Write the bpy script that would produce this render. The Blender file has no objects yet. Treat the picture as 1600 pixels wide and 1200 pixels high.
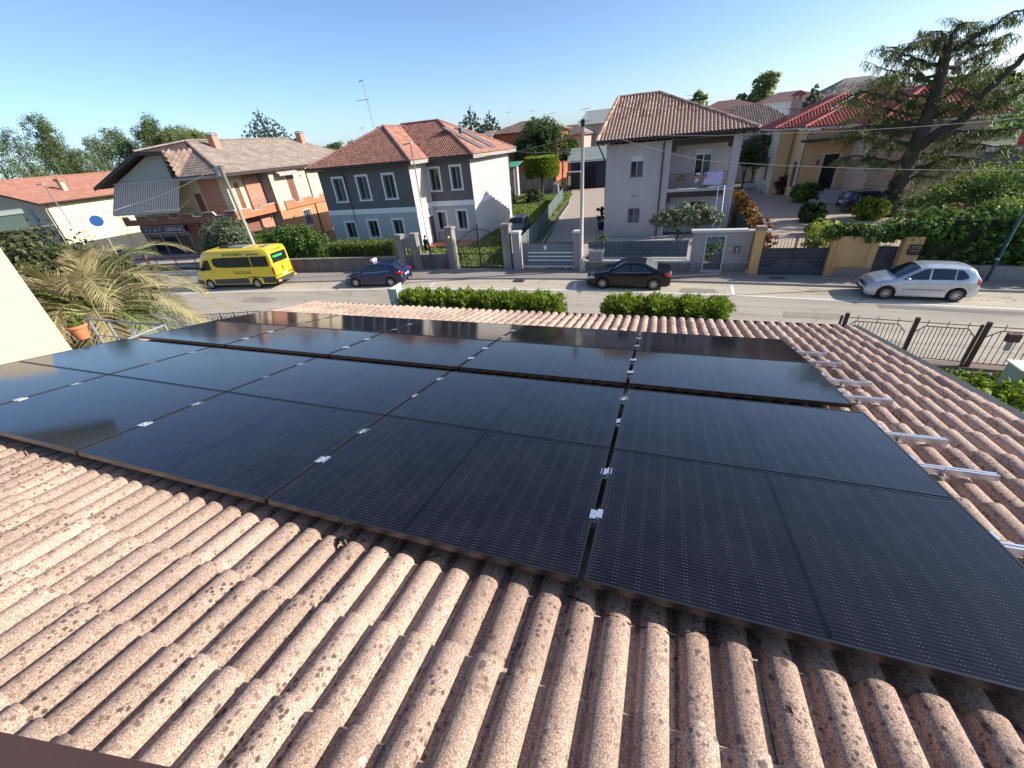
import bpy, math, random
import numpy as np
from mathutils import Vector, Matrix
R = math.radians
rnd = random.Random(7)
SC = bpy.context.scene
COL = SC.collection
# ------------------------------------------------------------------ camera, sky, sun, exposure
CW = np.array([0.19357636, -1.06686146, 1.64000393])
RW = np.array([[0.94280066, -0.09941225, 0.31818881],
               [0.32301386, 0.50835558, -0.79827104],
               [-0.08239513, 0.85538986, 0.51138951]])
FPX = 634.05
cd = bpy.data.cameras.new('camera'); cam = bpy.data.objects.new('camera', cd); COL.objects.link(cam)
cd.sensor_width = 36; cd.lens = FPX / 1600 * 36; cd.clip_start = 0.02; cd.clip_end = 6000
cam.matrix_world = Matrix([[*RW[0], CW[0]], [*RW[1], CW[1]], [*RW[2], CW[2]], [0, 0, 0, 1]])
SC.camera = cam
SUN_EL, SUN_AZ = R(28), R(76)         # azimuth clockwise from +Y
w = bpy.data.worlds.new('World'); SC.world = w; w.use_nodes = True
nt = w.node_tree; nt.nodes.clear()
sky = nt.nodes.new('ShaderNodeTexSky'); sky.sky_type = 'NISHITA'; sky.sun_disc = False
sky.sun_elevation = SUN_EL; sky.sun_rotation = SUN_AZ; sky.air_density = 0.7; sky.dust_density = 1.0; sky.ozone_density = 3.4; sky.altitude = 50
bg = nt.nodes.new('ShaderNodeBackground'); bg.inputs[1].default_value = 0.15
wo = nt.nodes.new('ShaderNodeOutputWorld')
nt.links.new(sky.outputs[0], bg.inputs[0]); nt.links.new(bg.outputs[0], wo.inputs[0])
sd = bpy.data.lights.new('sun', 'SUN'); sd.energy = 5.0; sd.angle = R(0.53); sd.color = (1, .945, .86)
sun = bpy.data.objects.new('sun', sd); COL.objects.link(sun)
sv = Vector((math.sin(SUN_AZ) * math.cos(SUN_EL), math.cos(SUN_AZ) * math.cos(SUN_EL), math.sin(SUN_EL)))
sun.rotation_euler = sv.to_track_quat('Z', 'Y').to_euler(); sun.location = (60, 20, 60)
SC.view_settings.view_transform = 'Standard'; SC.view_settings.look = 'None'
SC.view_settings.exposure = 0.6; SC.view_settings.gamma = 1; SC.view_settings.use_curve_mapping = False

# ------------------------------------------------------------------ survey helpers (photo measurement -> point in the place)
def ray(u, v):
    d = RW @ np.array([(u - 800) / FPX, -(v - 600) / FPX, -1.0]); return d / np.linalg.norm(d)
def GP(u, v, z=-6.0):
    d = ray(u, v); return CW + d * ((z - CW[2]) / d[2])
def PY(u, v, Y):
    d = ray(u, v); return CW + d * ((Y - CW[1]) / d[1])
ROOF_S = 0.1801
CS, SN = math.cos(ROOF_S), math.sin(ROOF_S)
def roofw(x, y, h):                    # roof coordinates -> world
    return (x, y * CS + h * SN, -y * SN + h * CS)
ROOFM = Matrix([[1, 0, 0, 0], [0, CS, SN, 0], [0, -SN, CS, 0], [0, 0, 0, 1]])

# ------------------------------------------------------------------ node helpers
class NT:
    def __init__(s, name):
        s.m = bpy.data.materials.new(name); s.m.use_nodes = True; s.t = s.m.node_tree; s.t.nodes.clear()
        s.o = s.n('ShaderNodeOutputMaterial')
    def n(s, k, **kw):
        x = s.t.nodes.new(k)
        for a, b in kw.items(): setattr(x, a, b)
        return x
    def l(s, a, b): s.t.links.new(a, b)
    def val(s, x, sock):
        if hasattr(x, 'is_output'): s.l(x, sock)
        else: sock.default_value = x
    def math(s, op, a, b=0.0, c=0.0, clamp=False):
        x = s.n('ShaderNodeMath', operation=op, use_clamp=clamp)
        s.val(a, x.inputs[0]); s.val(b, x.inputs[1]); s.val(c, x.inputs[2]); return x.outputs[0]
    def mix(s, f, a, b, mode='MIX'):
        x = s.n('ShaderNodeMix', data_type='RGBA', blend_type=mode)
        s.val(f, x.inputs[0])
        for q, i in ((a, 6), (b, 7)):
            if hasattr(q, 'is_output'): s.l(q, x.inputs[i])
            else: x.inputs[i].default_value = (*q, 1) if len(q) == 3 else q
        return x.outputs[2]
    def noise(s, vec, scale, detail=3, rough=.55, out=0):
        x = s.n('ShaderNodeTexNoise'); x.inputs['Scale'].default_value = scale
        x.inputs['Detail'].default_value = detail; x.inputs['Roughness'].default_value = rough
        if vec is not None: s.l(vec, x.inputs['Vector'])
        return x.outputs[out]
    def ramp(s, f, stops):
        x = s.n('ShaderNodeValToRGB'); e = x.color_ramp.elements
        while len(e) < len(stops): e.new(.5)
        for i, (p, c) in enumerate(stops):
            e[i].position = p; e[i].color = (*c, 1) if hasattr(c, '__len__') else (c, c, c, 1)
        s.l(f, x.inputs[0]); return x.outputs[0]
    def pos(s): return s.n('ShaderNodeNewGeometry').outputs['Position']
    def island(s): return s.n('ShaderNodeNewGeometry').outputs['Random Per Island']
    def objv(s): return s.n('ShaderNodeTexCoord').outputs['Object']
    def scale(s, v, sc):
        x = s.n('ShaderNodeMapping'); s.l(v, x.inputs[0]); x.inputs['Scale'].default_value = sc; return x.outputs[0]
    def bump(s, h, strength=.3, dist=.01):
        x = s.n('ShaderNodeBump'); x.inputs['Strength'].default_value = strength; x.inputs['Distance'].default_value = dist
        s.l(h, x.inputs['Height']); return x.outputs[0]
    def bsdf(s, col, rough=.8, metal=0.0, normal=None, **kw):
        p = s.n('ShaderNodeBsdfPrincipled')
        if hasattr(col, 'is_output'): s.l(col, p.inputs['Base Color'])
        else: p.inputs['Base Color'].default_value = (*col, 1)
        s.val(rough, p.inputs['Roughness']); s.val(metal, p.inputs['Metallic'])
        if normal is not None: s.l(normal, p.inputs['Normal'])
        for k, v in kw.items(): s.val(v, p.inputs[k.replace('_', ' ')])
        s.l(p.outputs[0], s.o.inputs[0]); return p
def mc(c, k): return tuple(min(1, x * k) for x in c)

_MC = {}
def M(name, col, rough=.8, var=.12, sc=3.0, bump=.15, bsc=60, metal=0.0, isl=0.0, spec=.5, dirt=0.0):
    if name in _MC: return _MC[name]
    t = NT(name); p = t.pos()
    c = t.mix(t.noise(p, sc, 5), mc(col, 1 - var), mc(col, 1 + var))
    if dirt:
        d = t.ramp(t.noise(t.scale(p, (1, 1, .35)), 1.3, 6, .65), [(.42, 0), (.68, 1)])
        c = t.mix(t.math('MULTIPLY', d, dirt), c, (.09, .08, .065))
    if isl:
        c = t.mix(1.0, c, t.ramp(t.island(), [(0, 1 - isl), (1, 1.0)]), 'MULTIPLY')
    nb = t.bump(t.noise(p, bsc, 3), bump, .01) if bump else None
    t.bsdf(c, rough, metal, nb, **{'Specular_IOR_Level': spec})
    _MC[name] = t.m; return t.m
def LEAF(name, a, b, tr=.35, big=.6):
    if name in _MC: return _MC[name]
    t = NT(name); p = t.pos()
    c = t.mix(t.island(), a, b)
    c = t.mix(1.0, c, t.ramp(t.noise(p, big, 3), [(.3, .62), (.7, 1.15)]), 'MULTIPLY')
    d = t.n('ShaderNodeBsdfPrincipled'); t.l(c, d.inputs['Base Color']); d.inputs['Roughness'].default_value = .55
    d.inputs['Specular IOR Level'].default_value = .35
    tl = t.n('ShaderNodeBsdfTranslucent'); t.l(t.mix(1.0, c, (1.0, 1.1, .6), 'MULTIPLY'), tl.inputs[0])
    mx = t.n('ShaderNodeMixShader'); mx.inputs[0].default_value = tr
    t.l(d.outputs[0], mx.inputs[1]); t.l(tl.outputs[0], mx.inputs[2]); t.l(mx.outputs[0], t.o.inputs[0])
    _MC[name] = t.m; return t.m
def GLASSY(name, col=(.02, .025, .03), rough=.06, spec=.6):
    if name in _MC: return _MC[name]
    t = NT(name); t.bsdf(col, rough, 0, None, Specular_IOR_Level=spec); _MC[name] = t.m; return t.m

# ------------------------------------------------------------------ objects
def link(o, parent=None):
    COL.objects.link(o)
    if parent is not None:
        o.parent = parent
        if parent.get('wc'): o.matrix_parent_inverse = Matrix.Translation(-Vector(parent['wc']))
    return o
def thing(name, label, cat, loc=(0, 0, 0), rot=0, group=None, world=True):
    o = bpy.data.objects.new(name, None); COL.objects.link(o); o.empty_display_size = .2
    o.location = loc; o.rotation_euler = (0, 0, rot)
    o['label'] = label; o['category'] = cat
    if group: o['group'] = group
    if world: o['wc'] = [float(k) for k in loc]
    return o
def tag(o, label=None, cat=None, group=None, kind=None):
    if label: o['label'] = label
    if cat: o['category'] = cat
    if group: o['group'] = group
    if kind: o['kind'] = kind
    return o
def rawmesh(name, V, F, mat=None, smooth=False, fm=None):
    me = bpy.data.meshes.new(name)
    me.from_pydata(V if isinstance(V, list) else V.tolist(), [], F if isinstance(F, list) else F.tolist())
    if mat is not None:
        for x in (mat if isinstance(mat, (list, tuple)) else [mat]): me.materials.append(x)
    if fm is not None: me.polygons.foreach_set('material_index', fm)
    if smooth: me.polygons.foreach_set('use_smooth', [True] * len(me.polygons))
    me.update(); return me
def quadmesh(name, V, mat, n=4, smooth=False):
    """V: (N*n,3) array, every n vertices one face"""
    N = len(V) // n; me = bpy.data.meshes.new(name)
    me.vertices.add(len(V)); me.vertices.foreach_set('co', np.asarray(V, dtype=np.float32).ravel())
    me.loops.add(len(V)); me.loops.foreach_set('vertex_index', np.arange(len(V), dtype=np.int32))
    me.polygons.add(N); me.polygons.foreach_set('loop_start', np.arange(N, dtype=np.int32) * n)
    me.materials.append(mat); me.update(calc_edges=True); return me
class Fr:                               # a facade frame: s along, d outwards, z up
    def __init__(s, o, u):
        s.o = np.array([o[0], o[1], 0.0]); u = np.array([u[0], u[1], 0.0]); s.u = u / np.linalg.norm(u)
        s.n = np.array([s.u[1], -s.u[0], 0.0])     # outward = right of u
    def p(s, a, d, z): q = s.o + s.u * a + s.n * d; return (q[0], q[1], q[2] + z)
class B:
    def __init__(s): s.v = []; s.f = []
    def add(s, V, F):
        n = len(s.v); s.v += [tuple(float(c) for c in p) for p in V]; s.f += [tuple(i + n for i in f) for f in F]; return s
    BF = [(0, 3, 2, 1), (4, 5, 6, 7), (0, 1, 5, 4), (1, 2, 6, 5), (2, 3, 7, 6), (3, 0, 4, 7)]
    def box(s, x0, x1, y0, y1, z0, z1):
        return s.add([(x0, y0, z0), (x1, y0, z0), (x1, y1, z0), (x0, y1, z0), (x0, y0, z1), (x1, y0, z1), (x1, y1, z1), (x0, y1, z1)], s.BF)
    def fbox(s, F, a0, a1, d0, d1, z0, z1):
        return s.add([F.p(a0, d1, z0), F.p(a1, d1, z0), F.p(a1, d0, z0), F.p(a0, d0, z0), F.p(a0, d1, z1), F.p(a1, d1, z1), F.p(a1, d0, z1), F.p(a0, d0, z1)], s.BF)
    def quad(s, *P): return s.add(P, [tuple(range(len(P)))])
    def prism(s, P, d):                # extrude polygon P (3D pts) by vector d
        n = len(P); Q = [tuple(np.array(p) + np.array(d)) for p in P]
        return s.add(list(P) + Q, [tuple(range(n - 1, -1, -1)), tuple(range(n, 2 * n))] + [(i, (i + 1) % n, n + (i + 1) % n, n + i) for i in range(n)])
    def fprism(s, F, pts, d0, d1):     # pts [(a,z)]
        P = [F.p(a, d0, z) for a, z in pts]; Q = [F.p(a, d1, z) for a, z in pts]; n = len(pts)
        return s.add(P + Q, [tuple(range(n - 1, -1, -1)), tuple(range(n, 2 * n))] + [(i, (i + 1) % n, n + (i + 1) % n, n + i) for i in range(n)])
    def tube(s, P, r, n=8, cap=True):
        P = [np.array(p, float) for p in P]; m = len(P)
        rr = r if hasattr(r, '__len__') else [r] * m
        V = []; F = []; ref = None
        for i in range(m):
            t = P[min(i + 1, m - 1)] - P[max(i - 1, 0)]; t /= (np.linalg.norm(t) + 1e-9)
            if ref is None: ref = np.array([0, 0, 1.0]) if abs(t[2]) < .9 else np.array([1.0, 0, 0])
            a = np.cross(t, ref); a /= (np.linalg.norm(a) + 1e-9); b = np.cross(t, a); ref = -np.cross(t, a) if False else ref
            for k in range(n):
                an = 2 * math.pi * k / n; V.append(P[i] + (a * math.cos(an) + b * math.sin(an)) * rr[i])
        for i in range(m - 1):
            for k in range(n): F.append((i * n + k, i * n + (k + 1) % n, (i + 1) * n + (k + 1) % n, (i + 1) * n + k))
        if cap: F += [tuple(range(n)), tuple(range(m * n - 1, (m - 1) * n - 1, -1))]
        return s.add(V, F)
    def lathe(s, prof, c, n=16, axis='z'):   # prof [(r,h)]
        V = []; F = []
        for r, h in prof:
            for k in range(n):
                a = 2 * math.pi * k / n; q = (r * math.cos(a), r * math.sin(a), h)
                if axis == 'y': q = (q[0], q[2], q[1])
                if axis == 'x': q = (q[2], q[0], q[1])
                V.append((c[0] + q[0], c[1] + q[1], c[2] + q[2]))
        for i in range(len(prof) - 1):
            for k in range(n): F.append((i * n + k, i * n + (k + 1) % n, (i + 1) * n + (k + 1) % n, (i + 1) * n + k))
        return s.add(V, F)
    def ball(s, c, r, n=8, m=5):
        rr = r if hasattr(r, '__len__') else (r, r, r)
        V = []; F = []
        for i in range(m + 1):
            t = math.pi * i / m
            for k in range(n):
                a = 2 * math.pi * k / n
                V.append((c[0] + rr[0] * math.sin(t) * math.cos(a), c[1] + rr[1] * math.sin(t) * math.sin(a), c[2] + rr[2] * math.cos(t)))
        for i in range(m):
            for k in range(n): F.append((i * n + k, (i + 1) * n + k, (i + 1) * n + (k + 1) % n, i * n + (k + 1) % n))
        return s.add(V, F)
    def build(s, name, mat, parent=None, smooth=False, label=None, kind=None, cat=None, group=None):
        o = bpy.data.objects.new(name, rawmesh(name, s.v, s.f, mat, smooth)); link(o, parent)
        return tag(o, label, cat, group, kind)
def bx(name, mat, parent, *a, **k): return B().box(*a).build(name, mat, parent, **k)
def fb(name, mat, parent, F, *a, **k): return B().fbox(F, *a).build(name, mat, parent, **k)
def wallb(b, F, a0, a1, z0, z1, holes=(), depth=.22, thick=None):
    """outer skin of a wall at d=0 with openings (a0,a1,z0,z1) and their reveals"""
    xs = sorted({a0, a1, *[h[0] for h in holes], *[h[1] for h in holes]}); zs = sorted({z0, z1, *[h[2] for h in holes], *[h[3] for h in holes]})
    for i in range(len(xs) - 1):
        for j in range(len(zs) - 1):
            cx = (xs[i] + xs[i + 1]) / 2; cz = (zs[j] + zs[j + 1]) / 2
            if any(h[0] < cx < h[1] and h[2] < cz < h[3] for h in holes): continue
            b.quad(F.p(xs[i], 0, zs[j]), F.p(xs[i + 1], 0, zs[j]), F.p(xs[i + 1], 0, zs[j + 1]), F.p(xs[i], 0, zs[j + 1]))
    for h in holes:
        l, r, lo, hi = h[:4]; D = -depth
        b.quad(F.p(l, 0, lo), F.p(l, D, lo), F.p(l, D, hi), F.p(l, 0, hi)); b.quad(F.p(r, D, lo), F.p(r, 0, lo), F.p(r, 0, hi), F.p(r, D, hi))
        b.quad(F.p(l, D, lo), F.p(l, 0, lo), F.p(r, 0, lo), F.p(r, D, lo)); b.quad(F.p(l, 0, hi), F.p(l, D, hi), F.p(r, D, hi), F.p(r, 0, hi))
    return b
def window(par, F, h, mf, mg, rec=.12, fw=.07, mull=1, sill=None, surround=None, sw=.13, blind=None, blindm=None, label=None, bars=None, back=None):
    l, r, lo, hi = h
    b = B()
    b.fbox(F, l, l + fw, -rec - .05, -rec, lo, hi).fbox(F, r - fw, r, -rec - .05, -rec, lo, hi)
    b.fbox(F, l + fw, r - fw, -rec - .05, -rec, lo, lo + fw).fbox(F, l + fw, r - fw, -rec - .05, -rec, hi - fw, hi)
    for k in range(mull):
        c = l + (r - l) * (k + 1) / (mull + 1); b.fbox(F, c - fw * .5, c + fw * .5, -rec - .048, -rec + .004, lo + fw, hi - fw)
    o = b.build('window', mf, par, label=label)
    inv = o
    def sub(name, mat, *a):
        q = B().fbox(F, *a).build(name, mat); q.parent = o; return q
    cm = (l + r) / 2
    sub('pane', mg, l + fw * .5, cm, -rec - .045, -rec - .02, lo + fw * .5, hi - fw * .5)
    sub('pane', GLASSY('curtain_reflection_glass', (.07, .085, .095), .08, .7) if (int(l * 37) % 3) else mg, cm + .002, r - fw * .5, -rec - .045, -rec - .02, lo + fw * .5, hi - fw * .5)  # lighter half: curtain and reflection put into the pane colour
    if back is not None: sub('curtain', back, l, r, -rec - .12, -rec - .1, lo, hi)
    if sill is not None: sub('sill', sill, l - sw - .04, r + sw + .04, -.02, .09, lo - .11, lo - .003)
    if blind: sub('blind', blindm, l + .003, r - .003, -rec + .006, -rec + .03, hi - blind, hi - .002)
    if bars is not None:
        q = B()
        n = int((r - l) / .13)
        for k in range(1, n): q.fbox(F, l + (r - l) * k / n - .009, l + (r - l) * k / n + .009, -.03, -.012, lo, hi)
        q.fbox(F, l, r, -.034, -.01, lo + .2, lo + .22).fbox(F, l, r, -.034, -.01, hi - .22, hi - .2)
        q = q.build('bars', bars); q.parent = o
    if surround is not None:
        q = B(); q.fbox(F, l - sw, l, -.02, .035, lo, hi).fbox(F, r, r + sw, -.02, .035, lo, hi).fbox(F, l - sw, r + sw, -.02, .037, hi, hi + sw)
        q = q.build('surround', surround); q.parent = o
    return o
def ptin(p, poly):
    x, y = p; c = False; n = len(poly)
    for i in range(n):
        x0, y0 = poly[i]; x1, y1 = poly[(i + 1) % n]
        if (y0 > y) != (y1 > y) and x < (x1 - x0) * (y - y0) / (y1 - y0) + x0: c = not c
    return c
def tiles(par, poly3, pitch, gauge, roll, mat, indiv=0, lip=.02, seg=5, jit=.004, lift=.0, name='tile'):
    """poly3: roof plane polygon, first edge = eave (left to right seen from outside)"""
    P = [np.array(p, float) for p in poly3]; o = P[0]; u = P[1] - P[0]; L = np.linalg.norm(u); u /= L
    nn = np.cross(u, P[2] - P[0]); nn /= np.linalg.norm(nn)
    if nn[2] < 0: nn = -nn
    t = np.cross(nn, u)
    if t[2] < 0: t = -t
    pl = [((p - o) @ u, (p - o) @ t) for p in P]
    prof = [(.0, 0.0), (.1, 0)] + [(.5 - .4 * math.cos(math.pi * k / seg), roll * math.sin(math.pi * k / seg)) for k in range(seg + 1)] + [(1, 0)]
    s = [q[0] * pitch for q in prof]; h = [q[1] for q in prof]; n = len(prof)
    TV = np.array([(s[i], 0, h[i] + lip) for i in range(n)] + [(s[i], gauge * 1.12, h[i] + .002) for i in range(n)] + [(s[i], 0.004, h[i] - .003) for i in range(n)])
    TF = [(i, i + 1, n + i + 1, n + i) for i in range(n - 1)] + [(2 * n + i, 2 * n + i + 1, i + 1, i) for i in range(n - 1)]
    x0, x1 = min(q[0] for q in pl), max(q[0] for q in pl); y1 = max(q[1] for q in pl)
    cells = []
    for i in range(int(x0 // pitch) - 1, int(x1 // pitch) + 2):
        for j in range(int(y1 / gauge) + 1):
            if ptin(((i + .5) * pitch, (j + .5) * gauge), pl): cells.append((i * pitch, j * gauge))
    A = np.stack([u, t, nn], 1)
    def place(c): return o + u * (c[0] + rnd.uniform(-jit, jit)) + t * (c[1] + rnd.uniform(-jit, jit) * 2) + nn * (lift + rnd.uniform(-.3, .6) * jit)
    wc = [(c, place(c)) for c in cells]
    wc.sort(key=lambda q: np.linalg.norm(q[1] - CW))
    if indiv:
        me = rawmesh('tile', TV, TF, mat, True)
        for c, q in wc[:indiv]:
            ob = bpy.data.objects.new(name, me); link(ob, par)
            ob.matrix_basis = Matrix([[*A[0], q[0]], [*A[1], q[1]], [*A[2], q[2]], [0, 0, 0, 1]])
        wc = wc[indiv:]
    if wc:
        V = np.concatenate([TV @ A.T + q for c, q in wc]); F = []
        for k in range(len(wc)): F += [tuple(a + k * 3 * n for a in f) for f in TF]
        ob = bpy.data.objects.new('roof_tiles', rawmesh('roof_tiles', V, F, mat, True)); link(ob, par)
        ob['kind'] = 'stuff'
def ridge(par, p0, p1, r, mat, step=.4, name='ridge_tiles'):
    p0 = np.array(p0, float); p1 = np.array(p1, float); d = p1 - p0; L = np.linalg.norm(d); d /= L
    a = np.cross(d, (0, 0, 1)); a /= np.linalg.norm(a); up = np.cross(a, d)
    b = B(); n = max(1, int(L / step))
    for k in range(n):
        q0 = p0 + d * L * k / n - d * .03; q1 = p0 + d * L * (k + 1) / n; V = []
        for q, rr in ((q0, r * 1.12), (q1, r)):
            for m in range(7):
                an = math.pi * m / 6; V.append(q + a * rr * math.cos(an) + up * rr * .8 * math.sin(an))
        b.add(V, [(m, m + 1, 8 + m, 7 + m) for m in range(6)] + [tuple(range(7))])
    o = b.build(name, mat, par, smooth=False); o['kind'] = 'stuff'; return o

# ------------------------------------------------------------------ vegetation
def rdir(g, n):
    v = g.normal(size=(n, 3)); return v / np.linalg.norm(v, axis=1)[:, None]
def leaves(name, mat, par, blobs, n, size, seed=1, asp=.55, clump=.22, nc=None, up=.5, shell=.55, droop=0.0, kind='stuff', zmin=None):
    """blobs: (x,y,z,rx,ry,rz). leaf-sized quads in clumps through the crown"""
    g = np.random.default_rng(seed); W = np.array([b[3] * b[4] + b[4] * b[5] + b[3] * b[5] for b in blobs]); W = W / W.sum()
    out = []
    for b, wt in zip(blobs, W):
        m = max(8, int(n * wt)); k = nc or max(6, m // 26)
        d = rdir(g, k); r = shell + (1 - shell) * g.random(k) ** .6
        c = np.array(b[:3]) + d * np.array(b[3:6]) * r[:, None]
        idx = g.integers(0, k, m); sg = clump * min(b[3:6])
        p = c[idx] + g.normal(size=(m, 3)) * sg * .6
        nrm = d[idx] * .8 + rdir(g, m) * .9 + np.array([0, 0, up]); nrm /= np.linalg.norm(nrm, axis=1)[:, None]
        a = np.cross(nrm, rdir(g, m)); a /= np.linalg.norm(a, axis=1)[:, None] + 1e-9
        if droop: a = a * (1 - droop) + np.array([0, 0, -1.0]) * droop; a /= np.linalg.norm(a, axis=1)[:, None]
        bb = np.cross(nrm, a); bb /= np.linalg.norm(bb, axis=1)[:, None] + 1e-9
        s = size * (.6 + .8 * g.random(m))[:, None]
        q = np.stack([p - a * s * .5, p + bb * s * asp * .5 - a * s * .05, p + a * s * .5 - nrm * s * .15, p - bb * s * asp * .5 - a * s * .05], 1)
        if zmin is not None: q = q[p[:, 2] > zmin]
        out.append(q.reshape(-1, 3))
    o = bpy.data.objects.new(name, quadmesh(name, np.concatenate(out), mat)); link(o, par)
    return o
def tree(name, label, cat, base, h, crown, lm, bm, n, size, seed=1, tr=.2, group=None, limbs=5, **kw):
    """crown: list of blobs in offsets from the base"""
    t = thing(name, label, cat, base, 0, group); g = random.Random(seed)
    b = B(); x, y, z = base; top = max(c[2] for c in crown)
    P = [(x + g.uniform(-.03, .03) * h * k / 4, y + g.uniform(-.03, .03) * h * k / 4, z + top * k / 4) for k in range(5)]
    b.tube(P, [tr, tr * .85, tr * .65, tr * .45, tr * .2], 8)
    for c in crown[:limbs + 3]:
        s = P[g.choice((1, 2, 3))]; e = (x + c[0], y + c[1], z + c[2]); m = tuple((s[i] + e[i]) / 2 + (0, 0, .1 * h)[i] * .3 for i in range(3))
        b.tube([s, m, e], [tr * .4, tr * .28, tr * .08], 6)
    b.build('trunk', bm, t, smooth=True)
    o = leaves('crown', lm, t, [(x + c[0], y + c[1], z + c[2], c[3], c[4], c[5]) for c in crown], n, size, seed, **kw)
    return t
def bush(name, label, cat, blobs, lm, n, size, seed=1, group=None, zb=-6.0, kindname='foliage', **kw):
    cx = float(np.mean([b[0] for b in blobs])); cy = float(np.mean([b[1] for b in blobs]))
    t = thing(name, label, cat, (cx, cy, zb), 0, group)
    b = B(); g = random.Random(seed)
    for q in blobs[:6]:
        b.tube([(q[0] + g.uniform(-.1, .1), q[1], zb), (q[0], q[1], (zb + q[2]) / 2), (q[0] + g.uniform(-.3, .3) * q[3], q[1] + g.uniform(-.3, .3) * q[4], q[2] + q[5] * .4)], [.05, .04, .015], 5)
    b.build('stem', BARK, t)
    leaves(kindname, lm, t, blobs, n, size, seed, **kw)
    return t
def boxhedge(name, label, x0, x1, y0, y1, z0, z1, lm, core, n, size, seed=1, group=None, ang=0, rough=.12, spikes=0.0):
    """clipped hedge: dark twig core and leaves on its faces"""
    t = thing(name, label, 'hedge', ((x0 + x1) / 2, (y0 + y1) / 2, z0), 0, group)
    g = np.random.default_rng(seed)
    B().box(x0 + .12, x1 - .12, y0 + .12, y1 - .12, z0, z1 - .14).build('twigs', core, t)
    dx, dy, dz = x1 - x0, y1 - y0, z1 - z0; A = np.array([dx * dy, dx * dz, dy * dz, dy * dz, dx * dz]); A = A / A.sum(); out = []
    for k, (wt) in enumerate(A):
        m = int(n * wt); a, b_ = g.random(m), g.random(m)
        if k == 0: p = np.stack([x0 + a * dx, y0 + b_ * dy, np.full(m, z1)], 1); nn = np.array([0, 0, 1.0])
        elif k == 1: p = np.stack([x0 + a * dx, np.full(m, y0), z0 + b_ * dz], 1); nn = np.array([0, -1.0, 0])
        elif k == 2: p = np.stack([np.full(m, x0), y0 + a * dy, z0 + b_ * dz], 1); nn = np.array([-1.0, 0, 0])
        elif k == 3: p = np.stack([np.full(m, x1), y0 + a * dy, z0 + b_ * dz], 1); nn = np.array([1.0, 0, 0])
        else: p = np.stack([x0 + a * dx, np.full(m, y1), z0 + b_ * dz], 1); nn = np.array([0, 1.0, 0])
        ph = np.sin(p[:, 0] * 5.1 + p[:, 2] * 7) * .5 + np.sin(p[:, 0] * 11.3 + p[:, 1] * 9 + 1.7) * .5
        p = p + nn * (ph * rough * .5 + (g.random(m) - .6) * rough)[:, None] + g.normal(size=(m, 3)) * .02
        d = rdir(g, m) * .8 + nn * .7 + np.array([0, 0, .25 + spikes]); d /= np.linalg.norm(d, axis=1)[:, None]
        q = np.cross(d, rdir(g, m)); q /= np.linalg.norm(q, axis=1)[:, None] + 1e-9
        s = size * (.6 + .9 * g.random(m))[:, None]
        out.append(np.stack([p - d * s * .2, p + q * s * .25 + d * s * .3, p + d * s, p - q * s * .25 + d * s * .3], 1).reshape(-1, 3))
    o = bpy.data.objects.new('foliage', quadmesh('foliage', np.concatenate(out), lm)); link(o, t)
    return t
# ------------------------------------------------------------------ ground, street
def t_ground():
    t = NT('garden_soil'); p = t.pos()
    c = t.mix(t.ramp(t.noise(p, .25, 5), [(.35, 0), (.65, 1)]), (.075, .1, .03), (.15, .13, .075))
    c = t.mix(t.noise(p, 6, 4), c, (.06, .08, .025)); t.bsdf(c, .95, 0, t.bump(t.noise(p, 9, 4), .5, .05)); return t.m
def t_asphalt(name, a, b, patch=.5, crack=.8):
    t = NT(name); p = t.pos()
    c = t.mix(t.ramp(t.noise(t.scale(p, (.25, 1.2, 1)), .8, 5, .6), [(.35, 0), (.68, 1)]), a, b)
    c = t.mix(t.math('MULTIPLY', t.noise(p, 45, 2), .5), c, mc(b, 1.25))
    v = t.n('ShaderNodeTexVoronoi', feature='DISTANCE_TO_EDGE'); v.inputs['Scale'].default_value = .42
    wv = t.n('ShaderNodeVectorMath', operation='ADD'); t.l(t.scale(p, (.7, 1.5, 1)), wv.inputs[0])
    nz = t.n('ShaderNodeVectorMath', operation='SCALE'); t.l(t.noise(p, 1.4, 5, .65, 1), nz.inputs[0]); nz.inputs['Scale'].default_value = 1.3
    t.l(nz.outputs[0], wv.inputs[1]); t.l(wv.outputs[0], v.inputs['Vector'])
    ln = t.ramp(v.outputs['Distance'], [(0, 1), (.007, .8), (.015, 0)])
    gate = t.ramp(t.noise(p, .35, 2), [(.45, 0), (.55, 1)])
    c = t.mix(t.math('MULTIPLY', t.math('MULTIPLY', ln, gate), crack), c, (.05, .045, .04))
    st = t.ramp(t.noise(t.scale(p, (.06, 1.6, 1)), 1.0, 3), [(.5, 0), (.75, 1)])
    c = t.mix(t.math('MULTIPLY', st, patch), c, mc(a, .72))
    t.bsdf(c, .88, 0, t.bump(t.noise(p, 120, 2), .35, .006)); return t.m
SOIL = t_ground()
ASPH = t_asphalt('asphalt', (.27, .235, .185), (.42, .365, .285), .5, .6)
LANE = t_asphalt('parking_lane_surface', (.33, .28, .21), (.52, .445, .33), .45, .7)
PAVE = t_asphalt('pavement_surface', (.2, .172, .145), (.3, .26, .22), .3, .5)
KERB = M('kerb_stone', (.3, .285, .26), .85, .2, 5, .3, 40)
WHITE = M('road_paint', (.72, .71, .68), .7, .12, 9, 0)
GRASS = M('lawn_grass', (.14, .185, .04), .9, .45, 1.1, .8, 25)
GRAVEL = M('driveway_gravel', (.4, .32, .25), .95, .22, 2.0, .7, 35)
CONCP = M('paving_concrete', (.36, .34, .31), .9, .18, 2.5, .4, 30)
TERRA = M('terracotta_paving', (.42, .17, .09), .8, .15, 5, .3, 30)
BARK = M('bark', (.075, .06, .045), .95, .35, 6, .9, 30)
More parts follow.
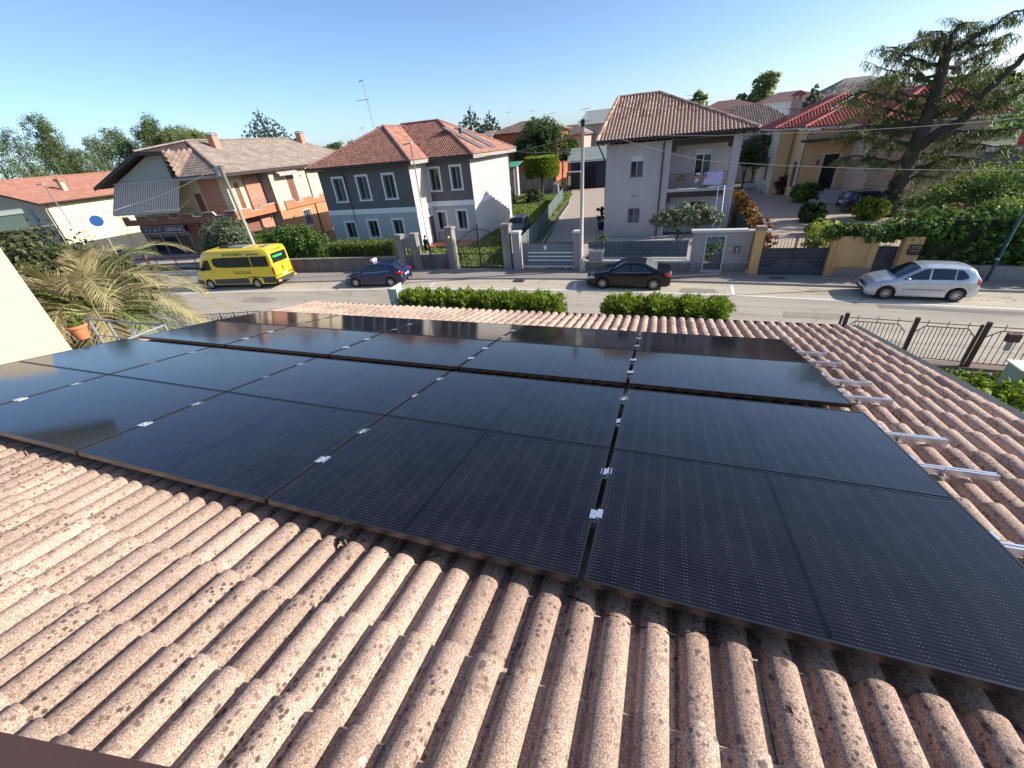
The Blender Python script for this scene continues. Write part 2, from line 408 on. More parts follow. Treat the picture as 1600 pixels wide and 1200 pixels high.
def sheet(name, pts, z, mat, kind='structure'):
    o = bpy.data.objects.new(name, rawmesh(name, [(x, y, z) for x, y in pts], [tuple(range(len(pts)))], mat)); link(o); o['kind'] = kind; return o
b = B(); b.quad((-900, -500, -6.03), (900, -500, -6.03), (900, 1500, -6.03), (-900, 1500, -6.03)); b.build('ground', SOIL, None, kind='structure')
XS = [-140, -60, -40, -32.2, -24.1, -21.7, -16.2, -10, -4.4, 3.8, 9, 14.5, 22, 60]
WL = [-4, 13.0, 17.3, 18.65, 19.85, 20.15, 20.85, 21.3, 21.55, 21.4, 21.0, 20.6, 20.3, 18.5]       # white line
KB = [-2, 14.8, 19.2, 20.6, 21.75, 22.05, 22.85, 23.3, 23.5, 23.3, 23.0, 22.8, 22.5, 20.5]          # kerb
WB = [1, 17.5, 22, 23.3, 24.1, 24.3, 25.1, 25.3, 25.25, 25.2, 24.8, 24.35, 24, 22]                  # walls
NE = [-12, 6, 10.5, 12, 13.6, 14.2, 15.2, 15.8, 15.9, 15.8, 15.3, 14.8, 14.3, 12.5]                 # near edge
def strip(name, A, C, z, mat, xs=XS, da=0, dc=0, kind='structure', x0=-1e9, x1=1e9):
    V = []; F = []; q = np.linspace(max(xs[0], x0), min(xs[-1], x1), 80)
    for x in q:
        V += [(x, np.interp(x, xs, A) + da, z), (x, np.interp(x, xs, C) + dc, z)]
    F = [(2 * i, 2 * i + 2, 2 * i + 3, 2 * i + 1) for i in range(len(q) - 1)]
    o = bpy.data.objects.new(name, rawmesh(name, V, F, mat)); link(o); o['kind'] = kind; return o
strip('road', NE, WL, -6.0, ASPH, dc=.02)
strip('parking_lane', WL, KB, -5.999, LANE, da=.02)
strip('verge_paving', NE, NE, -5.99, CONCP, da=-1.2)
def pave(name, A, C, mat, z1, da=0, dc=0):
    V = []; F = []; q = np.linspace(-140, 60, 100)
    for x in q:
        y0 = np.interp(x, XS, A) + da; y1 = np.interp(x, XS, C) + dc
        V += [(x, y0, -6.02), (x, y0, z1), (x, y1, z1)]
    for i in range(len(q) - 1):
        F += [(3 * i, 3 * i + 3, 3 * i + 4, 3 * i + 1), (3 * i + 1, 3 * i + 4, 3 * i + 5, 3 * i + 2)]
    o = bpy.data.objects.new(name, rawmesh(name, V, F, mat)); link(o); o['kind'] = 'structure'
pave('kerb', KB, KB, KERB, -5.9, 0, .14)
pave('pavement', KB, WB, PAVE, -5.905, .14, .3)
strip('road_marking', WL, WL, -5.993, WHITE, da=-.07, dc=.07)
def mark(pts): o = sheet('road_marking', pts, -5.992, WHITE); return o
strip('road_repair', WL, WL, -5.995, t_asphalt('darker_asphalt', (.14, .125, .11), (.22, .195, .165), .3, .4), da=-.75, dc=-.3, x0=9.5, x1=40)
for k, (x0, x1, y0, y1) in enumerate(((-13.5, -11.2, 19.4, 20.3), (1.2, 3.1, 21.6, 22.3), (5.5, 7.9, 18.6, 19.3), (-26, -23.5, 17.4, 18.4))): sheet('road_repair', [(x0, y0), (x1, y0 + .1), (x1 - .1, y1), (x0 + .15, y1 + .05)], -5.9945 + .0004 * k, t_asphalt('patched_asphalt', (.21, .185, .15), (.29, .25, .2), .3, .3))
mark([(3.72, 21.47), (3.88, 21.47), (3.96, 23.0), (3.8, 23.0)])
mark([(-4.55, 21.63), (-4.4, 21.63), (-4.5, 22.9), (-4.65, 22.9)])
mark([(-13.9, 20.9), (-13.76, 20.9), (-13.9, 22.4), (-14.04, 22.4)])
# manhole covers and drain at the kerb
IRON = M('cast_iron', (.09, .085, .08), .7, .2, 8, .4, 60)
for i, (x, y, l) in enumerate(((6.2, 24.1, 'rusty square manhole cover in the pavement before the yellow pillar'), (-8.2, 23.0, 'small iron drain grate by the kerb before the white striped gate'))):
    b = B().box(x - .35, x + .35, y - .22, y + .22, -5.93, -5.893 if i == 0 else -5.95)
    for k in range(5): b.box(x - .3, x + .3, y - .18 + k * .085, y - .15 + k * .085, -5.895, -5.889)
    b.build('manhole_cover', IRON, None, label=l, cat='manhole cover')
# yards behind the walls
def lawnmat():
    return GRASS
sheet('path', [(-9.0, 25.4), (-5.0, 25.4), (-4.75, 46), (-7, 56), (-9, 72), (-15, 72), (-12.2, 56), (-9.2, 33)], -5.97, GRAVEL)
o = B().box(-9.25, -9.05, 33, 33.2, -6, -5.9)
b = B()
for i in range(12):
    x0, y0 = -8.75 - i * .28, 26 + i * 2.6; b.add([(x0 - .07, y0, -6), (x0 + .07, y0, -6), (x0 - .21, y0 + 2.5, -6), (x0 - .35, y0 + 2.5, -6), (x0 - .07, y0, -5.86), (x0 + .07, y0, -5.86), (x0 - .21, y0 + 2.5, -5.86), (x0 - .35, y0 + 2.5, -5.86)], B.BF)
b.build('kerb', KERB, None, kind='structure')
sheet('lawn', [(-16, 26), (-9.6, 26), (-13.6, 66), (-22, 66), (-18, 46), (-15.9, 44)], -5.975, GRASS)
sheet('lawn', [(-36, 25), (-16, 25.3), (-16, 31.9), (-36, 31.9)], -5.972, GRASS)
sheet('terrace', [(-20.4, 32.4), (-15.0, 32.3), (-15.0, 35.0), (-16.1, 35.0), (-20.45, 35.0)], -5.94, TERRA)
sheet('courtyard', [(5.5, 25.1), (13.2, 25.1), (24, 45), (14, 62), (8.5, 62), (5.6, 42)], -5.968, GRAVEL)
sheet('path', [(-4.6, 25.6), (5.0, 25.6), (5.2, 36), (-4.6, 35.5)], -5.966, CONCP)
sheet('yard', [(-70, 26), (-38.6, 25), (-37.2, 29), (-60, 31), (-70, 60), (-78, 60)], -5.965, CONCP)
sheet('lawn', [(2, 4), (16, 4), (16, 14.0), (2, 14.4)], -5.965, GRASS)
# ------------------------------------------------------------------ the roof we stand over, with its solar panels
def t_tile():
    t = NT('weathered_concrete_tile'); p = t.pos()
    grain = t.noise(p, 190, 4, .75); mid = t.noise(p, 70, 4, .6); big = t.noise(p, 2.2, 5, .6)
    c = t.mix(t.ramp(grain, [(.4, 0), (.6, 1)]), (.235, .14, .1), (.8, .585, .445))
    c = t.mix(t.math('MULTIPLY', t.ramp(mid, [(.35, 1), (.6, 0)]), .3), c, (.26, .17, .13))
    c = t.mix(t.math('MULTIPLY', t.ramp(t.noise(p, 9, 6, .75), [(.62, 0), (.74, 1)]), .3), c, (.12, .1, .085))
    c = t.mix(t.math('MULTIPLY', t.ramp(big, [(.42, 0), (.75, 1)]), .45), c, (.25, .19, .155))
    def spots(scale, lo, hi, gs, glo):
        v = t.n('ShaderNodeTexVoronoi'); v.inputs['Scale'].default_value = scale
        wv = t.n('ShaderNodeVectorMath', operation='ADD'); t.l(p, wv.inputs[0])
        nz = t.n('ShaderNodeVectorMath', operation='SCALE'); t.l(t.noise(p, scale * 2.2, 3, .6, 1), nz.inputs[0]); nz.inputs['Scale'].default_value = .45 / scale
        t.l(nz.outputs[0], wv.inputs[1]); t.l(wv.outputs[0], v.inputs['Vector'])
        d = t.ramp(v.outputs['Distance'], [(lo, 1), (hi, 0)])
        g = t.ramp(v.outputs['Color'], [(glo, 0), (glo + .03, 1)])
        g2 = t.ramp(t.noise(p, gs, 3), [(.4, .15), (.62, 1)])
        return t.math('MULTIPLY', t.math('MULTIPLY', d, g), g2)
    c = t.mix(t.math('MULTIPLY', spots(38, .26, .38, 3.0, .3), .85), c, (.055, .042, .036))
    c = t.mix(t.math('MULTIPLY', spots(17, .2, .32, 2.1, .5), .8), c, (.075, .06, .05))
    c = t.mix(t.math('MULTIPLY', spots(9, .12, .17, 1.1, .8), 1.0), c, (.85, .78, .62))
    isl = t.ramp(t.math('FRACT', t.math('ADD', t.n('ShaderNodeObjectInfo').outputs['Random'], t.island())), [(0, .74), (1, 1.1)])
    c = t.mix(1.0, c, isl, 'MULTIPLY')
    bn = t.bump(t.math('ADD', t.math('MULTIPLY', grain, .6), mid), .75, .004)
    t.bsdf(c, .93, 0, bn, Specular_IOR_Level=.25); return t.m
TILE = t_tile()
DARKMET = M('dark_painted_metal', (.02, .025, .026), .7, .15, 6, .05, 40)
RENDERC = M('cream_render', (.5, .425, .31), .9, .04, 1.5, .25, 70)
BROWNP = M('brown_painted_sill', (.075, .035, .025), .6, .12, 4, .1)
home = thing('house', 'house below the viewer with a weathered pink concrete tile roof', 'house', (-2.3, 2, -6))
XL, XR, YT, YB = -7.62, 3.03, -2.3, 6.36
RB = -.166                               # tile bed height under the panel plane
def rbox(b, x0, x1, y0, y1, h0, h1):
    P = [roofw(x, y, h) for h in (h0, h1) for x, y in ((x0, y0), (x1, y0), (x1, y1), (x0, y1))]; return b.add(P, B.BF)
rbox(B(), XL, XR, YT, YB - .1, RB - .2, RB - .035).build('roof_deck', M('roof_underlay', (.06, .045, .04), .95), home)
B().box(XL + .4, XR - .4, -9, 5.4, -6.02, -2.0).build('wall', RENDERC, home)
B().box(XL + .4, XR - .4, -9, -1.6, -2.0, -.35).build('wall', RENDERC, home)
# tile: two rolls, 0.298 wide, 0.345 exposed
def tile_template(nseg=9, fine=True):
    PW, G, OV = .298, .345, .05; prof = []
    for r in (0, 1):
        x0 = r * .149
        prof += [(x0 + .004, 0), (x0 + .012, -.001)]
        for k in range(nseg + 1):
            a = math.pi * k / nseg; prof.append((x0 + .0745 - .056 * math.cos(a), .05 * math.sin(a) ** .8))
        prof.append((x0 + .139, -.001))
    prof.append((PW + .004, 0.0)); n = len(prof)
    rows = [(-OV, -.002, 0), (.12, .008, 0), (.24, .016, 0), (G - .006, .024, 0), (G, .0205, 0), (G - .001, .002, 0)]
    V = []; F = []
    for y, h, _ in rows:
        for x, z in prof: V.append((x, y, z + h))
    m = len(rows)
    for i in range(m - 1):
        for k in range(n - 1): F.append((i * n + k, i * n + k + 1, (i + 1) * n + k + 1, (i + 1) * n + k))
    # side edge thickness
    e = len(V)
    for y, h, _ in rows[:4]: V.append((prof[-1][0], y, h - .02))
    for i in range(3): F.append((i * n + n - 1, e + i, e + i + 1, (i + 1) * n + n - 1))
    return V, F
TV, TF = tile_template(); TVc, TFc = tile_template(5)
me_t = rawmesh('tile', TV, TF, TILE, True); me_c = rawmesh('tile', TVc, TFc, TILE, True)
X0 = .0165 - .0745 - .149                # left edge of the column grid: crowns at .0165 + .149 k
cells = []
i0 = int((XL - X0) / .298) - 1
for i in range(i0, 40):
    x = X0 + i * .298
    if x < XL - .02 or x + .298 > XR + .06: continue
    for j in range(-7, 19):
        y = -.03 + j * .345 - .345
        if y < YT or y > YB - .28: continue
        cells.append((x, y))
def tmat(x, y):
    g = rnd
    q = roofw(x + g.uniform(-.002, .002), y + g.uniform(-.011, .011), RB + g.uniform(-.002, .004))
    a = g.uniform(-.006, .006); Rz = Matrix.Rotation(a, 4, 'Z'); Rx = Matrix.Rotation(g.uniform(-.004, .004), 4, 'Y')
    return Matrix.Translation(q) @ ROOFM @ Rz @ Rx
cells.sort(key=lambda c: ((c[0] + .15 - CW[0]) ** 2 + (c[1] + .2 + 1.34) ** 2) if not (0.45 < c[1] < 4.3 and c[0] < 1.5) else 1e3 + abs(c[0]))
vis = []
for c in cells:
    # keep the nearest ones that the picture shows
    q = np.array(roofw(c[0] + .15, c[1] + .17, RB)) - CW; k = RW.T @ q
    u, v = (800 + FPX * k[0] / -k[2], 600 - FPX * k[1] / -k[2]) if k[2] < -.05 else (-9999, 0)
    hidden = (0.3 < c[1] < 4.6 and -7.3 < c[0] < 1.5)
    vis.append((c, -60 < u < 1660 and v < 1260 and not hidden))
single = [c for c, ok in vis if ok][:300]; ss = set(single)
for c in single:
    ob = bpy.data.objects.new('tile', me_t); link(ob, home); ob.matrix_basis = tmat(*c)
rest = [c for c, ok in vis if c not in ss]; TA = np.array(TVc); V = []; F = []
for k, c in enumerate(rest):
    m = np.array(tmat(*c)); V.append(TA @ m[:3, :3].T + m[:3, 3]); F += [tuple(a + k * len(TA) for a in f) for f in TFc]
ob = bpy.data.objects.new('roof_tiles', rawmesh('roof_tiles', np.concatenate(V), F, TILE, True)); link(ob, home); ob['kind'] = 'stuff'
# verge: stepped edge tiles and dark flashing; gutter at the eave
b = B()
for j in range(26):
    y = -.03 + (j - 7) * .345
    if y + .345 > YB + .1: break
    P = [roofw(x, yy, h) for h in (RB - .03, RB + .012) for x, yy in ((XR - .02, y), (XR + .075, y), (XR + .075, y + .37), (XR - .02, y + .37))]
    for k in (6, 7): P[k] = tuple(np.array(P[k]) + np.array(ROOFM.to_3x3() @ Vector((0, 0, .02))))
    rb = B().add(P, B.BF); rb.build('verge_tile', TILE, home)
rbox(B(), XR + .078, XR + .2, YT, YB + .1, RB - .13, RB + .012).build('verge_flashing', DARKMET, home)
rbox(B(), XL - .08, XL - .005, YT, YB + .1, RB - .13, RB + .03).build('verge_flashing', M('verge_pink', (.5, .3, .24), .8), home)
def gutter(par, p0, p1, r=.07, mat=None):
    p0 = np.array(p0); p1 = np.array(p1); d = p1 - p0; L = np.linalg.norm(d); d = d / L; a = np.cross(d, (0, 0, 1)); a /= np.linalg.norm(a)
    V = []; F = []
    for q in (p0, p1):
        for rr in (r, r - .008):
            for k in range(9):
                an = math.pi + math.pi * k / 8; V.append(q + a * rr * math.cos(an) + np.array([0, 0, 1]) * rr * math.sin(an))
    for k in range(8): F += [(k, k + 1, 18 + k + 1, 18 + k), (9 + k, 18 + 9 + k, 27 + k + 1, 10 + k)]
    F += [(0, 18, 27, 9), (8, 17, 35, 26)]
    return B().add(V, F).build('gutter', mat or DARKMET, par, smooth=False)
gutter(home, roofw(XL - .05, YB + .06, RB - .01), roofw(XR + .17, YB + .06, RB - .01))
# the window ledge the viewer leans out of
lg = thing('window_ledge', 'dark brown window ledge at the lower left corner, right under the viewer', 'ledge', (0, -1.3, 1.05), R(10), world=False)
B().box(-1.9, 1.3, -.35, .293, -.05, .045).build('sill', BROWNP, lg)
B().box(-1.8, 1.2, -.35, .12, -1.4, -.052).build('wall', RENDERC, lg)

# ---- solar panels
def t_cells():
    t = NT('solar_cells'); p = t.objv(); s = t.n('ShaderNodeSeparateXYZ'); t.l(p, s.inputs[0]); x, y = s.outputs[0], s.outputs[1]
    f = lambda a, w: t.math('FRACT', t.math('DIVIDE', a, w))
    def near(a, c, w): return t.math('LESS_THAN', t.math('ABSOLUTE', t.math('SUBTRACT', a, c)), w)
    cx = f(t.math('ADD', x, 9.0 * .0965 * 2), .0965); cy = f(t.math('ADD', y, .1835 * 3), .1835)
    edge_x = t.math('MAXIMUM', t.math('LESS_THAN', cx, .018), t.math('GREATER_THAN', cx, .982))
    edge_y = t.math('MAXIMUM', t.math('LESS_THAN', cy, .011), t.math('GREATER_THAN', cy, .989))
    mid = near(x, 0, .011)
    gap = t.math('MAXIMUM', t.math('MAXIMUM', edge_x, edge_y), mid)
    bus = near(f(t.math('ADD', y, .1835 * 3), .01835), .5, .07)
    tip = t.math('MAXIMUM', near(cx, .06, .028), near(cx, .94, .028))
    notgap = t.math('SUBTRACT', 1.0, gap)
    dash = t.math('MULTIPLY', t.math('MULTIPLY', bus, tip), notgap)
    line = t.math('MULTIPLY', bus, notgap)
    n1 = t.noise(t.scale(p, (11, 5.6, 1)), 1.0, 0)
    c = t.mix(n1, (.003, .003, .0065), (.005, .005, .0095))
    c = t.mix(t.math('MULTIPLY', gap, 1.0), c, (.001, .001, .002))
    c = t.mix(t.math('MULTIPLY', line, .5), c, (.055, .055, .062))
    c = t.mix(t.math('MULTIPLY', dash, .5), c, (.2, .2, .2))
    dust = t.ramp(t.noise(t.pos(), 3.5, 6, .7), [(.4, 0), (.8, 1)])
    c = t.mix(t.math('MULTIPLY', dust, .022), c, (.4, .38, .35))
    rg = t.ramp(t.noise(t.pos(), 2.2, 4), [(.3, .06), (.7, .11)])
    bn = t.bump(t.noise(p, 5.5, 2), .02, .01)
    t.bsdf(c, rg, 0, bn, IOR=1.38); return t.m
CELL = t_cells()
PFR = M('black_anodised_frame', (.012, .012, .014), .32, .1, 5, 0, spec=.6)
ALU = M('bare_aluminium', (.78, .79, .8), .32, .06, 8, .06, 50, metal=.85)
STEEL = M('galvanised_steel', (.5, .49, .47), .42, .15, 20, .1, 60, metal=.7)
PL, PW_ = 1.787, 1.134; RG = .012; AG = .2; G0 = .03; GG = .0268
rowsY = [0, PW_ + RG, 2 * PW_ + RG + AG, 3 * PW_ + 2 * RG + AG]
rowsH = [(0, .0125), (.013, .0085), (-.009, -.006), (-.0045, -.044)]
def panel_mesh():
    b = B(); hx, hy, t_ = PL / 2, PW_ / 2, .011
    for (x0, x1, y0, y1) in ((-hx, hx, -hy, -hy + t_), (-hx, hx, hy - t_, hy), (-hx, -hx + t_, -hy + t_, hy - t_), (hx - t_, hx, -hy + t_, hy - t_)): b.box(x0, x1, y0, y1, -.035, 0)
    fr = rawmesh('frame', b.v, b.f, PFR)
    b = B().box(-hx + t_, hx - t_, -hy + t_, hy - t_, -.008, -.0022)
    return fr, rawmesh('glass', b.v, b.f, CELL)
fr_me, gl_me = panel_mesh()
rown = ['front row', 'second row', 'third row behind the gap', 'fourth row by the eave']
coln = ['right end', 'second from the right', 'middle', 'second from the left', 'left end']
for r in range(4):
    for c in range(5):
        cx = G0 / 2 + PL / 2 if c == 0 else -G0 / 2 - (c - 1) * (PL + GG) - PL / 2
        if r >= 2: cx -= .004
        h0, h1 = rowsH[r]; y0 = rowsY[r]
        o = bpy.data.objects.new('solar_panel', None); COL.objects.link(o); o.empty_display_size = .2
        o.matrix_basis = Matrix.Translation(roofw(cx, y0 + PW_ / 2, (h0 + h1) / 2)) @ ROOFM @ Matrix.Rotation(math.atan2(h1 - h0, PW_), 4, 'X')
        tag(o, 'black solar panel in the %s, %s%s' % (rown[r], coln[c], ' by the rail ends' if c == 0 else ' by the cream wall' if c == 4 and r < 2 else ''), 'solar panel', 'solar panels on the tiled roof')
        for me, nm in ((fr_me, 'frame'), (gl_me, 'glass')):
            q = bpy.data.objects.new(nm, me); COL.objects.link(q); q.parent = o
# rails, hanger bolts and clamps
rails = [.44, .86, 1.59, 2.04, 2.79, 3.22, 3.87, 4.3]
xe = [2.2, 2.2, 2.235, 2.21, 2.2, 2.205, 2.19, 2.165]
gapx = [0, -G0 / 2 - PL - GG / 2, -G0 / 2 - 2 * PL - 1.5 * GG, -G0 / 2 - 3 * PL - 2.5 * GG]
ordn = ['nearest', 'second', 'third', 'fourth', 'fifth', 'sixth', 'seventh', 'farthest']
def bm(pts): return [tuple(roofw(*p)) for p in pts]
for i, y in enumerate(rails):
    hb = -.036 if i < 4 else -.046
    if i == 7: hb = -.07
    if i == 6: hb = -.056
    t = thing('mounting_rail', 'bare aluminium mounting rail sticking out right of the panels, %s of eight' % ordn[i], 'mounting rail', roofw(2, y, hb), 0, 'aluminium rails under the solar panels')
    b = B(); x0 = -7.35
    for (a0, a1, k0, k1) in ((-.02, .02, -.04, -.034), (-.02, -.016, -.034, 0), (.016, .02, -.034, 0), (-.016, -.006, -.004, 0), (.006, .016, -.004, 0), (-.016, .016, -.02, -.017)):
        rbox(b, x0, xe[i], y + a0, y + a1, hb + k0, hb + k1)
    b.build('rail', ALU, t)
    # foot near the visible end: bolt, nut and bracket
    xf = 1.93 + .02 * ((i * 7) % 3)
    b = B(); yf = y - .035
    b.tube(bm([(xf, yf, RB + .045), (xf, yf, hb + .012)]), .005, 8).tube(bm([(xf, yf, RB + .066), (xf, yf, RB + .072)]), .018, 8)
    b.tube(bm([(xf, yf, RB + .08), (xf, yf, RB + .09)]), .01, 6); rbox(b, xf - .02, xf + .02, yf - .02, y - .017, hb - .045, hb - .04); rbox(b, xf - .02, xf + .02, y - .026, y - .021, hb - .045, hb - .005)
    b.tube(bm([(xf, yf, RB + .03), (xf, yf, RB + .055)]), [.026, .016], 10).tube(bm([(xf, yf, hb - .034), (xf, yf, hb - .026)]), .009, 6)
    b.build('bolt_foot', STEEL, t)
    for gx in gapx:
        b = B(); w = .018 if gx == 0 else .0165
        rbox(b, gx - w - .013, gx - .004, y - .043, y + .028, .0015, .008); rbox(b, gx + .004, gx + w + .013, y - .028, y + .043, .0015, .008)
        rbox(b, gx - .006, gx + .006, y - .03, y + .03, -.01, .004); b.tube(bm([(gx, y, .0), (gx, y, .011)]), .0065, 6)
        dz = 0 if i < 4 else (-.007 if i < 6 else -.022 if i == 6 else -.036)
        b.v = [(p[0], p[1] + SN * dz, p[2] + CS * dz) for p in b.v]
        b.build('clamp', ALU, t)
    xg = G0 / 2 + PL; b = B()
    rbox(b, xg - .008, xg + .018, y - .03, y + .03, .0015, .005); rbox(b, xg + .002, xg + .006, y - .03, y + .03, hb, .0015); rbox(b, xg + .006, xg + .03, y - .03, y + .03, hb, hb + .004)
    dz = 0 if i < 4 else (-.007 if i < 6 else -.022 if i == 6 else -.036)
    b.v = [(p[0], p[1] + SN * dz, p[2] + CS * dz) for p in b.v]; b.build('clamp', ALU, t)
# loose cables and a clip on the tiles
RUB = M('black_rubber', (.012, .012, .012), .55, .1, 5, 0)
def crown(x, y): return RB + .028 + .043 * max(0, math.sin(math.pi * (((x - .0165 + .0745) % .149) / .149))) ** .8
def cable(pts, r=.0035, lbl='black cable'):
    P = [roofw(x, y, crown(x, y) * 1 + .004 + h) for x, y, h in pts]; Q = []
    for i in range(len(P) - 1):
        for k in range(5): Q.append(tuple(np.array(P[i]) * (1 - k / 5) + np.array(P[i + 1]) * k / 5))
    B().tube(Q + [P[-1]], r, 6).build('cable', RUB, None, label=lbl, cat='cable')
cable([(-.06, .02, -.01), (.016, -.03, .0), (.09, -.05, .02), (.165, -.06, 0), (.24, -.065, .02), (.314, -.06, 0), (.39, -.055, .02), (.46, -.03, 0), (.55, .02, -.01)], .0035, 'thin black cable sagging over the tile crowns below the right panels')
cable([(-.93, .04, 0), (-.89, -.03, .015), (-.84, -.03, .01), (-.76, -.02, .0), (-.7, .03, 0)], .003, 'short black cable loop at the edge of the middle panel')
cable([(-.98, .05, 0), (-.975, -.02, 0), (-.985, -.05, 0)], .003, 'black cable end standing under the panel edge')
cable([(-4.35, .06, 0), (-4.3, -.03, .01), (-4.22, -.05, 0), (-4.1, -.03, 0), (-3.98, .04, 0)], .003, 'black cable loop under the left front panel edge')
b = B(); p0 = roofw(-1.24, -.045, RB + .055)
clip = thing('cable_clip', 'black plastic cable clip lying on the tiles below the second panel', 'clip', p0, R(25), world=False)
B().tube([(-.03, .035, .0), (-.01, .01, .022), (.012, -.02, .03), (.03, -.045, .012)], [.008, .016, .013, .004], 8).build('body', RUB, clip)
B().tube([(-.035, .0, .0), (-.055, .012, .002), (-.035, .03, .004), (.0, .0, .01)], .004, 6).build('strap', RUB, clip)
# leaf caught between tiles at the right bottom
b = B().quad(*bm([(.745, -.235, RB + .06), (.77, -.25, RB + .062), (.778, -.28, RB + .05), (.75, -.265, RB + .047)]))
b.prism(bm([(.735, -.21, RB + .06), (.75, -.215, RB + .065), (.76, -.25, RB + .05), (.742, -.25, RB + .045)]), (0, 0, .004))
b.build('dry_leaf', M('dry_leaf', (.14, .09, .05), .8), None, label='curled dry brown leaf stuck between two tiles at the lower right', cat='leaf')
# cream wall of the neighbouring wing at the left edge
wg = thing('house_wing', 'plain cream wall of the next wing at the left edge, lit by the sun', 'building', (-14, -2, -6))
B().box(-17.5, -12.2, -9, 3.45, -6.02, .8).build('wall', RENDERC, wg)
b = B(); b.prism([(-7.7, -7.5, 3.35), (-7.7, 2.9, 3.35), (-11, 2.9, 4.5), (-14.4, 2.9, 3.35), (-14.4, -7.5, 3.35)], (0, 0, .01)) if False else None
B().box(-17.9, -11.9, -9.4, 2.2, .805, .95).build('eaves', BROWNP, wg)
B().prism([(-11.8, 2.2, .955), (-14.8, 2.2, 1.9), (-18.0, 2.2, .955)], (0, -13.0, 0)).build('roof', M('red_roof_plain', (.3, .12, .08), .9), wg)
# ------------------------------------------------------------------ houses across the street
def RT(name, a, b, k=.3):
    t = NT(name); p = t.pos()
    c = t.mix(t.island(), a, b); c = t.mix(t.math('MULTIPLY', t.ramp(t.noise(p, .9, 5, .65), [(.4, 0), (.75, 1)]), k), c, (.07, .055, .045))
    t.bsdf(c, .88, 0, t.bump(t.noise(p, 60, 2), .2, .01)); return t.m
RT2 = RT('red_clay_tile', (.28, .115, .075), (.43, .215, .15), .25); RT2b = RT('red_clay_ridge', (.3, .14, .1), (.42, .22, .17))
RT3 = RT('mixed_clay_tile', (.33, .165, .105), (.66, .44, .33), .25)
RT1 = RT('old_grey_tile', (.22, .17, .14), (.34, .27, .225), .5); RT4 = RT('red_glazed_tile', (.34, .075, .06), (.46, .13, .1), .1)
RT5 = RT('old_brown_tile', (.2, .14, .11), (.33, .23, .18), .4)
G_UP = M('dark_grey_render', (.14, .134, .138), .92, .1, .8, .2, 60, dirt=.2); G_LO = M('light_grey_render', (.42, .435, .45), .92, .06, .8, .2, 60)
S_UP = M('warm_grey_render', (.5, .455, .4), .92, .05, .8, .2, 60); S_LO = M('pale_render', (.56, .52, .46), .92, .05, .8, .2, 60)
WT = M('white_trim', (.8, .8, .79), .7, .04, 3, .1)
PVC = M('grey_window_frame', (.33, .34, .36), .4, .06, 5, 0); GL = GLASSY('window_glass', (.012, .016, .02), .05, .7)
DKW = M('dark_wood', (.055, .035, .028), .7, .25, 8, .3); SOFF = M('eaves_board', (.1, .085, .075), .8, .15, 4, .2)
COPP = M('dark_drainpipe', (.05, .035, .03), .45, .15, 6, 0)
CURT = M('curtain', (.45, .42, .36), .9, .25, 9, 0)
# ---- grey two storey house (second from the left)
h2 = thing('grey_house', 'two storey dark grey house with white window surrounds and a stepped front', 'house', (-23, 37, -6))
FA = Fr((-29.75, 32), (1, 0)); FB = Fr((-20.5, 35), (1, 0)); FS = Fr((-20.3, 32), (0, 1)); FE = Fr((-16.1, 35), (0, 1)); FW = Fr((-29.75, 44.9), (0, -1))
EZ = .78; BZ0, BZ1 = -2.92, -2.5
upA = [(1.45, 2.5, -1.78, .1), (4.03, 5.08, -1.74, .12), (6.75, 7.78, -1.74, .1)]
loA = [(1.52, 2.6, -4.95, -3.6), (4.08, 5.1, -4.93, -3.5), (6.78, 7.78, -4.9, -3.5)]
upB = [(.35, 1.3, -1.6, .17), (2.5, 3.4, -1.58, .2)]
loB = [(.45, 1.35, -4.98, -3.42), (2.55, 3.45, -4.96, -3.38)]
for F, L, ups, los, mu, ml in ((FA, 9.45, upA, loA, G_UP, G_LO), (FB, 4.4, upB, loB, G_UP, G_LO), (FS, 3.0, [], [], S_UP, S_LO), (FE, 9.9, [], [], S_UP, S_LO), (FW, 12.9, [], [], S_UP, S_LO)):
    wallb(B(), F, 0, L, BZ1, EZ, ups).build('upper_wall', mu, h2); wallb(B(), F, 0, L, -6.05, BZ0, los).build('lower_wall', ml, h2)
    e0 = .0 if F is not FA else -.02
    B().fbox(F, e0, L + (.03 if F in (FA, FB) else 0), -.1, .03, BZ0, BZ1).build('white_band', WT, h2)
    for k, h in enumerate(ups + los): window(h2, F, h, PVC, GL, sill=WT, surround=WT, sw=.15, rec=.1, back=None)
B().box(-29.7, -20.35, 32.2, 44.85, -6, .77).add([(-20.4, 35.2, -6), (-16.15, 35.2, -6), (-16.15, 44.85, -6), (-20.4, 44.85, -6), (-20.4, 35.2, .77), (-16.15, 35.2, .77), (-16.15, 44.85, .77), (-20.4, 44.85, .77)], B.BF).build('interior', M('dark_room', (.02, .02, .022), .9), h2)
# entrance on the step wall side
fb('door', M('pale_door', (.3, .29, .28), .5), h2, FB, -.1 + .12, .32, -.05, .012, -5.95, -3.65, label='narrow entrance door at the inner corner')
B().fbox(FS, 1.5, 1.62, 0, .05, -5.95, -3.5).fbox(FS, 2.72, 2.84, 0, .05, -5.95, -3.5).fbox(FS, 1.62, 2.72, 0, .05, -3.62, -3.5).build('door_frame', WT, h2)
fb('door', M('dark_door', (.09, .08, .08), .5), h2, FS, 1.63, 2.71, .004, .02, -5.95, -3.63)
# roof
E1, E2, XE1, XE2, XW, YN = 31.35, 34.35, -19.65, -15.45, -30.4, 45.6; sl = .515; ez = 1.0
def zA(x, y): return ez + sl * min(y - E1, x - XW, XE1 - x)
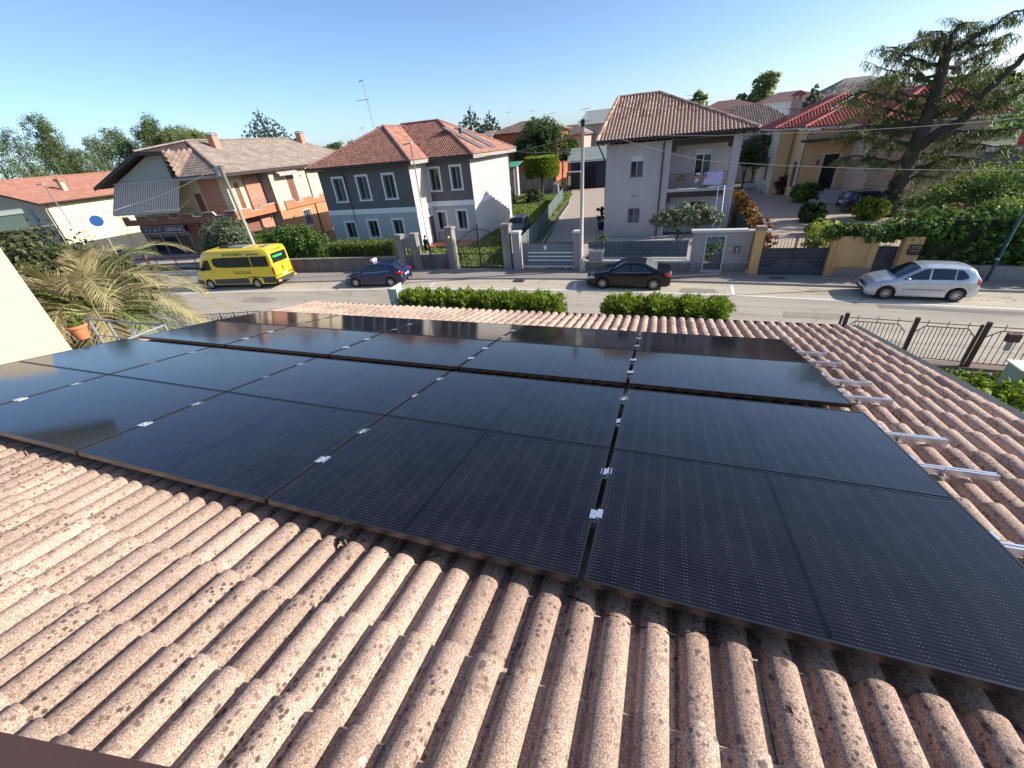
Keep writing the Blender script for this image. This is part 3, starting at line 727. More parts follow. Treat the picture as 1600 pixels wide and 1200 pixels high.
# front plane of left block, up to hip lines
xm = (XW + XE1) / 2; half = (XE1 - XW) / 2; yr = E1 + half; zr = ez + sl * half
ridgeY = (E2 + YN) / 2; hB = (YN - E2) / 2; zB = ez + sl * hB
def slab(name, pts, d, mat, par): return B().prism(pts, d).build(name, mat, par)
def under(pts, par, mat=SOFF, d=-.16):   # solid roof body under a tiled plane
    return B().prism([(p[0], p[1], p[2] - .02) for p in pts], (0, 0, d)).build('roof_slab', mat, par)
A1 = [(XW, E1, ez), (XE1, E1, ez), (xm, yr, zr)]
A2 = [(XE1, E1, ez), (XE1, E2, ez), (xm, E2 + half, zr), (xm, yr, zr)]
B1 = [(XE1, E2, ez), (XE2, E2, ez), (XE2 - hB, ridgeY, zB), (xm - .2, ridgeY, zB), (xm, E2 + half, zr)]
B2 = [(XE2, E2, ez), (XE2, YN, ez), (XE2 - hB, ridgeY, zB)]
W1 = [(XW, YN, ez), (XW, E1, ez), (xm, yr, zr), (XW + hB, ridgeY, zB)]
N1 = [(XE2, YN, ez), (XW, YN, ez), (XW + hB, ridgeY, zB), (XE2 - hB, ridgeY, zB)]
for k, P in enumerate((A1, A2, B1, B2, W1, N1)):
    under([(a, b_, c - .001 * k) for a, b_, c in P], h2)
    if k < 4: tiles(h2, P, .235, .34, .05, RT2)
    else: B().prism([(p[0], p[1], p[2] + .012 + .001 * k) for p in P], (0, 0, .02)).build('roof_back', RT2b, h2)
for a, b_ in ((A1[1], A1[2]), (A1[0], A1[2]), (B1[1], B1[2]), (B1[2], B1[3]), (B2[1], B2[2]), (A1[2], B1[4])): ridge(h2, np.array(a) + (0, 0, .05), np.array(b_) + (0, 0, .05), .13, RT2b)
v0, v1 = np.array((XE1, E2, ez + .03)), np.array((xm, E2 + half, zr + .03))
B().tube([v0, v1], .05, 6).build('valley_flashing', COPP, h2)
# eaves boards and gutters
for a0, a1, y, x0 in ((XW, XE1, E1, 0), (XE1 + .02, XE2, E2, 0)):
    B().box(a0, a1, y + .02, y + .65, ez - .3, ez - .2).build('soffit', SOFF, h2); gutter(h2, (a0, y - .05, ez - .08), (a1, y - .05, ez - .08), .075, COPP)
for x, y0, y1 in ((XE1, E1, E2), (XE2, E2, YN)):
    B().box(x - .62, x - .02, y0 + .7, y1, ez - .31, ez - .21).build('soffit', SOFF, h2); B().box(x + .01, x + .045, y0, y1, ez - .3, ez - .03).build('fascia', M('light_fascia', (.34, .3, .26), .8), h2)
B().tube([(-26.95, 31.3, ez - .15), (-26.9, 31.85, .25), (-26.9, 31.93, 0), (-26.9, 31.93, -5.9)], .05, 8).build('drainpipe', COPP, h2)
B().tube([(-16.0, 44.8, ez - .15), (-16.03, 44.85, -5.9)], .05, 8).build('drainpipe', COPP, h2)
# two solar collectors lying on the east slope
up = np.array((-hB, 0, zB - ez)); up = up / np.linalg.norm(up)
for i, (y0, y1) in enumerate(((37.4, 38.6), (39.9, 41.3))):
    o = np.array((XE2, 0, ez + .11)) + up * .5
    P = [o + (0, y0, -.03), o + (0, y1, 0), o + up * 4.0 + (0, y1 - .0, 0), o + up * 4.0 + (0, y0, 0)]
    B().prism([tuple(p) for p in P], (0, 0, .06)).build('solar_collector', M('collector_glass', (.16, .13, .12), .7, .1, 5, 0), h2)
B().box(-18.6, -18.4, 38.9, 39.1, 2.3, 3.1).build('vent_pipe', DARKMET, h2); B().tube([(-22.2, 38.6, 2.8), (-22.2, 38.6, 3.35)], .07, 8).build('vent_pipe', RT2b, h2)

# ---- grey-mauve house with the corner balcony
h3 = thing('mauve_house', 'two storey grey mauve house with a corner balcony and spotted clay roof', 'house', (0, 40, -6))
MV = M('mauve_render', (.52, .455, .435), .93, .06, .9, .25, 50, dirt=.16); MVL = M('pale_mauve_render', (.58, .58, .58), .93, .05, .8, .2, 50)
F3 = Fr((-4.7, 35.6), (1, 0)); Y0 = 35.6
wl = [(1.86, 2.82, -1.6, -.05), (1.86, 2.82, -4.92, -3.42)]
wallb(B(), F3, 0, 4.2, -6.05, .78, wl, .16).build('wall', MV, h3)
B().fbox(F3, 4.2, 4.75, -1.6, .02, -2.6, .78).fbox(F3, 4.2, 4.72, -1.6, .02, -6.05, -2.6).build('pillar', MV, h3)
B().fbox(F3, 8.82, 9.38, -.55, .02, -6.05, .78).build('pillar', MV, h3)
FB3 = Fr((0, 37.2), (1, 0))
wallb(B(), FB3, .06, 4.2, -2.62, .78, [(1.83, 3.0, -1.75, -.05)], .14).build('balcony_wall', MV, h3)
wallb(B(), FB3, .06, 4.2, -6.05, -2.85, [(1.9, 2.98, -4.8, -3.7)], .14).build('ground_wall', MVL, h3)
wallb(B(), Fr((4.65, 37.2), (0, 1)), 0, 8.8, -6.05, .78, [(3, 4, -4.8, -3.6)]).build('wall', MV, h3); wallb(B(), Fr((-4.7, 46), (0, -1)), 0, 10.4, -6.05, .78).build('wall', MV, h3)
B().box(4.2, 4.65, 37.2, 37.4, -6.05, .78).build('wall', MV, h3)
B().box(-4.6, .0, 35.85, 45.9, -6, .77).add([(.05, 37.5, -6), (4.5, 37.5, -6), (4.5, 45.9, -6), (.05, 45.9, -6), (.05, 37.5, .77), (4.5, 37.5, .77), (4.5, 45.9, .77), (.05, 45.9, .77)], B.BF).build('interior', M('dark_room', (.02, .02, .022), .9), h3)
BLD = M('roller_blind', (.62, .62, .6), .7, .05, 20, .1)
STN = M('stone_sill', (.5, .49, .48), .8, .1, 9, .1)
window(h3, F3, wl[0], PVC, GL, sill=STN, sw=.02, rec=.1, blind=.42, blindm=BLD, mull=1, back=None)
window(h3, F3, wl[1], PVC, GL, sill=STN, sw=.02, rec=.1, blind=.4, blindm=BLD, bars=PVC)
window(h3, FB3, (1.83, 3.0, -1.75, -.05), WT, GL, sill=None, rec=.08, blind=.38, blindm=BLD)
window(h3, FB3, (1.9, 2.98, -4.8, -3.7), PVC, GL, sill=STN, sw=.02, rec=.08, bars=DARKMET)
B().fbox(F3, 4.7, 9.3, -1.6, .06, -2.75, -2.58).build('balcony_slab', STN, h3)
B().fbox(F3, 4.7, 9.0, -1.6, -.02, -3.15, -2.755).fbox(F3, 4.7, 5.0, -.5, -.03, -3.5, -3.15).build('balcony_beam', DKW, h3)
b = B(); b.fbox(F3, 4.75, 8.85, -.06, -.02, -1.55, -1.51).fbox(F3, 4.75, 8.85, -.06, -.02, -2.5, -2.47)
for k in range(36): b.fbox(F3, 4.8 + k * .114, 4.815 + k * .114, -.05, -.03, -2.5, -1.52)
b.build('balcony_railing', M('dark_grey_railing', (.07, .065, .06), .5, .1, 5, 0), h3)
B().fbox(F3, 4.6, 9.0, -.5, -.12, .35, .72).fbox(F3, 4.75, 5.1, -.45, -.1, .0, .35).fbox(F3, 8.55, 8.82, -.45, -.1, .05, .4).build('roof_beam', DKW, h3)
EX0, EX1, EY0, EY1 = -5.35, 5.5, 34.75, 46.9; ez3 = 1.06; RY = 40.9; rz3 = 4.0; RX0, RX1 = -4.55, -1.35
front = [(EX0, EY0, ez3), (EX1, EY0, ez3), (RX1, RY, rz3), (RX0, RY, rz3)]
east = [(EX1, EY0, ez3), (EX1, EY1, ez3), (RX1, RY, rz3)]; west = [(EX0, EY1, ez3), (EX0, EY0, ez3), (RX0, RY, rz3)]
north = [(EX1, EY1, ez3), (EX0, EY1, ez3), (RX0, RY, rz3), (RX1, RY, rz3)]
for k, P in enumerate((front, east, west, north)):
    under([(a, b_, c - .001 * k) for a, b_, c in P], h3, DKW, -.14)
tiles(h3, front, .25, .37, .085, RT3, indiv=300); tiles(h3, east, .25, .37, .06, RT3); tiles(h3, west, .25, .37, .06, RT3); tiles(h3, north, .25, .37, .06, RT3)
for a, b_ in ((front[1], front[2]), (front[0], front[3]), (front[2], front[3]), (east[1], RX1 and east[2])): ridge(h3, np.array(a) + (0, 0, .06), np.array(b_) + (0, 0, .06), .14, RT3)
for k in range(17):
    x = EX0 + .35 + k * .64; B().box(x, x + .1, EY0 + .06, Y0 - .02, ez3 - .26, ez3 - .12).build('rafter', DKW, h3)
gutter(h3, (EX0, EY0 - .06, ez3 - .06), (EX1, EY0 - .06, ez3 - .06), .07, COPP)
B().tube([(-.45, EY0, ez3 - .15), (-.5, Y0 - .1, .55), (-.5, Y0 - .08, -5.9)], .055, 8).build('drainpipe', COPP, h3)
B().tube([(EX0 + .1, EY0, ez3 - .15), (-4.95, Y0 + .3, .0), (-4.78, Y0 + .4, -.5), (-4.78, Y0 + .4, -5.9)], .05, 8).build('drainpipe', COPP, h3)
B().tube([(-2.6, 35.55, -2.85), (-2.5, 35.45, -2.95), (-2.35, 35.45, -2.9), (-2.2, 35.55, -2.85)], .03, 6).build('wall_hook', PVC, h3)
# things on the balcony
fx = B(); 
t = thing('flower_box', 'terracotta window box of red flowers hanging on the balcony railing', 'flower box', (2.15, 35.5, -1.75))
B().box(1.65, 2.68, 35.38, 35.56, -1.86, -1.68).build('box', TERRA, t)
leaves('flowers', LEAF('red_flowers', (.3, .02, .02), (.45, .12, .1)), t, [(2.16, 35.46, -1.6, .5, .1, .1)], 160, .09, 3)
t = thing('drying_cloth', 'lilac checked cloth drying over the balcony railing', 'cloth', (3.2, 35.55, -2.5))
mcl = NT('lilac_check'); p = mcl.objv(); wv = mcl.n('ShaderNodeTexChecker'); wv.inputs['Scale'].default_value = 9; mcl.l(mcl.pos(), wv.inputs[0]); wv.inputs[1].default_value = (.52, .44, .66, 1); wv.inputs[2].default_value = (.66, .6, .76, 1); mcl.bsdf(wv.outputs[0], .9)
V = []; F = []
for i in range(19):
    x = 2.55 + i * .07
    for j, (y, z) in enumerate(((35.72, -1.8), (35.66, -1.49), (35.56, -1.47), (35.54, -1.75), (35.53, -2.05), (35.52, -2.3 - .006 * i))): V.append((x - (.12 if j == 5 else 0) * .5, y + .018 * math.sin(i * 1.1 + j), z))
for i in range(18):
    for j in range(5): F.append((i * 6 + j, i * 6 + j + 1, i * 6 + j + 7, i * 6 + j + 6))
q = bpy.data.objects.new('fabric', rawmesh('fabric', V, F, mcl.m, True)); link(q, t)
V2 = [(1.95 + i * .06, 35.54 + .01 * math.sin(i * 2), z) for i in range(6) for z in (-1.5, -2.2 + .05 * i)]
q = bpy.data.objects.new('white_towel', rawmesh('white_towel', V2, [(2 * i, 2 * i + 1, 2 * i + 3, 2 * i + 2) for i in range(5)], WT)); link(q); tag(q, 'white towel hanging over the balcony railing beside the lilac cloth', 'towel')
for i, x in enumerate((.95, 3.35)):
    t = thing('balcony_chair', 'wicker chair on the balcony %s' % ('left of the flower box' if i == 0 else 'behind the lilac cloth'), 'chair', (x, 36.3, -2.58), 0, 'wicker chairs on the balcony')
    m = M('wicker', (.3, .22, .13), .8, .2, 20, .4); B().box(x - .28, x + .28, 36.05, 36.6, -2.2, -2.12).build('seat', m, t)
    b = B(); V = [(x + .3 * math.cos(a), 36.62 + .02, -2.1 + .55 * math.sin(a)) for a in [math.pi * k / 8 for k in range(9)]]; b.prism(V, (0, .05, 0)).build('backrest', m, t)
    for sx in (-.25, .22):
        for sy in (36.07, 36.54): bx('leg', m, t, x + sx, x + sx + .03, sy, sy + .03, -2.575, -2.2)
t = thing('ladder', 'white aluminium ladder leaning against the balcony of the mauve house', 'ladder', (3.78, 34.2, -6))
b0, b1 = np.array((3.56, 34.0, -5.96)), np.array((3.6, 35.42, -2.45)); c0, c1 = b0 + (.5, 0, 0), b1 + (.42, 0, 0)
ms = M('ladder_aluminium', (.7, .72, .73), .4, .05, 5, 0, metal=.4)
B().tube([b0, b1], .032, 6).build('stile', ms, t); B().tube([c0, c1], .032, 6).build('stile', ms, t)
for k in range(1, 13): q0 = b0 + (b1 - b0) * k / 13; q1 = c0 + (c1 - c0) * k / 13; B().tube([q0, q1], .016, 6).build('rung', ms, t)

# ---- brown and orange house with shop (left)
O1 = (-38.41, 29.39); T1 = R(5)
h1 = thing('shop_house', 'two storey brown, brick and cream house above a glass fronted shop', 'house', (O1[0], O1[1], -6), T1, world=False)
def L1(o): return o
F1 = Fr((0, 0), (1, 0)); F1e = Fr((0, 0), (0, 1))       # local frames: front (outward -y), east (outward +x)
def f1b(name, mat, F, *a, **k):
    b = B().fbox(F, *a); b.v = [(p[0], p[1], p[2] + 6) for p in b.v]; return b.build(name, mat, h1, **k)
def l1(b): b.v = [(p[0], p[1], p[2] + 6) for p in b.v]; return b
BRK = NT('thin_brick'); bt = BRK.n('ShaderNodeTexBrick'); mp = BRK.n('ShaderNodeMapping'); BRK.l(BRK.n('ShaderNodeTexCoord').outputs['Generated'], mp.inputs[0])
def brickmat(name, a, b, mortar, sc=1.0, bw=.24, bh=.07):
    t = NT(name); s = t.n('ShaderNodeSeparateXYZ'); t.l(t.pos(), s.inputs[0]); cmb = t.n('ShaderNodeCombineXYZ')
    t.l(t.math('ADD', s.outputs[0], s.outputs[1]), cmb.inputs[0]); t.l(s.outputs[2], cmb.inputs[1])
    k = t.n('ShaderNodeTexBrick'); t.l(cmb.outputs[0], k.inputs[0]); k.inputs['Color1'].default_value = (*a, 1); k.inputs['Color2'].default_value = (*b, 1); k.inputs['Mortar'].default_value = (*mortar, 1)
    k.inputs['Scale'].default_value = sc; k.inputs['Brick Width'].default_value = bw; k.inputs['Row Height'].default_value = bh; k.inputs['Mortar Size'].default_value = .008
    t.bsdf(k.outputs[0], .9, 0, t.bump(k.outputs['Fac'], -.5, .01)); return t.m
BR1 = brickmat('red_brick', (.42, .17, .1), (.5, .23, .15), (.4, .28, .22))
ORG = M('orange_render', (.5, .19, .09), .9, .08, 1, .2, 50, dirt=.12); BRN = M('brown_render', (.22, .1, .07), .9, .1, 1, .2, 50)
CRM = M('pale_yellow_render', (.62, .54, .36), .92, .06, 1, .2, 50, dirt=.08); GRN = M('grey_green_render', (.36, .36, .32), .92, .05, 1, .2, 50)
SHUT = M('brown_shutter', (.2, .085, .055), .6, .15, 8, .1)
FR = Fr((-14.6, 1.3), (1, 0))                            # recessed front wall
hg = [(.5, 6.2, -5.95, -3.62)]
l1(wallb(B(), FR, 0, 13.4, -6.02, -2.6, hg + [(8.2, 9.4, -5.9, -3.5)])).build('lower_wall', BRN, h1)
l1(wallb(B(), FR, 0, 13.4, -2.6, 1.2, [(9.1, 10.0, -2.5, -.2)])).build('upper_wall', CRM, h1)
l1(B().fbox(FR, 10.3, 12.6, 0, .06, -2.6, 1.15)).build('brick_panel', BR1, h1)
l1(B().fbox(FR, 6.4, 9.3, -.02, .02, -6.02, -2.62)).build('brown_panel', M('rust_brown_panel', (.16, .065, .045), .8), h1)
# shop glazing
for k, (a, c) in enumerate(((.5, 2.3), (2.3, 4.5), (4.5, 6.2))): l1(B().fbox(FR, a + .03, c - .03, -.14, -.12, -5.9, -3.66)).build('shop_window', GLASSY('shop_glass', (.02, .022, .025), .03, .9), h1)
b = B()
for a in (.5, 2.25, 4.45, 6.12): b.fbox(FR, a, a + .09, -.18, -.02, -5.95, -3.62)
b.fbox(FR, .5, 6.2, -.18, -.02, -5.98, -5.9).fbox(FR, .5, 6.2, -.17, -.03, -3.7, -3.62); l1(b).build('shop_frame', M('grey_alu', (.35, .36, .37), .4, .05, 5, 0, metal=.5), h1)
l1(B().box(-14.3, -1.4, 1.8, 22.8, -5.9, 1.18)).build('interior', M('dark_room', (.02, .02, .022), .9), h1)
# balcony parapet with castellated top
def parapet(F, a0, a1, z0, zt, dips, mat, name='parapet'):
    pts = [(a0, z0), (a1, z0), (a1, zt)]
    for c in sorted(dips, reverse=True): pts += [(c + .75, zt), (c + .5, zt - .33), (c - .5, zt - .33), (c - .75, zt)]
    pts.append((a0, zt)); l1(B().fprism(F, pts, -.14, 0)).build(name, mat, h1)
    for i in range(2, len(pts) - 1):
        p, q = pts[i], pts[i + 1]
        if abs(p[0] - q[0]) < .01: continue
        P = [F.p(p[0], .03, p[1]), F.p(q[0], .03, q[1]), F.p(q[0], -.17, q[1]), F.p(p[0], -.17, p[1])]; l1(B().prism(P, (0, 0, .05))).build('coping', STN, h1)
parapet(F1, -14.6, 0.0, -2.66, -1.82, [-13.2, -10.6, -7.6, -4.6, -1.9], BRN)
parapet(F1e, .0, 5.3, -2.66, -1.84, [2.6], ORG); parapet(Fr((.35, 0), (0, 1)), 6.4, 13.3, -2.66, -1.84, [8.6, 11.6], ORG)
f1b('balcony_floor', ORG, F1, -14.6, -.15, -1.28, -.15, -2.64, -2.5); l1(B().box(-1.2, -.15, 0.2, 5.4, -2.63, -2.5)).build('balcony_floor', ORG, h1)
f1b('parapet_return', M('painted_shade_orange', (.3, .12, .07), .9), Fr((-.0, 5.3), (1, 0)), -.02, .35, -.14, 0.05, -2.66, -1.84)  # street-facing return: the orange darkened, shade put into its colour
# railing over the dips
b = B(); mr = M('wrought_iron', (.05, .035, .03), .6, .1, 5, 0)
for k in range(50):
    if k % 2 == 0: b.fbox(F1, -14.5 + k * .29, -14.485 + k * .29, -.1, -.085, -2.15, -1.35)
b.fbox(F1, -14.5, -.1, -.1, -.08, -1.37, -1.35); b.fbox(F1e, .1, 13.2, -.1, -.08, -1.37, -1.35)
for k in range(46): b.fbox(F1e, .2 + k * .285, .212 + k * .285, -.1, -.085, -2.15, -1.36)
l1(b).build('balcony_railing', mr, h1)
# east side, front part (recessed) and rear part (flush with the parapet)
FE1 = Fr((-1.2, 1.3), (0, 1)); FE2 = Fr((0.2, 5.5), (0, 1)); FN = Fr((-1.2, 5.5), (1, 0))
l1(wallb(B(), FE1, 0, 4.2, -2.6, 1.2, [(.9, 1.5, -2.45, .4)])).build('upper_wall', CRM, h1); l1(wallb(B(), FE1, 0, 4.2, -6.02, -2.66)).build('lower_wall', BRN, h1)
l1(B().fbox(FE1, 2.1, 4.0, 0, .25, -2.5, 1.18)).build('brick_panel', BR1, h1); l1(B().fbox(FE1, 2.4, 4.05, 0, .3, -6, -2.68)).build('brick_panel', BR1, h1)
l1(wallb(B(), FN, 0, 1.4, -6.02, 1.2)).build('return_wall', M('painted_shade_render', (.26, .25, .22), .9), h1)  # cream return wall facing the street, its shade put into a grey colour
l1(wallb(B(), FE2, 0, 7.8, -2.66, 1.2, [(2.35, 3.45, -2.4, .55)])).build('upper_wall', CRM, h1)
l1(wallb(B(), FE2, 0, 7.8, -6.02, -2.66, [(3.3, 4.6, -4.8, -3.15)])).build('lower_wall', M('orange_ground_render', (.5, .24, .11), .9, .08, 1, .2, 50, dirt=.15), h1)
l1(wallb(B(), Fr((-14.6, 23), (0, -1)), 0, 21.7, -6.02, 1.2)).build('wall', CRM, h1); l1(wallb(B(), Fr((.2, 13.3), (0, 1)), 0, 9.6, -6.02, 1.2)).build('wall', CRM, h1)
l1(B().fbox(FE1, .92, 1.48, -.1, -.06, -2.45, .4)).build('shutter', SHUT, h1); l1(B().fbox(FE2, 2.36, 2.88, -.06, -.02, -2.4, .54)).build('shutter', SHUT, h1); l1(B().fbox(FE2, 2.92, 3.44, -.06, -.02, -2.4, .54)).build('shutter', SHUT, h1)
l1(B().fbox(FR, 9.12, 9.98, -.1, -.06, -2.5, -.2)).build('shutter', SHUT, h1)
def lwin(F, h, **k):
    # window built in the house's own frame
    b = B(); b.fbox(F, h[0], h[0] + .08, -.16, -.1, h[2], h[3]).fbox(F, h[1] - .08, h[1], -.16, -.1, h[2], h[3]).fbox(F, h[0], h[1], -.16, -.1, h[2], h[2] + .08).fbox(F, h[0], h[1], -.16, -.1, h[3] - .08, h[3])
    for q in range(1, 8): x = h[0] + (h[1] - h[0]) * q / 8; b.fbox(F, x - .008, x + .008, .03, .045, h[2], h[3])
    b.fbox(F, h[0] - .1, h[1] + .1, -.02, .08, h[2] - .08, h[2]).fbox(F, h[0] - .1, h[0], -.02, .05, h[2], h[3]).fbox(F, h[1], h[1] + .1, -.02, .05, h[2], h[3]).fbox(F, h[0] - .1, h[1] + .1, -.02, .05, h[3], h[3] + .1)
    o = l1(b).build('window', STN, h1); q = l1(B().fbox(F, h[0] + .05, h[1] - .05, -.15, -.13, h[2] + .05, h[3] - .05)).build('pane', GL); q.parent = o
lwin(FE2, (3.3, 4.6, -4.8, -3.15)); lwin(FR, (8.2, 9.4, -5.9, -3.5))
l1(B().fbox(FE2, 5.6, 5.72, 0, .1, -6, 1.2)).build('drainpipe', COPP, h1)
l1(B().tube([(.35, 9.9, .35), (.5, 9.9, .3), (.5, 9.9, .1)], .06, 6)).build('wall_lamp', DARKMET, h1)
# roof
ridx, rz, e_x, w_x = -6.8, 4.3, .75, -15.6; ezz = 1.3; wz = 1.1
RE = [(e_x, -.35, ezz), (e_x, 23.5, ezz), (ridx, 19, rz), (ridx, 4.1, rz)]
RF = [(-5.0, -.35, ezz), (e_x, -.35, ezz), (ridx, 4.1, rz), (-6.6, 2.5, 3.45), (-5.0, .9, 3.4)]
RF = [(-5.0, -.35, ezz), (e_x, -.35, ezz), (ridx, 4.1, rz), (-5.0, 2.76, 3.38)]
RW_ = [(w_x, 23.5, wz), (w_x, -.35, wz), (-8.2, -.35, 3.65), (ridx, 4.1, rz), (ridx, 19, rz)]
RJ = [(-8.2, -.35, 3.65), (-5.0, -.35, 3.45), (-5.0, 2.76, 3.39), (ridx, 4.1, rz)]
RN = [(e_x, 23.5, ezz), (w_x, 23.5, wz), (ridx, 19, rz)]
for k, P in enumerate((RE, RF, RW_, RJ, RN)):
    PP = [(a, b_, c + 6 - .001 * k) for a, b_, c in P]; B().prism([(p[0], p[1], p[2] - .02) for p in PP], (0, 0, -.17)).build('roof_slab', DKW, h1)
h1w = thing('tmp', 'x', 'x'); bpy.data.objects.remove(h1w)
CW_save = CW
for P in (RE, RF, RJ, RN): tiles(h1, [(a, b_, c + 6) for a, b_, c in P], .25, .36, .045, RT1)
B().prism([(p[0], p[1], p[2] + 6.01) for p in RW_], (0, 0, .03)).build('roof_west', RT1, h1)
for a, b_ in ((RE[0], RE[3]), (RE[2], RE[3]), (RJ[0], RJ[3])): ridge(h1, np.array(a) + (0, 0, 6.05), np.array(b_) + (0, 0, 6.05), .15, RT1, .42)
# gable wall and barge boards
l1(B().fprism(Fr((0, .5), (1, 0)), [(-14.3, 1.0), (-5.1, 1.3), (-5.1, 3.2), (-8.1, 3.3)], -.2, 0)).build('gable_wall', GRN, h1)
l1(B().fprism(Fr((0, -.36), (1, 0)), [(w_x, wz - .3), (w_x, wz), (-8.2, 3.68), (-4.95, 3.48), (-4.95, ezz), (-5.15, ezz), (-5.15, 3.2), (-8.15, 3.36)], 0, .05)).build('barge_board', DKW, h1)
l1(B().box(-5.1, -4.97, -.36, 2.6, 1.3, 3.4)).build('gable_cheek', DKW, h1); tiles(h1, [(-4.35, -.34, 7.36), (-4.93, 2.85, 9.5), (-4.96, -.34, 9.46)], .25, .3, .02, RT5)
l1(B().fbox(F1, -5.0, .7, .3, .36, ezz - .28, ezz - .05)).build('fascia', M('light_fascia', (.34, .3, .26), .8), h1); l1(B().box(e_x, e_x + .05, -.3, 23, ezz - .25, ezz - .03)).build('gutter', COPP, h1)
for i, (yy, xx) in enumerate(((5.6, -5.0), (19.2, -5.3))):
    zt = rz - (ridx * -1 + xx) * .0 + (0.0)
    zz = ezz + (rz - ezz) * (e_x - xx) / (e_x - ridx)
    c = l1(B().box(xx - .35, xx + .35, yy - .35, yy + .35, zz - .3, zz + 1.05)).build('chimney', BR1, h1)
    q = B().box(xx - .4, xx + .4, yy - .4, yy + .4, zz + 1.05 + 6, zz + 1.15 + 6).box(xx - .3, xx + .3, yy - .3, yy + .3, zz + 1.25 + 6, zz + 1.31 + 6).box(xx - .35, xx - .25, yy - .35, yy - .25, zz + 7.15, zz + 7.25).box(xx + .25, xx + .35, yy + .25, yy + .35, zz + 7.15, zz + 7.25).build('chimney_cap', RT1); q.parent = c
# awnings
def stripe(name, a, b, f, horiz=False):
    t = NT(name); s = t.n('ShaderNodeSeparateXYZ'); t.l(t.objv(), s.inputs[0]); q = t.math('FRACT', t.math('MULTIPLY', s.outputs[1 if horiz else 0], f))
    c = t.mix(t.math('GREATER_THAN', q, .5), a, b); t.bsdf(c, .9); return t.m
AWN = stripe('striped_canvas', (.62, .52, .41), (.27, .24, .21), 3.4); AWN2 = stripe('striped_canvas_b', (.5, .46, .4), (.22, .21, .22), 3.4, True)
t = thing('awning', 'large beige and grey striped awning lowered under the gable of the shop house', 'awning', (O1[0], O1[1], -6), T1, world=False)
V = []; F = []; n = 42
for i in range(n + 1):
    x = -13.7 + 8.5 * i / n; xb = -13.75 + 8.7 * i / n
    V += [(x, .35, 7.2), (x * .5 + xb * .5, -.42 + .015 * math.sin(i), 5.95), (xb, -1.15, 4.72), (xb, -1.18, 4.44 + (.07 if i % 2 else 0))]
for i in range(n):
    for j in range(3): F.append((4 * i + j, 4 * i + 4 + j, 4 * i + 5 + j, 4 * i + 1 + j))
q = bpy.data.objects.new('canvas', rawmesh('canvas', V, F, AWN)); link(q, t)
B().tube([(-13.85, -1.16, 4.72), (-5.0, -1.16, 4.72)], .035, 6).build('front_bar', STN, t); B().tube([(-13.85, .36, 7.22), (-5.0, .36, 7.22)], .06, 8).build('roller', STN, t)
for x in (-13.8, -5.05): B().tube([(x, .3, 5.4), (x, -1.15, 4.72)], .025, 6).build('arm', STN, t)
t = thing('awning', 'small striped awning rolled half out above the cream balcony wall', 'awning', (O1[0], O1[1], -6), T1, world=False)
V = []; F = []
for i in range(17):
    y = 6.2 + 3.0 * i / 16; V += [(.25, y, 7.12), (1.0, y, 6.72), (1.02, y, 6.52 + (.06 if i % 2 else 0))]
for i in range(16):
    for j in range(2): F.append((3 * i + j, 3 * i + 3 + j, 3 * i + 4 + j, 3 * i + 1 + j))
q = bpy.data.objects.new('canvas', rawmesh('canvas', V, F, AWN2)); link(q, t); B().tube([(1.0, 6.15, 6.72), (1.0, 9.25, 6.72)], .03, 6).build('front_bar', STN, t)
# shop sign
def text(name, s, size, mat, par, mtx, ext=.006, align='LEFT', spacing=1.0):
    cu = bpy.data.curves.new(name, 'FONT'); cu.body = s; cu.size = size; cu.extrude = ext; cu.align_x = align; cu.space_character = spacing; cu.resolution_u = 3
    o = bpy.data.objects.new(name, cu); COL.objects.link(o); bpy.context.view_layer.update()
    me = bpy.data.meshes.new_from_object(o.evaluated_get(bpy.context.evaluated_depsgraph_get())); bpy.data.objects.remove(o)
    me.materials.clear(); me.materials.append(mat); me.name = name
    q = bpy.data.objects.new(name, me); COL.objects.link(q)
    if par is not None: q.parent = par
    q.matrix_basis = mtx; return q
t = thing('shop_sign', 'long dark blue shop sign lettered FIAT and CONTI & C. over the shop windows', 'sign', (O1[0], O1[1], -6), T1, world=False)
NAVY = M('navy_sign', (.012, .014, .05), .35, .1, 4, 0)
B().box(-14.15, -8.1, .92, 1.1, 2.42, 3.05).build('board', NAVY, t); B().box(-14.2, -14.15, .9, 1.1, 2.38, 3.09).box(-14.15, -8.1, .9, 1.1, 3.05, 3.09).box(-14.15, -8.1, .9, 1.1, 2.38, 2.42).build('frame', STN, t)
RX = Matrix.Rotation(R(90), 4, 'X')
WL_ = M('sign_white', (.75, .76, .8), .5, .03, 5, 0)
for i, ch in enumerate('FIAT'):
    x = -13.75 + i * .62
    text('letter', ch, .46, WL_, t, Matrix.Translation((x + .2, .912, 2.57)) @ RX, .004)
    B().box(x + .03, x + .06, .905, .92, 2.5, 2.97).box(x + .59, x + .61, .905, .92, 2.5, 2.97).build('letter_box', M('sign_blue', (.15, .18, .35), .4), t)
text('lettering', 'CONTI & C.', .5, WL_, t, Matrix.Translation((-10.75, .912, 2.56)) @ RX, .004)

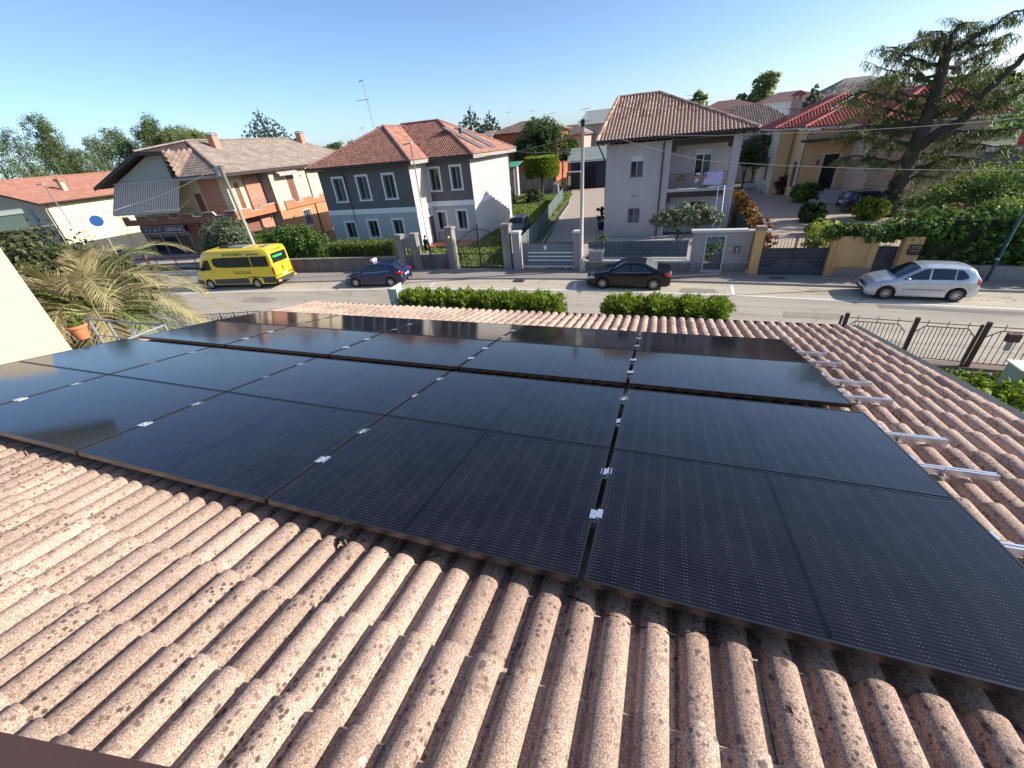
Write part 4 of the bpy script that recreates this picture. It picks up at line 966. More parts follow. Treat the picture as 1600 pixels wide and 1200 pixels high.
# ---- cream house at the far left
T5 = R(8)
h5 = thing('cream_house', 'long pale yellow house with a plain red tiled roof at the far left', 'house', (-64.0, 27.6, -6), T5, world=False)
CRY = M('pale_yellow_wall', (.72, .63, .4), .92, .04, .6, .15, 40); GYW = M('painted_shade_and_trim', (.4, .37, .29), .92, .05, .6, .15, 40)  # street front's shade put into the grey beige; lintels and chimney share it
he = 6.1
FSd = Fr((0, 0), (0, 1)); FFr = Fr((-18, 0), (1, 0))
wn = [(10.5, 11.6, 2.9, 5.3), (10.0, 11.1, .3, 2.3)]
wallb(B(), FSd, 0, 24, 0, he, wn).build('wall', CRY, h5); wallb(B(), FFr, 0, 18, 0, he, [(8, 9.2, 4.2, 5.4)]).build('wall', GYW, h5)
for k, h in enumerate(wn):
    B().fbox(FSd, h[0] + .03, h[1] - .03, -.1, -.05, h[2] + .03, h[3] - .03).build('shutter', SHUT, h5); B().fbox(FSd, h[0] - .2, h[1] + .2, .0, .1, h[3] + .02, h[3] + .2).build('lintel', GYW, h5)
for k, (y0, z0, z1) in enumerate(((2.6, .3, 4.9), (6.9, .3, 6.0))): B().fbox(FSd, y0, y0 + .07, 0, .05, z0, z1).build('expansion_joint', GYW, h5)
B().fbox(FFr, 15.6, 16.1, .0, .05, 1.6, 5.6).build('glass_brick_strip', M('glass_brick', (.16, .2, .26), .3, .2, 8, .2), h5)
for k in range(9): B().fbox(FFr, 15.62, 16.08, .05, .07, 1.66 + k * .44, 2.04 + k * .44).build('glass_brick', M('glass_brick', (.16, .2, .26), .3), h5)
ez5 = 6.1
E5 = [(.7, -.7, ez5), (.7, 25, ez5), (-9, 25, 8.6), (-9, -.7, 8.6)]; W5 = [(-18.7, 25, ez5), (-18.7, -.7, ez5), (-9, -.7, 8.6), (-9, 25, 8.6)]
for P in (E5, W5): B().prism([(p[0], p[1], p[2] - .02) for p in P], (0, 0, -.16)).build('roof_slab', DKW, h5)
RT6 = RT('plain_red_tile', (.3, .13, .085), (.38, .18, .125), .25)
tiles(h5, E5, .24, .42, .03, RT6); B().prism([(p[0], p[1], p[2] + .02) for p in W5], (0, 0, .02)).build('roof_west', RT6, h5); ridge(h5, (-9, -.7, 8.63), (-9, 25, 8.63), .12, RT6)
B().fprism(FFr, [(0, he), (18, he), (9, he + 2.3)], -.2, 0).build('gable', GYW, h5)
gutter(h5, (.78, -.7, ez5 - .05), (.78, 25, ez5 - .05), .08, COPP); B().tube([(.75, 0.1, ez5 - .1), (.12, .12, ez5 - .7), (.08, .1, 0)], .055, 8).build('drainpipe', COPP, h5)
c = B().box(-3.2, -2.7, 4.6, 5.1, 6.9, 8.0).build('chimney', GYW, h5); q = B().box(-3.3, -2.6, 4.5, 5.2, 8.0, 8.3).build('chimney_cap', RT6); q.parent = c

# ---- yellow house with brick wing behind the cedar
h4 = thing('yellow_house', 'single storey ochre house with red glazed roof, dark door and brick wing', 'house', (17, 52, -6))
OC = M('ochre_render', (.7, .47, .25), .92, .08, .8, .2, 50, dirt=.05); OCL = M('light_ochre_render', (.68, .59, .43), .92, .06, .8, .2, 50)
BR4 = brickmat('pale_split_brick', (.46, .32, .25), (.62, .48, .4), (.18, .12, .09), 1.0, .34, .1)
FD = Fr((12.35, 51.5), (1, 0)); FL = Fr((10.8, 56.5), (1, 0))
wallb(B(), FD, 0, 4.6, -6.05, .15, [(1.75, 3.0, -5.0, -1.95)], .4).build('wall', OC, h4)
wallb(B(), FL, 0, 1.6, -6.05, .25).build('wall', OC, h4); wallb(B(), Fr((12.35, 56.5), (0, -1)), 0, 5, -6.05, .15, [(2.0, 3.2, -4.9, -2.6)]).build('wall', OC, h4)
wallb(B(), Fr((10.8, 66), (0, -1)), 0, 9.5, -6.05, .25, [(5.5, 6.7, -4.8, -2.4)]).build('wall', OCL, h4); B().fbox(Fr((10.8, 66), (0, -1)), 5.5, 6.7, -.1, .02, -4.8, -2.4).build('shutter', M('grey_green_shutter', (.12, .14, .12), .7), h4)
B().fbox(Fr((12.35, 56.5), (0, -1)), 2.0, 3.2, -.1, .03, -4.9, -2.6).build('shutter', M('dark_grey_shutter', (.08, .08, .085), .7), h4)
fb('door', M('black_door', (.012, .012, .018), .35, .1, 5, 0), h4, FD, 1.76, 2.99, -.3, -.22, -5.0, -1.96); B().fbox(FD, 1.55, 1.75, 0, .06, -5.0, -1.8).fbox(FD, 3.0, 3.2, 0, .06, -5.0, -1.8).fbox(FD, 1.75, 3.0, 0, .06, -1.95, -1.8).build('door_frame', OCL, h4)
B().fbox(FD, -.6, 4.6, 0, 1.5, -.75, -.55).build('door_canopy', DARKMET, h4)
for k in range(5): B().box(13.2 - .0, 16.6, 48.7 + k * .38, 51.5, -6 + k * .19, -5.81 + k * .19 if k < 4 else -5.02).build('step', STN, h4)
FBk = Fr((15.9, 45.2), (1, 0)); wallb(B(), FBk, 0, 6.7, -5.1, .1).build('brick_wall', BR4, h4); wallb(B(), Fr((15.9, 51.5), (0, -1)), 0, 6.3, -5.1, .1).build('brick_wall', BR4, h4)
B().fbox(FBk, -.04, 6.74, -.2, .04, -6.05, -5.1).build('plinth', STN, h4); wallb(B(), Fr((22.6, 45.2), (0, 1)), 0, 14, -6.05, .1).build('wall', OCL, h4)
# long courses of split brick standing proud
for r_ in range(26):
    z = -5.05 + r_ * .195; q = B().fbox(FBk, 0.02, 6.68, 0, .03 + .022 * (r_ * 7 % 3), z, z + .12).build('brick_course', BR4, h4)
ez4 = .45
e4 = [[(11.4, 51.0, ez4), (23.3, 44.6, ez4), (18.5, 57, 3.0)], ]
RA = [(11.7, 50.9, ez4), (16.2, 50.9, ez4), (20.9, 58.2, 3.0), (18.6, 58.2, 3.0)]
RBW = [(11.7, 56.0, ez4 + .004), (11.7, 50.9, ez4 + .004), (18.6, 58.2, 3.0)]
RCW = [(10.1, 66.5, ez4), (10.1, 56.0, ez4), (16.9, 61, 3.05), (16.9, 66.5, 3.05)]
RCF = [(10.1, 56.0, ez4), (12.5, 56.0, ez4), (18.0, 61.0, 3.05), (16.9, 61, 3.05)]
RDF = [(15.3, 44.6, ez4), (23.3, 44.6, ez4), (21, 49.5, 2.6), (19.3, 49.5, 2.6)]
RDW = [(15.3, 50.9, ez4), (15.3, 44.6, ez4), (19.3, 49.5, 2.6), (19.3, 56, 2.6)]
RDE = [(23.3, 44.6, ez4), (23.3, 66, ez4), (20.9, 58.2, 3.0), (21, 49.5, 2.6)]
for k, P in enumerate((RA, RBW, RCW, RCF, RDF, RDW, RDE)):
    B().prism([(p[0], p[1], p[2] - .03 - .002 * k) for p in P], (0, 0, -.12)).build('roof_slab', M('cream_cornice', (.6, .56, .48), .8), h4); tiles(h4, P, .3, .42, .07, RT4)
for a, b_ in ((RA[0], RA[3]), (RBW[1], RBW[2]), (RCF[0], RCF[3]), (RDF[0], RDF[3]), (RDF[1], RDF[2]), (RA[3], RA[2])): ridge(h4, np.array(a) + (0, 0, .07), np.array(b_) + (0, 0, .07), .15, RT4)
B().box(19.2, 22.4, 57.5, 66, -6, 2.7).build('core', OCL, h4)
B().tube([(12.3, 50.7, .2), (12.2, 51.3, -.2), (12.2, 51.4, -5.9)], .05, 8).build('drainpipe', COPP, h4); B().tube([(12.2, 55.8, .2), (12.1, 56.3, -.2), (12.1, 56.4, -5.9)], .05, 8).build('drainpipe', COPP, h4)
t = thing('wall_lantern', 'old iron lantern on the ochre wall left of the dark door', 'lantern', (13.55, 51.4, -2.6))
B().tube([(13.55, 51.5, -2.1), (13.55, 51.2, -2.05), (13.55, 51.2, -2.3)], .02, 6).build('bracket', DARKMET, t); B().lathe([(.03, 0), (.12, .1), (.14, .35), (.03, .5)], (13.55, 51.2, -2.8), 6).build('lamp', M('lantern_copper', (.25, .1, .07), .5), t)
ch = thing('chimney_stack', 'tall pinkish chimney stack with a small tiled hat beside the ochre house', 'chimney', (12.4, 60, -6))
m = M('pink_render', (.5, .36, .28), .9, .08, 1, .2); B().box(11.9, 12.8, 59.6, 60.4, -6, 3.0).build('shaft', m, ch); B().box(11.75, 12.95, 59.45, 60.55, 2.1, 2.25).build('band', m, ch)
for x in (11.95, 12.55): B().box(x, x + .2, 59.65, 60.35, 3.0, 3.35).build('vent', m, ch)
B().prism([(11.6, 59.3, 3.35), (13.1, 59.3, 3.35), (12.35, 59.3, 3.8)], (0, 1.4, 0)).build('hat', RT4, ch)
# ------------------------------------------------------------------ vehicles
def PAINT(name, c, metal=.3, rough=.32, coat=.6):
    if name in _MC: return _MC[name]
    t = NT(name); d = t.ramp(t.noise(t.pos(), 1.6, 3, .5), [(.3, rough - .05), (.7, rough + .08)])
    t.bsdf(c, d, metal, None, Coat_Weight=coat, Coat_Roughness=.08); _MC[name] = t.m; return t.m
CGL = GLASSY('car_glass', (.018, .022, .026), .04, .8); BLKP = M('black_plastic', (.02, .02, .021), .55, .1, 9, 0)
TYRE = M('tyre_rubber', (.018, .018, .018), .85, .15, 9, .2); RIM = M('alloy_rim', (.5, .5, .52), .3, .06, 9, 0, metal=.8)
HEADL = GLASSY('headlamp_glass', (.5, .52, .55), .08, .8); TAILL = GLASSY('tail_lamp_red', (.42, .01, .01), .12, .8); PLATE = M('number_plate', (.75, .75, .74), .5, .02, 3, 0)
CHROME = M('chrome_trim', (.7, .7, .7), .15, 0, 3, 0, metal=.95)
def lerp(a, b, k): return a + (b - a) * k
class Car:
    def __init__(s, top, belt, L, W, wheels, r, zl=.2, tumble=.34, boxy=0.0, ws=None):
        s.tx, s.tz = zip(*top); s.bx_, s.bz = zip(*belt); s.L, s.W, s.wh, s.r, s.zl, s.tb, s.boxy = L, W, wheels, r, zl, tumble, boxy
    def top(s, x): return float(np.interp(x, s.tx, s.tz))
    def belt(s, x): return min(float(np.interp(x, s.bx_, s.bz)), s.top(x) - .03)
    def hw(s, x):
        k = abs(x) / (s.L / 2); return s.W / 2 * (1 - (.16 if not s.boxy else .07) * max(0, (k - .62) / .38) ** 2.4)
    def low(s, x):
        z = s.zl
        k = abs(x) / (s.L / 2)
        if k > .93: z += .08 * (k - .93) / .07
        for xw in s.wh:
            d = abs(x - xw); Ra = s.r + .055
            if d < Ra: z = max(z, s.r + math.sqrt(Ra * Ra - d * d))
        return z
    def sec(s, x):
        zt, zb, w, z0 = s.top(x), s.belt(x), s.hw(x), s.low(x)
        z0 = min(z0, zb - .05); h = zt - zb; e = min(.06, h * .5)
        wr = w - .03 - s.tb * max(0, h - .05) * (1 if not s.boxy else .35)
        P = [(w - .035, z0), (w - .008, lerp(z0, zb, .3)), (w, lerp(z0, zb, .62)), (w - .012, lerp(z0, zb, .88)), (w - .03, zb)]
        for k in (.25, .6, 1.0): P.append((lerp(w - .035, wr, k), lerp(zb + .01, zt - e, k)))
        P += [(wr - .05, zt - e * .4), (wr - .14, zt - .008), (wr * .5, zt + .004 + .012 * min(1, h * 3)), (0, zt + .006 + .014 * min(1, h * 3))]
        return P
    def side(s, x, z):
        P = s.sec(x)[:9]
        return float(np.interp(z, [p[1] for p in P], [p[0] for p in P]))
    def roofz(s, x, y):
        P = s.sec(x)[::-1][:5]; return float(np.interp(abs(y), [p[0] for p in P], [p[1] for p in P]))
    def body(s, par, mat, name='body'):
        xs = set(np.linspace(-s.L / 2, s.L / 2, 70))
        for xw in s.wh:
            for k in range(-8, 9): xs.add(xw + (s.r + .0555) * math.sin(math.pi / 2 * k / 8))
        for x in s.tx: xs.add(x)
        xs = sorted(x for x in xs if -s.L / 2 <= x <= s.L / 2); V = []; F = []; n = 12
        for x in xs:
            P = s.sec(x); V += [(x, y, z) for y, z in P] + [(x, -y, z) for y, z in P[:-1]][::-1]
        m = 2 * n - 1
        for i in range(len(xs) - 1):
            for j in range(m - 1): F.append((i * m + j, i * m + j + 1, (i + 1) * m + j + 1, (i + 1) * m + j))
        for i in (0, len(xs) - 1):
            for j in range(n - 1):
                a, b_, c, d = i * m + j, i * m + j + 1, i * m + m - 2 - j, i * m + m - 1 - j
                F.append((a, b_, c, d) if b_ != c else (a, b_, d))
        q = bpy.data.objects.new(name, rawmesh(name, V, F, mat, True)); link(q, par)
        B().box(-s.L / 2 + .12, s.L / 2 - .12, -s.W / 2 + .13, s.W / 2 - .13, s.zl, s.zl + .35).box(s.wh[0] - .5, s.wh[0] + .5, -s.W / 2 + .15, s.W / 2 - .15, s.zl, s.zl + .5).box(s.wh[1] - .5, s.wh[1] + .5, -s.W / 2 + .15, s.W / 2 - .15, s.zl, s.zl + .45).build('underbody', BLKP, par)
        return q
    def sidepatch(s, name, cols, mat, par, off=.006, rows=4, sides=(1, -1), lab=None):
        """cols: [(x, z0, z1)]"""
        r = None
        for sd in sides:
            V = []; F = []; xs = []
            for i in range(len(cols) - 1):
                for k in range(4): xs.append(tuple(lerp(cols[i][q], cols[i + 1][q], k / 4) for q in range(3)))
            xs.append(cols[-1])
            for x, z0, z1 in xs:
                for j in range(rows + 1):
                    z = lerp(z0, z1, j / rows); V.append((x, sd * (s.side(x, z) + off), z))
            for i in range(len(xs) - 1):
                for j in range(rows): 
                    f = (i * (rows + 1) + j, (i + 1) * (rows + 1) + j, (i + 1) * (rows + 1) + j + 1, i * (rows + 1) + j + 1); F.append(f if sd < 0 else f[::-1])
            q = bpy.data.objects.new(name, rawmesh(name, V, F, mat, True)); link(q, par)
            if lab: q['label'] = lab
        return q
    def toppatch(s, name, x0, x1, mat, par, inset=.1, off=.01, taper=0.0, n=10, y0=None, y1=None):
        V = []; F = []
        nx = math.copysign(off, x0) if False else 0
        for i in range(n + 1):
            x = lerp(x0, x1, i / n); zt = s.top(x); wr = s.sec(x)[7][0] - inset - taper * i / n
            a, b_ = (-wr, wr) if y0 is None else (y0, y1)
            dz = (s.top(x + .03) - s.top(x - .03)) / .06; nl = math.sqrt(1 + dz * dz)
            for j in range(9):
                y = lerp(a, b_, j / 8); V.append((x - off * dz / nl, y, s.roofz(x, y) + off / nl))
        for i in range(n):
            for j in range(8): F.append((i * 9 + j, (i + 1) * 9 + j, (i + 1) * 9 + j + 1, i * 9 + j + 1))
        q = bpy.data.objects.new(name, rawmesh(name, V, F, mat, True)); link(q, par); return q
    def wheels(s, par, spokes=7, w=.2, rim=None, dual=False):
        for xw in s.wh:
            for sd in (1, -1):
                y = sd * (s.W / 2 - w / 2 - .015); r = s.r
                pr = [(r * .62, -w / 2), (r * .9, -w / 2), (r, -w / 2 + .03), (r, w / 2 - .03), (r * .9, w / 2), (r * .62, w / 2)]
                o = B().lathe(pr, (xw, y, r), 28, 'y').build('wheel', TYRE, par, smooth=False)
                b = B(); yo = y + sd * (w / 2 - .035)
                b.lathe([(r * .66, sd * .03), (r * .63, sd * .03), (r * .6, -sd * .03), (.0, -sd * .045)], (xw, yo, r), 28, 'y')
                rd = b.build('rim_well', BLKP if not dual else RIM); rd.parent = o
                b = B(); b.lathe([(r * .665, sd * .034), (r * .6, sd * .036), (r * .585, sd * .02)], (xw, yo, r), 28, 'y'); b.lathe([(r * .17, sd * .015), (r * .15, sd * .034), (0, sd * .036)], (xw, yo, r), 12, 'y')
                for k in range(spokes):
                    a = 2 * math.pi * k / spokes + .3; d = np.array([math.cos(a), 0, math.sin(a)]); e = np.array([-d[2], 0, d[0]]); c = np.array([xw, yo, r])
                    y1 = np.array([0, sd * .03, 0]); y0_ = np.array([0, -sd * .01, 0])
                    P = [c + d * r * .1 - e * r * .075 + y1, c + d * r * .1 + e * r * .075 + y1, c + d * r * .61 + e * r * .05 + y1, c + d * r * .61 - e * r * .05 + y1]
                    b.prism([tuple(p) for p in P], tuple(y0_ - y1))
                q = b.build('rim', rim or RIM); q.parent = o
    def mirror(s, par, x, z, mat, sz=.1):
        for sd in (1, -1):
            y = sd * (s.side(x, z) + .1); B().ball((x, y, z + .03), (sz * .75, sz, sz * .62), 8, 6).build('mirror', mat, par, smooth=True)
    def handles(s, par, xs, z, mat):
        for x in xs: s.sidepatch('door_handle', [(x - .09, z - .018, z + .018), (x + .09, z - .018, z + .018)], mat, par, .02, 1)
    def seams(s, par, L):
        for pts in L:
            for sd in (1, -1):
                P = [(x, sd * (s.side(x, z) + .002), z) for x, z in pts]; B().tube(P, .006, 4).build('door_seam', BLKP, par)
def place(t, x, y, yaw, z=-6.0): t.location = (x, y, z); t.rotation_euler = (0, 0, R(yaw))

# silver hatchback
t = thing('parked_car', 'silver five door hatchback parked at the right, in front of the yellow gate', 'car', world=False)
P1 = PAINT('silver_paint', (.58, .6, .63), .55, .3)
c = Car([(-1.96, .62), (-1.94, .95), (-1.82, 1.1), (-1.62, 1.37), (-1.4, 1.44), (-.6, 1.475), (-.05, 1.465), (.25, 1.4), (.62, 1.18), (.98, .98), (1.35, .9), (1.68, .8), (1.86, .68), (1.96, .5)],
        [(-1.96, .6), (-1.9, .93), (-.9, .93), (.4, .9), (.98, .87), (1.7, .7), (1.96, .45)], 3.92, 1.65, (-1.25, 1.21), .3, .19)
c.body(t, P1); c.wheels(t, 9)
c.sidepatch('side_window', [(-1.42, 1.02, 1.13), (-1.2, .97, 1.34), (-1.02, .97, 1.37)], CGL, t); c.sidepatch('side_window', [(-.97, .97, 1.375), (-.6, .965, 1.4), (-.2, .955, 1.4)], CGL, t); c.sidepatch('side_window', [(-.12, .95, 1.4), (.1, .95, 1.36), (.5, .94, 1.12), (.72, .93, .97)], CGL, t)
c.toppatch('windscreen', .2, .96, CGL, t, .1); c.toppatch('rear_window', -1.66, -1.86, CGL, t, .14)
c.sidepatch('headlight', [(1.45, .62, .76), (1.68, .56, .74), (1.88, .5, .64)], HEADL, t, .008); c.sidepatch('tail_light', [(-1.955, .72, .96), (-1.84, .74, 1.02), (-1.78, .84, 1.0)], TAILL, t, .008)
c.sidepatch('side_moulding', [(-.95, .5, .545), (.95, .5, .545)], M('grey_moulding', (.3, .31, .33), .5), t, .014, 1); c.handles(t, (-.82, .05), .83, P1); c.mirror(t, .62, .96, P1)
c.seams(t, [[(-1.0, .95), (-1.0, .62), (-.85, .3)], [(-.16, .95), (-.16, .28)], [(.82, .9), (.86, .3)]])
B().box(1.93, 1.985, -.5, .5, .3, .4).box(1.9, 1.97, -.32, .32, .55, .62).build('grille', BLKP, t); B().box(1.985, 1.995, -.25, .25, .42, .52).build('number_plate', PLATE, t); B().box(-1.985, -1.96, -.26, .26, .72, .83).build('number_plate', PLATE, t)
B().tube([(-1.2, 0, 1.46), (-1.3, 0, 1.55)], .008, 5).build('aerial', BLKP, t)
place(t, 11.2, 22.1, 178)
# black saloon
t = thing('parked_car', 'black four door saloon parked in front of the slatted grey fence', 'car', world=False)
P2 = PAINT('black_paint', (.003, .003, .004), 0, .22, 0)
c = Car([(-2.26, .6), (-2.24, .95), (-2.16, 1.02), (-1.75, 1.04), (-1.5, 1.1), (-.95, 1.36), (-.7, 1.41), (-.2, 1.425), (.15, 1.4), (.4, 1.32), (1.0, .99), (1.3, .94), (1.8, .86), (2.12, .74), (2.26, .52)],
        [(-2.26, .58), (-2.2, .93), (-1.2, .95), (.5, .92), (1.0, .9), (1.9, .78), (2.26, .48)], 4.52, 1.82, (-1.42, 1.34), .32, .18, .36)
c.body(t, P2); c.wheels(t, 7)
c.sidepatch('side_window', [(-1.2, 1.0, 1.02), (-.95, .99, 1.2), (-.72, .985, 1.29), (-.2, .98, 1.34)], CGL, t); c.sidepatch('side_window', [(-.1, .975, 1.34), (.15, .97, 1.33), (.5, .96, 1.16), (.78, .95, .99)], CGL, t)
c.toppatch('windscreen', .35, .98, CGL, t, .08); c.toppatch('rear_window', -.92, -1.52, GLASSY('pale_rear_glass', (.16, .18, .17), .08, .9), t, .12)
c.sidepatch('headlight', [(1.8, .62, .76), (2.0, .6, .74), (2.2, .54, .64)], HEADL, t, .008); c.sidepatch('tail_light', [(-2.255, .74, .92), (-2.1, .74, .95), (-1.95, .84, .94)], TAILL, t, .01)
c.handles(t, (-.75, .2), .86, P2); c.mirror(t, .72, .98, P2); c.seams(t, [[(-.15, .96), (-.15, .28)], [(.95, .9), (.98, .3)], [(-1.1, .95), (-1.0, .6)]])
c.sidepatch('window_trim', [(-1.25, .955, .968), (.82, .93, .943)], CHROME, t, .01, 1); B().box(2.22, 2.28, -.42, .42, .3, .42).box(2.2, 2.27, -.28, .28, .55, .66).build('grille', BLKP, t); B().box(-2.285, -2.26, -.26, .26, .62, .73).build('number_plate', PLATE, t); B().box(2.28, 2.29, -.26, .26, .43, .53).build('number_plate', PLATE, t)
B().ball((-1.75, 0, 1.44), (.09, .03, .04)).build('aerial', P2, t) if False else None
place(t, -1.53, 22.75, 180)
# blue hatchback
t = thing('parked_car', 'dark blue hatchback with a small sign on its roof, parked by the hedge wall', 'car', world=False)
P3 = PAINT('blue_paint', (.006, .014, .055), .1, .3)
c = Car([(-2.16, .6), (-2.14, .92), (-2.02, 1.05), (-1.7, 1.33), (-1.5, 1.42), (-.6, 1.475), (-.1, 1.465), (.25, 1.38), (.7, 1.15), (1.1, .98), (1.5, .88), (1.9, .74), (2.08, .62), (2.16, .48)],
        [(-2.16, .58), (-2.05, 1.0), (-1.2, .99), (.4, .92), (1.1, .87), (1.9, .68), (2.16, .44)], 4.33, 1.76, (-1.32, 1.28), .315, .18)
c.body(t, P3); c.wheels(t, 10)
c.sidepatch('side_window', [(-1.45, 1.08, 1.14), (-1.1, 1.03, 1.33), (-.3, .99, 1.39)], CGL, t); c.sidepatch('side_window', [(-.2, .99, 1.39), (.1, .98, 1.35), (.55, .965, 1.12), (.85, .95, .98)], CGL, t)
c.toppatch('windscreen', .22, 1.06, CGL, t, .1); c.toppatch('rear_window', -1.6, -1.95, CGL, t, .16)
c.sidepatch('headlight', [(1.6, .64, .74), (1.85, .6, .7), (2.05, .52, .6)], HEADL, t, .008); c.sidepatch('tail_light', [(-2.155, .78, .92), (-2.0, .8, 1.0), (-1.75, .9, .98)], TAILL, t, .01)
B().box(-2.165, -2.15, -.8, -.45, .8, .93).box(-2.165, -2.15, .45, .8, .8, .93).build('tail_light', TAILL, t)
c.handles(t, (-.85, .1), .88, P3); c.mirror(t, .8, .98, P3); c.seams(t, [[(-.25, .98), (-.25, .28)], [(.98, .9), (1.0, .3)], [(-1.15, 1.0), (-.95, .5)]])
c.sidepatch('window_trim', [(-1.4, 1.045, 1.06), (-.3, .97, .985), (.8, .94, .955)], CHROME, t, .01, 1); B().box(-2.19, -2.155, -.26, .26, .62, .74).build('number_plate', PLATE, t); B().box(2.13, 2.18, -.5, .5, .26, .38).build('grille', BLKP, t)
place(t, -18.05, 21.95, 187)
s_ = thing('roof_sign', 'small pinkish white box sign on the roof of the blue hatchback', 'sign', (-18.1, 21.94, -4.52), R(187), world=False)
B().box(-.1, .1, -.28, .28, .02, .2).build('lamp_box', M('pink_white_sign', (.7, .5, .5), .5), s_); B().box(-.08, .08, -.22, .22, 0.0, .02).build('foot', BLKP, s_)
# yellow school minibus
t = thing('school_minibus', 'yellow school minibus lettered SCUOLABUS, parked at the left of the street', 'minibus', world=False)
YEL = PAINT('yellow_paint', (.78, .56, .015), 0, .34); DG = M('anthracite_skirt', (.045, .045, .048), .6, .1, 6, 0)
c = Car([(-3.5, .9), (-3.47, 2.5), (-3.35, 2.72), (-3.0, 2.76), (1.6, 2.76), (1.95, 2.7), (2.2, 2.5), (2.55, 1.95), (2.8, 1.45), (3.1, 1.28), (3.35, 1.12), (3.5, .8)],
        [(-3.5, .88), (-3.45, 1.5), (2.4, 1.45), (2.8, 1.22), (3.3, .95), (3.5, .7)], 7.0, 2.03, (-1.75, 2.38), .36, .34, .1, 1.0)
c.body(t, YEL); c.wheels(t, 6, .24, dual=True)
c.sidepatch('skirt', [(-3.46, .4, .84), (-2.4, .4, .84)], DG, t, .012); c.sidepatch('skirt', [(-1.2, .38, .8), (1.85, .38, .74)], DG, t, .012); c.sidepatch('front_bumper', [(2.85, .38, .7), (3.2, .4, .72), (3.42, .42, .74)], DG, t, .015)
c.sidepatch('skirt', [(-2.4, .78, .84), (-1.75, .8, .9), (-1.2, .78, .82)], DG, t, .014, 1)
c.sidepatch('side_window', [(-3.25, 1.55, 2.25), (-1.9, 1.55, 2.25)], CGL, t); c.sidepatch('side_window', [(-1.83, 1.55, 2.25), (.5, 1.55, 2.25), (1.2, 1.6, 2.22), (1.42, 1.75, 2.1)], CGL, t)
c.sidepatch('cab_window', [(1.72, 1.42, 2.12), (2.1, 1.4, 2.1), (2.42, 1.36, 1.75), (2.62, 1.34, 1.45)], CGL, t); c.toppatch('windscreen', 2.15, 2.78, CGL, t, .04)
c.sidepatch('headlight', [(2.98, .8, 1.05), (3.2, .82, 1.08), (3.4, .8, .98)], HEADL, t, .012); c.sidepatch('tail_light', [(-3.49, .95, 1.45), (-3.4, .95, 1.5)], TAILL, t, .012, 3)
c.mirror(t, 2.5, 1.5, BLKP, .18); c.handles(t, (1.55,), 1.28, BLKP); c.seams(t, [[(1.6, 2.3), (1.6, .45)], [(2.35, 1.4), (2.6, 1.2), (2.7, .75)], [(-1.2, 1.5), (-1.2, .85)], [(.2, 1.5), (.2, .8)]])
B().box(-3.53, -3.5, -.72, .72, 1.72, 2.36).build('rear_window', CGL, t); B().box(-3.545, -3.53, -.3, .62, 2.05, 2.2).build('green_sticker', M('green_sticker', (.03, .4, .1), .5), t)
B().box(-3.62, -3.48, -1.0, 1.0, .42, .68).build('rear_bumper', DG, t); [B().box(-3.64, -3.62, a_, a_ + .25, .46, .58).build('reflector', M('red_yellow_reflector', (.7, .4, .02), .4), t) for a_ in (-.95, .7)]
B().box(-3.53, -3.5, .02, .03, .75, 2.5).build('door_seam', BLKP, t); B().box(-3.53, -3.505, -.25, .25, .8, .92).build('number_plate', PLATE, t); B().box(-3.55, -3.51, -.03, .05, 1.2, 1.36).build('door_handle', BLKP, t)
for sy in (-.93, .87): B().box(-3.52, -3.49, sy, sy + .07, .9, 1.5).build('tail_light', TAILL, t)
B().box(-1.2, .1, -.45, .45, 2.78, 2.84).build('roof_hatch', M('grey_hatch', (.2, .2, .2), .6), t); B().box(-2.9, -2.5, -.3, .3, 2.775, 2.81).build('roof_hatch', M('grey_hatch', (.2, .2, .2), .6), t)
B().box(.1, .9, -.35, .35, 2.78, 2.9).build('roof_unit', BLKP, t)
B().box(3.44, 3.52, -.55, .55, .75, .95).build('grille', BLKP, t)
LT = M('black_letters', (.02, .02, .02), .6, 0, 3, 0)
ML = Matrix.Translation((0, 0, 0))
def side_text(s, size, x, z, y, sp=1.0):     # on the left hand side (+y): reads from front(+x)... to rear(-x)
    text('lettering', s, size, LT, t, Matrix.Translation((x, y, z)) @ Matrix.Rotation(math.pi, 4, 'Z') @ Matrix.Rotation(R(90 - 6), 4, 'X'), .003, spacing=sp)
side_text('SCUOLABUS', .28, 0.3, 2.36, c.side(0, 2.4) + .03, 1.1); side_text('...a gas naturale', .2, -1.55, 2.37, c.side(0, 2.4) + .03)
side_text('UGOLINI', .34, -.1, 1.08, c.side(0, 1.1) + .02, 1.15)
text('lettering', 'SCUOLABUS', .2, LT, t, Matrix.Translation((-3.51, .62, 2.5)) @ Matrix.Rotation(R(-90), 4, 'Z') @ Matrix.Rotation(R(84), 4, 'X'), .003)
place(t, -29.05, 20.85, 187)
# dark estate in the yellow house yard
t = thing('parked_car', 'dark blue estate car parked in the gravel yard beside the cedar', 'car', world=False)
P5 = PAINT('navy_paint', (.008, .012, .025), .3, .32)
c = Car([(-2.28, .7), (-2.25, 1.05), (-2.1, 1.2), (-1.85, 1.58), (-1.6, 1.66), (-.5, 1.7), (.1, 1.68), (.4, 1.58), (.95, 1.18), (1.3, 1.08), (1.9, .98), (2.18, .8), (2.28, .6)],
        [(-2.28, .68), (-2.2, 1.08), (.5, 1.06), (.98, 1.02), (2.0, .85), (2.28, .55)], 4.57, 1.85, (-1.4, 1.4), .36, .26, .3)
c.body(t, P5); c.wheels(t, 5); c.sidepatch('side_window', [(-1.95, 1.2, 1.3), (-1.75, 1.12, 1.54), (-1.2, 1.12, 1.58)], CGL, t); c.sidepatch('side_window', [(-1.12, 1.12, 1.58), (-.3, 1.12, 1.6)], CGL, t); c.sidepatch('side_window', [(-.2, 1.12, 1.6), (.2, 1.12, 1.54), (.8, 1.1, 1.16)], CGL, t)
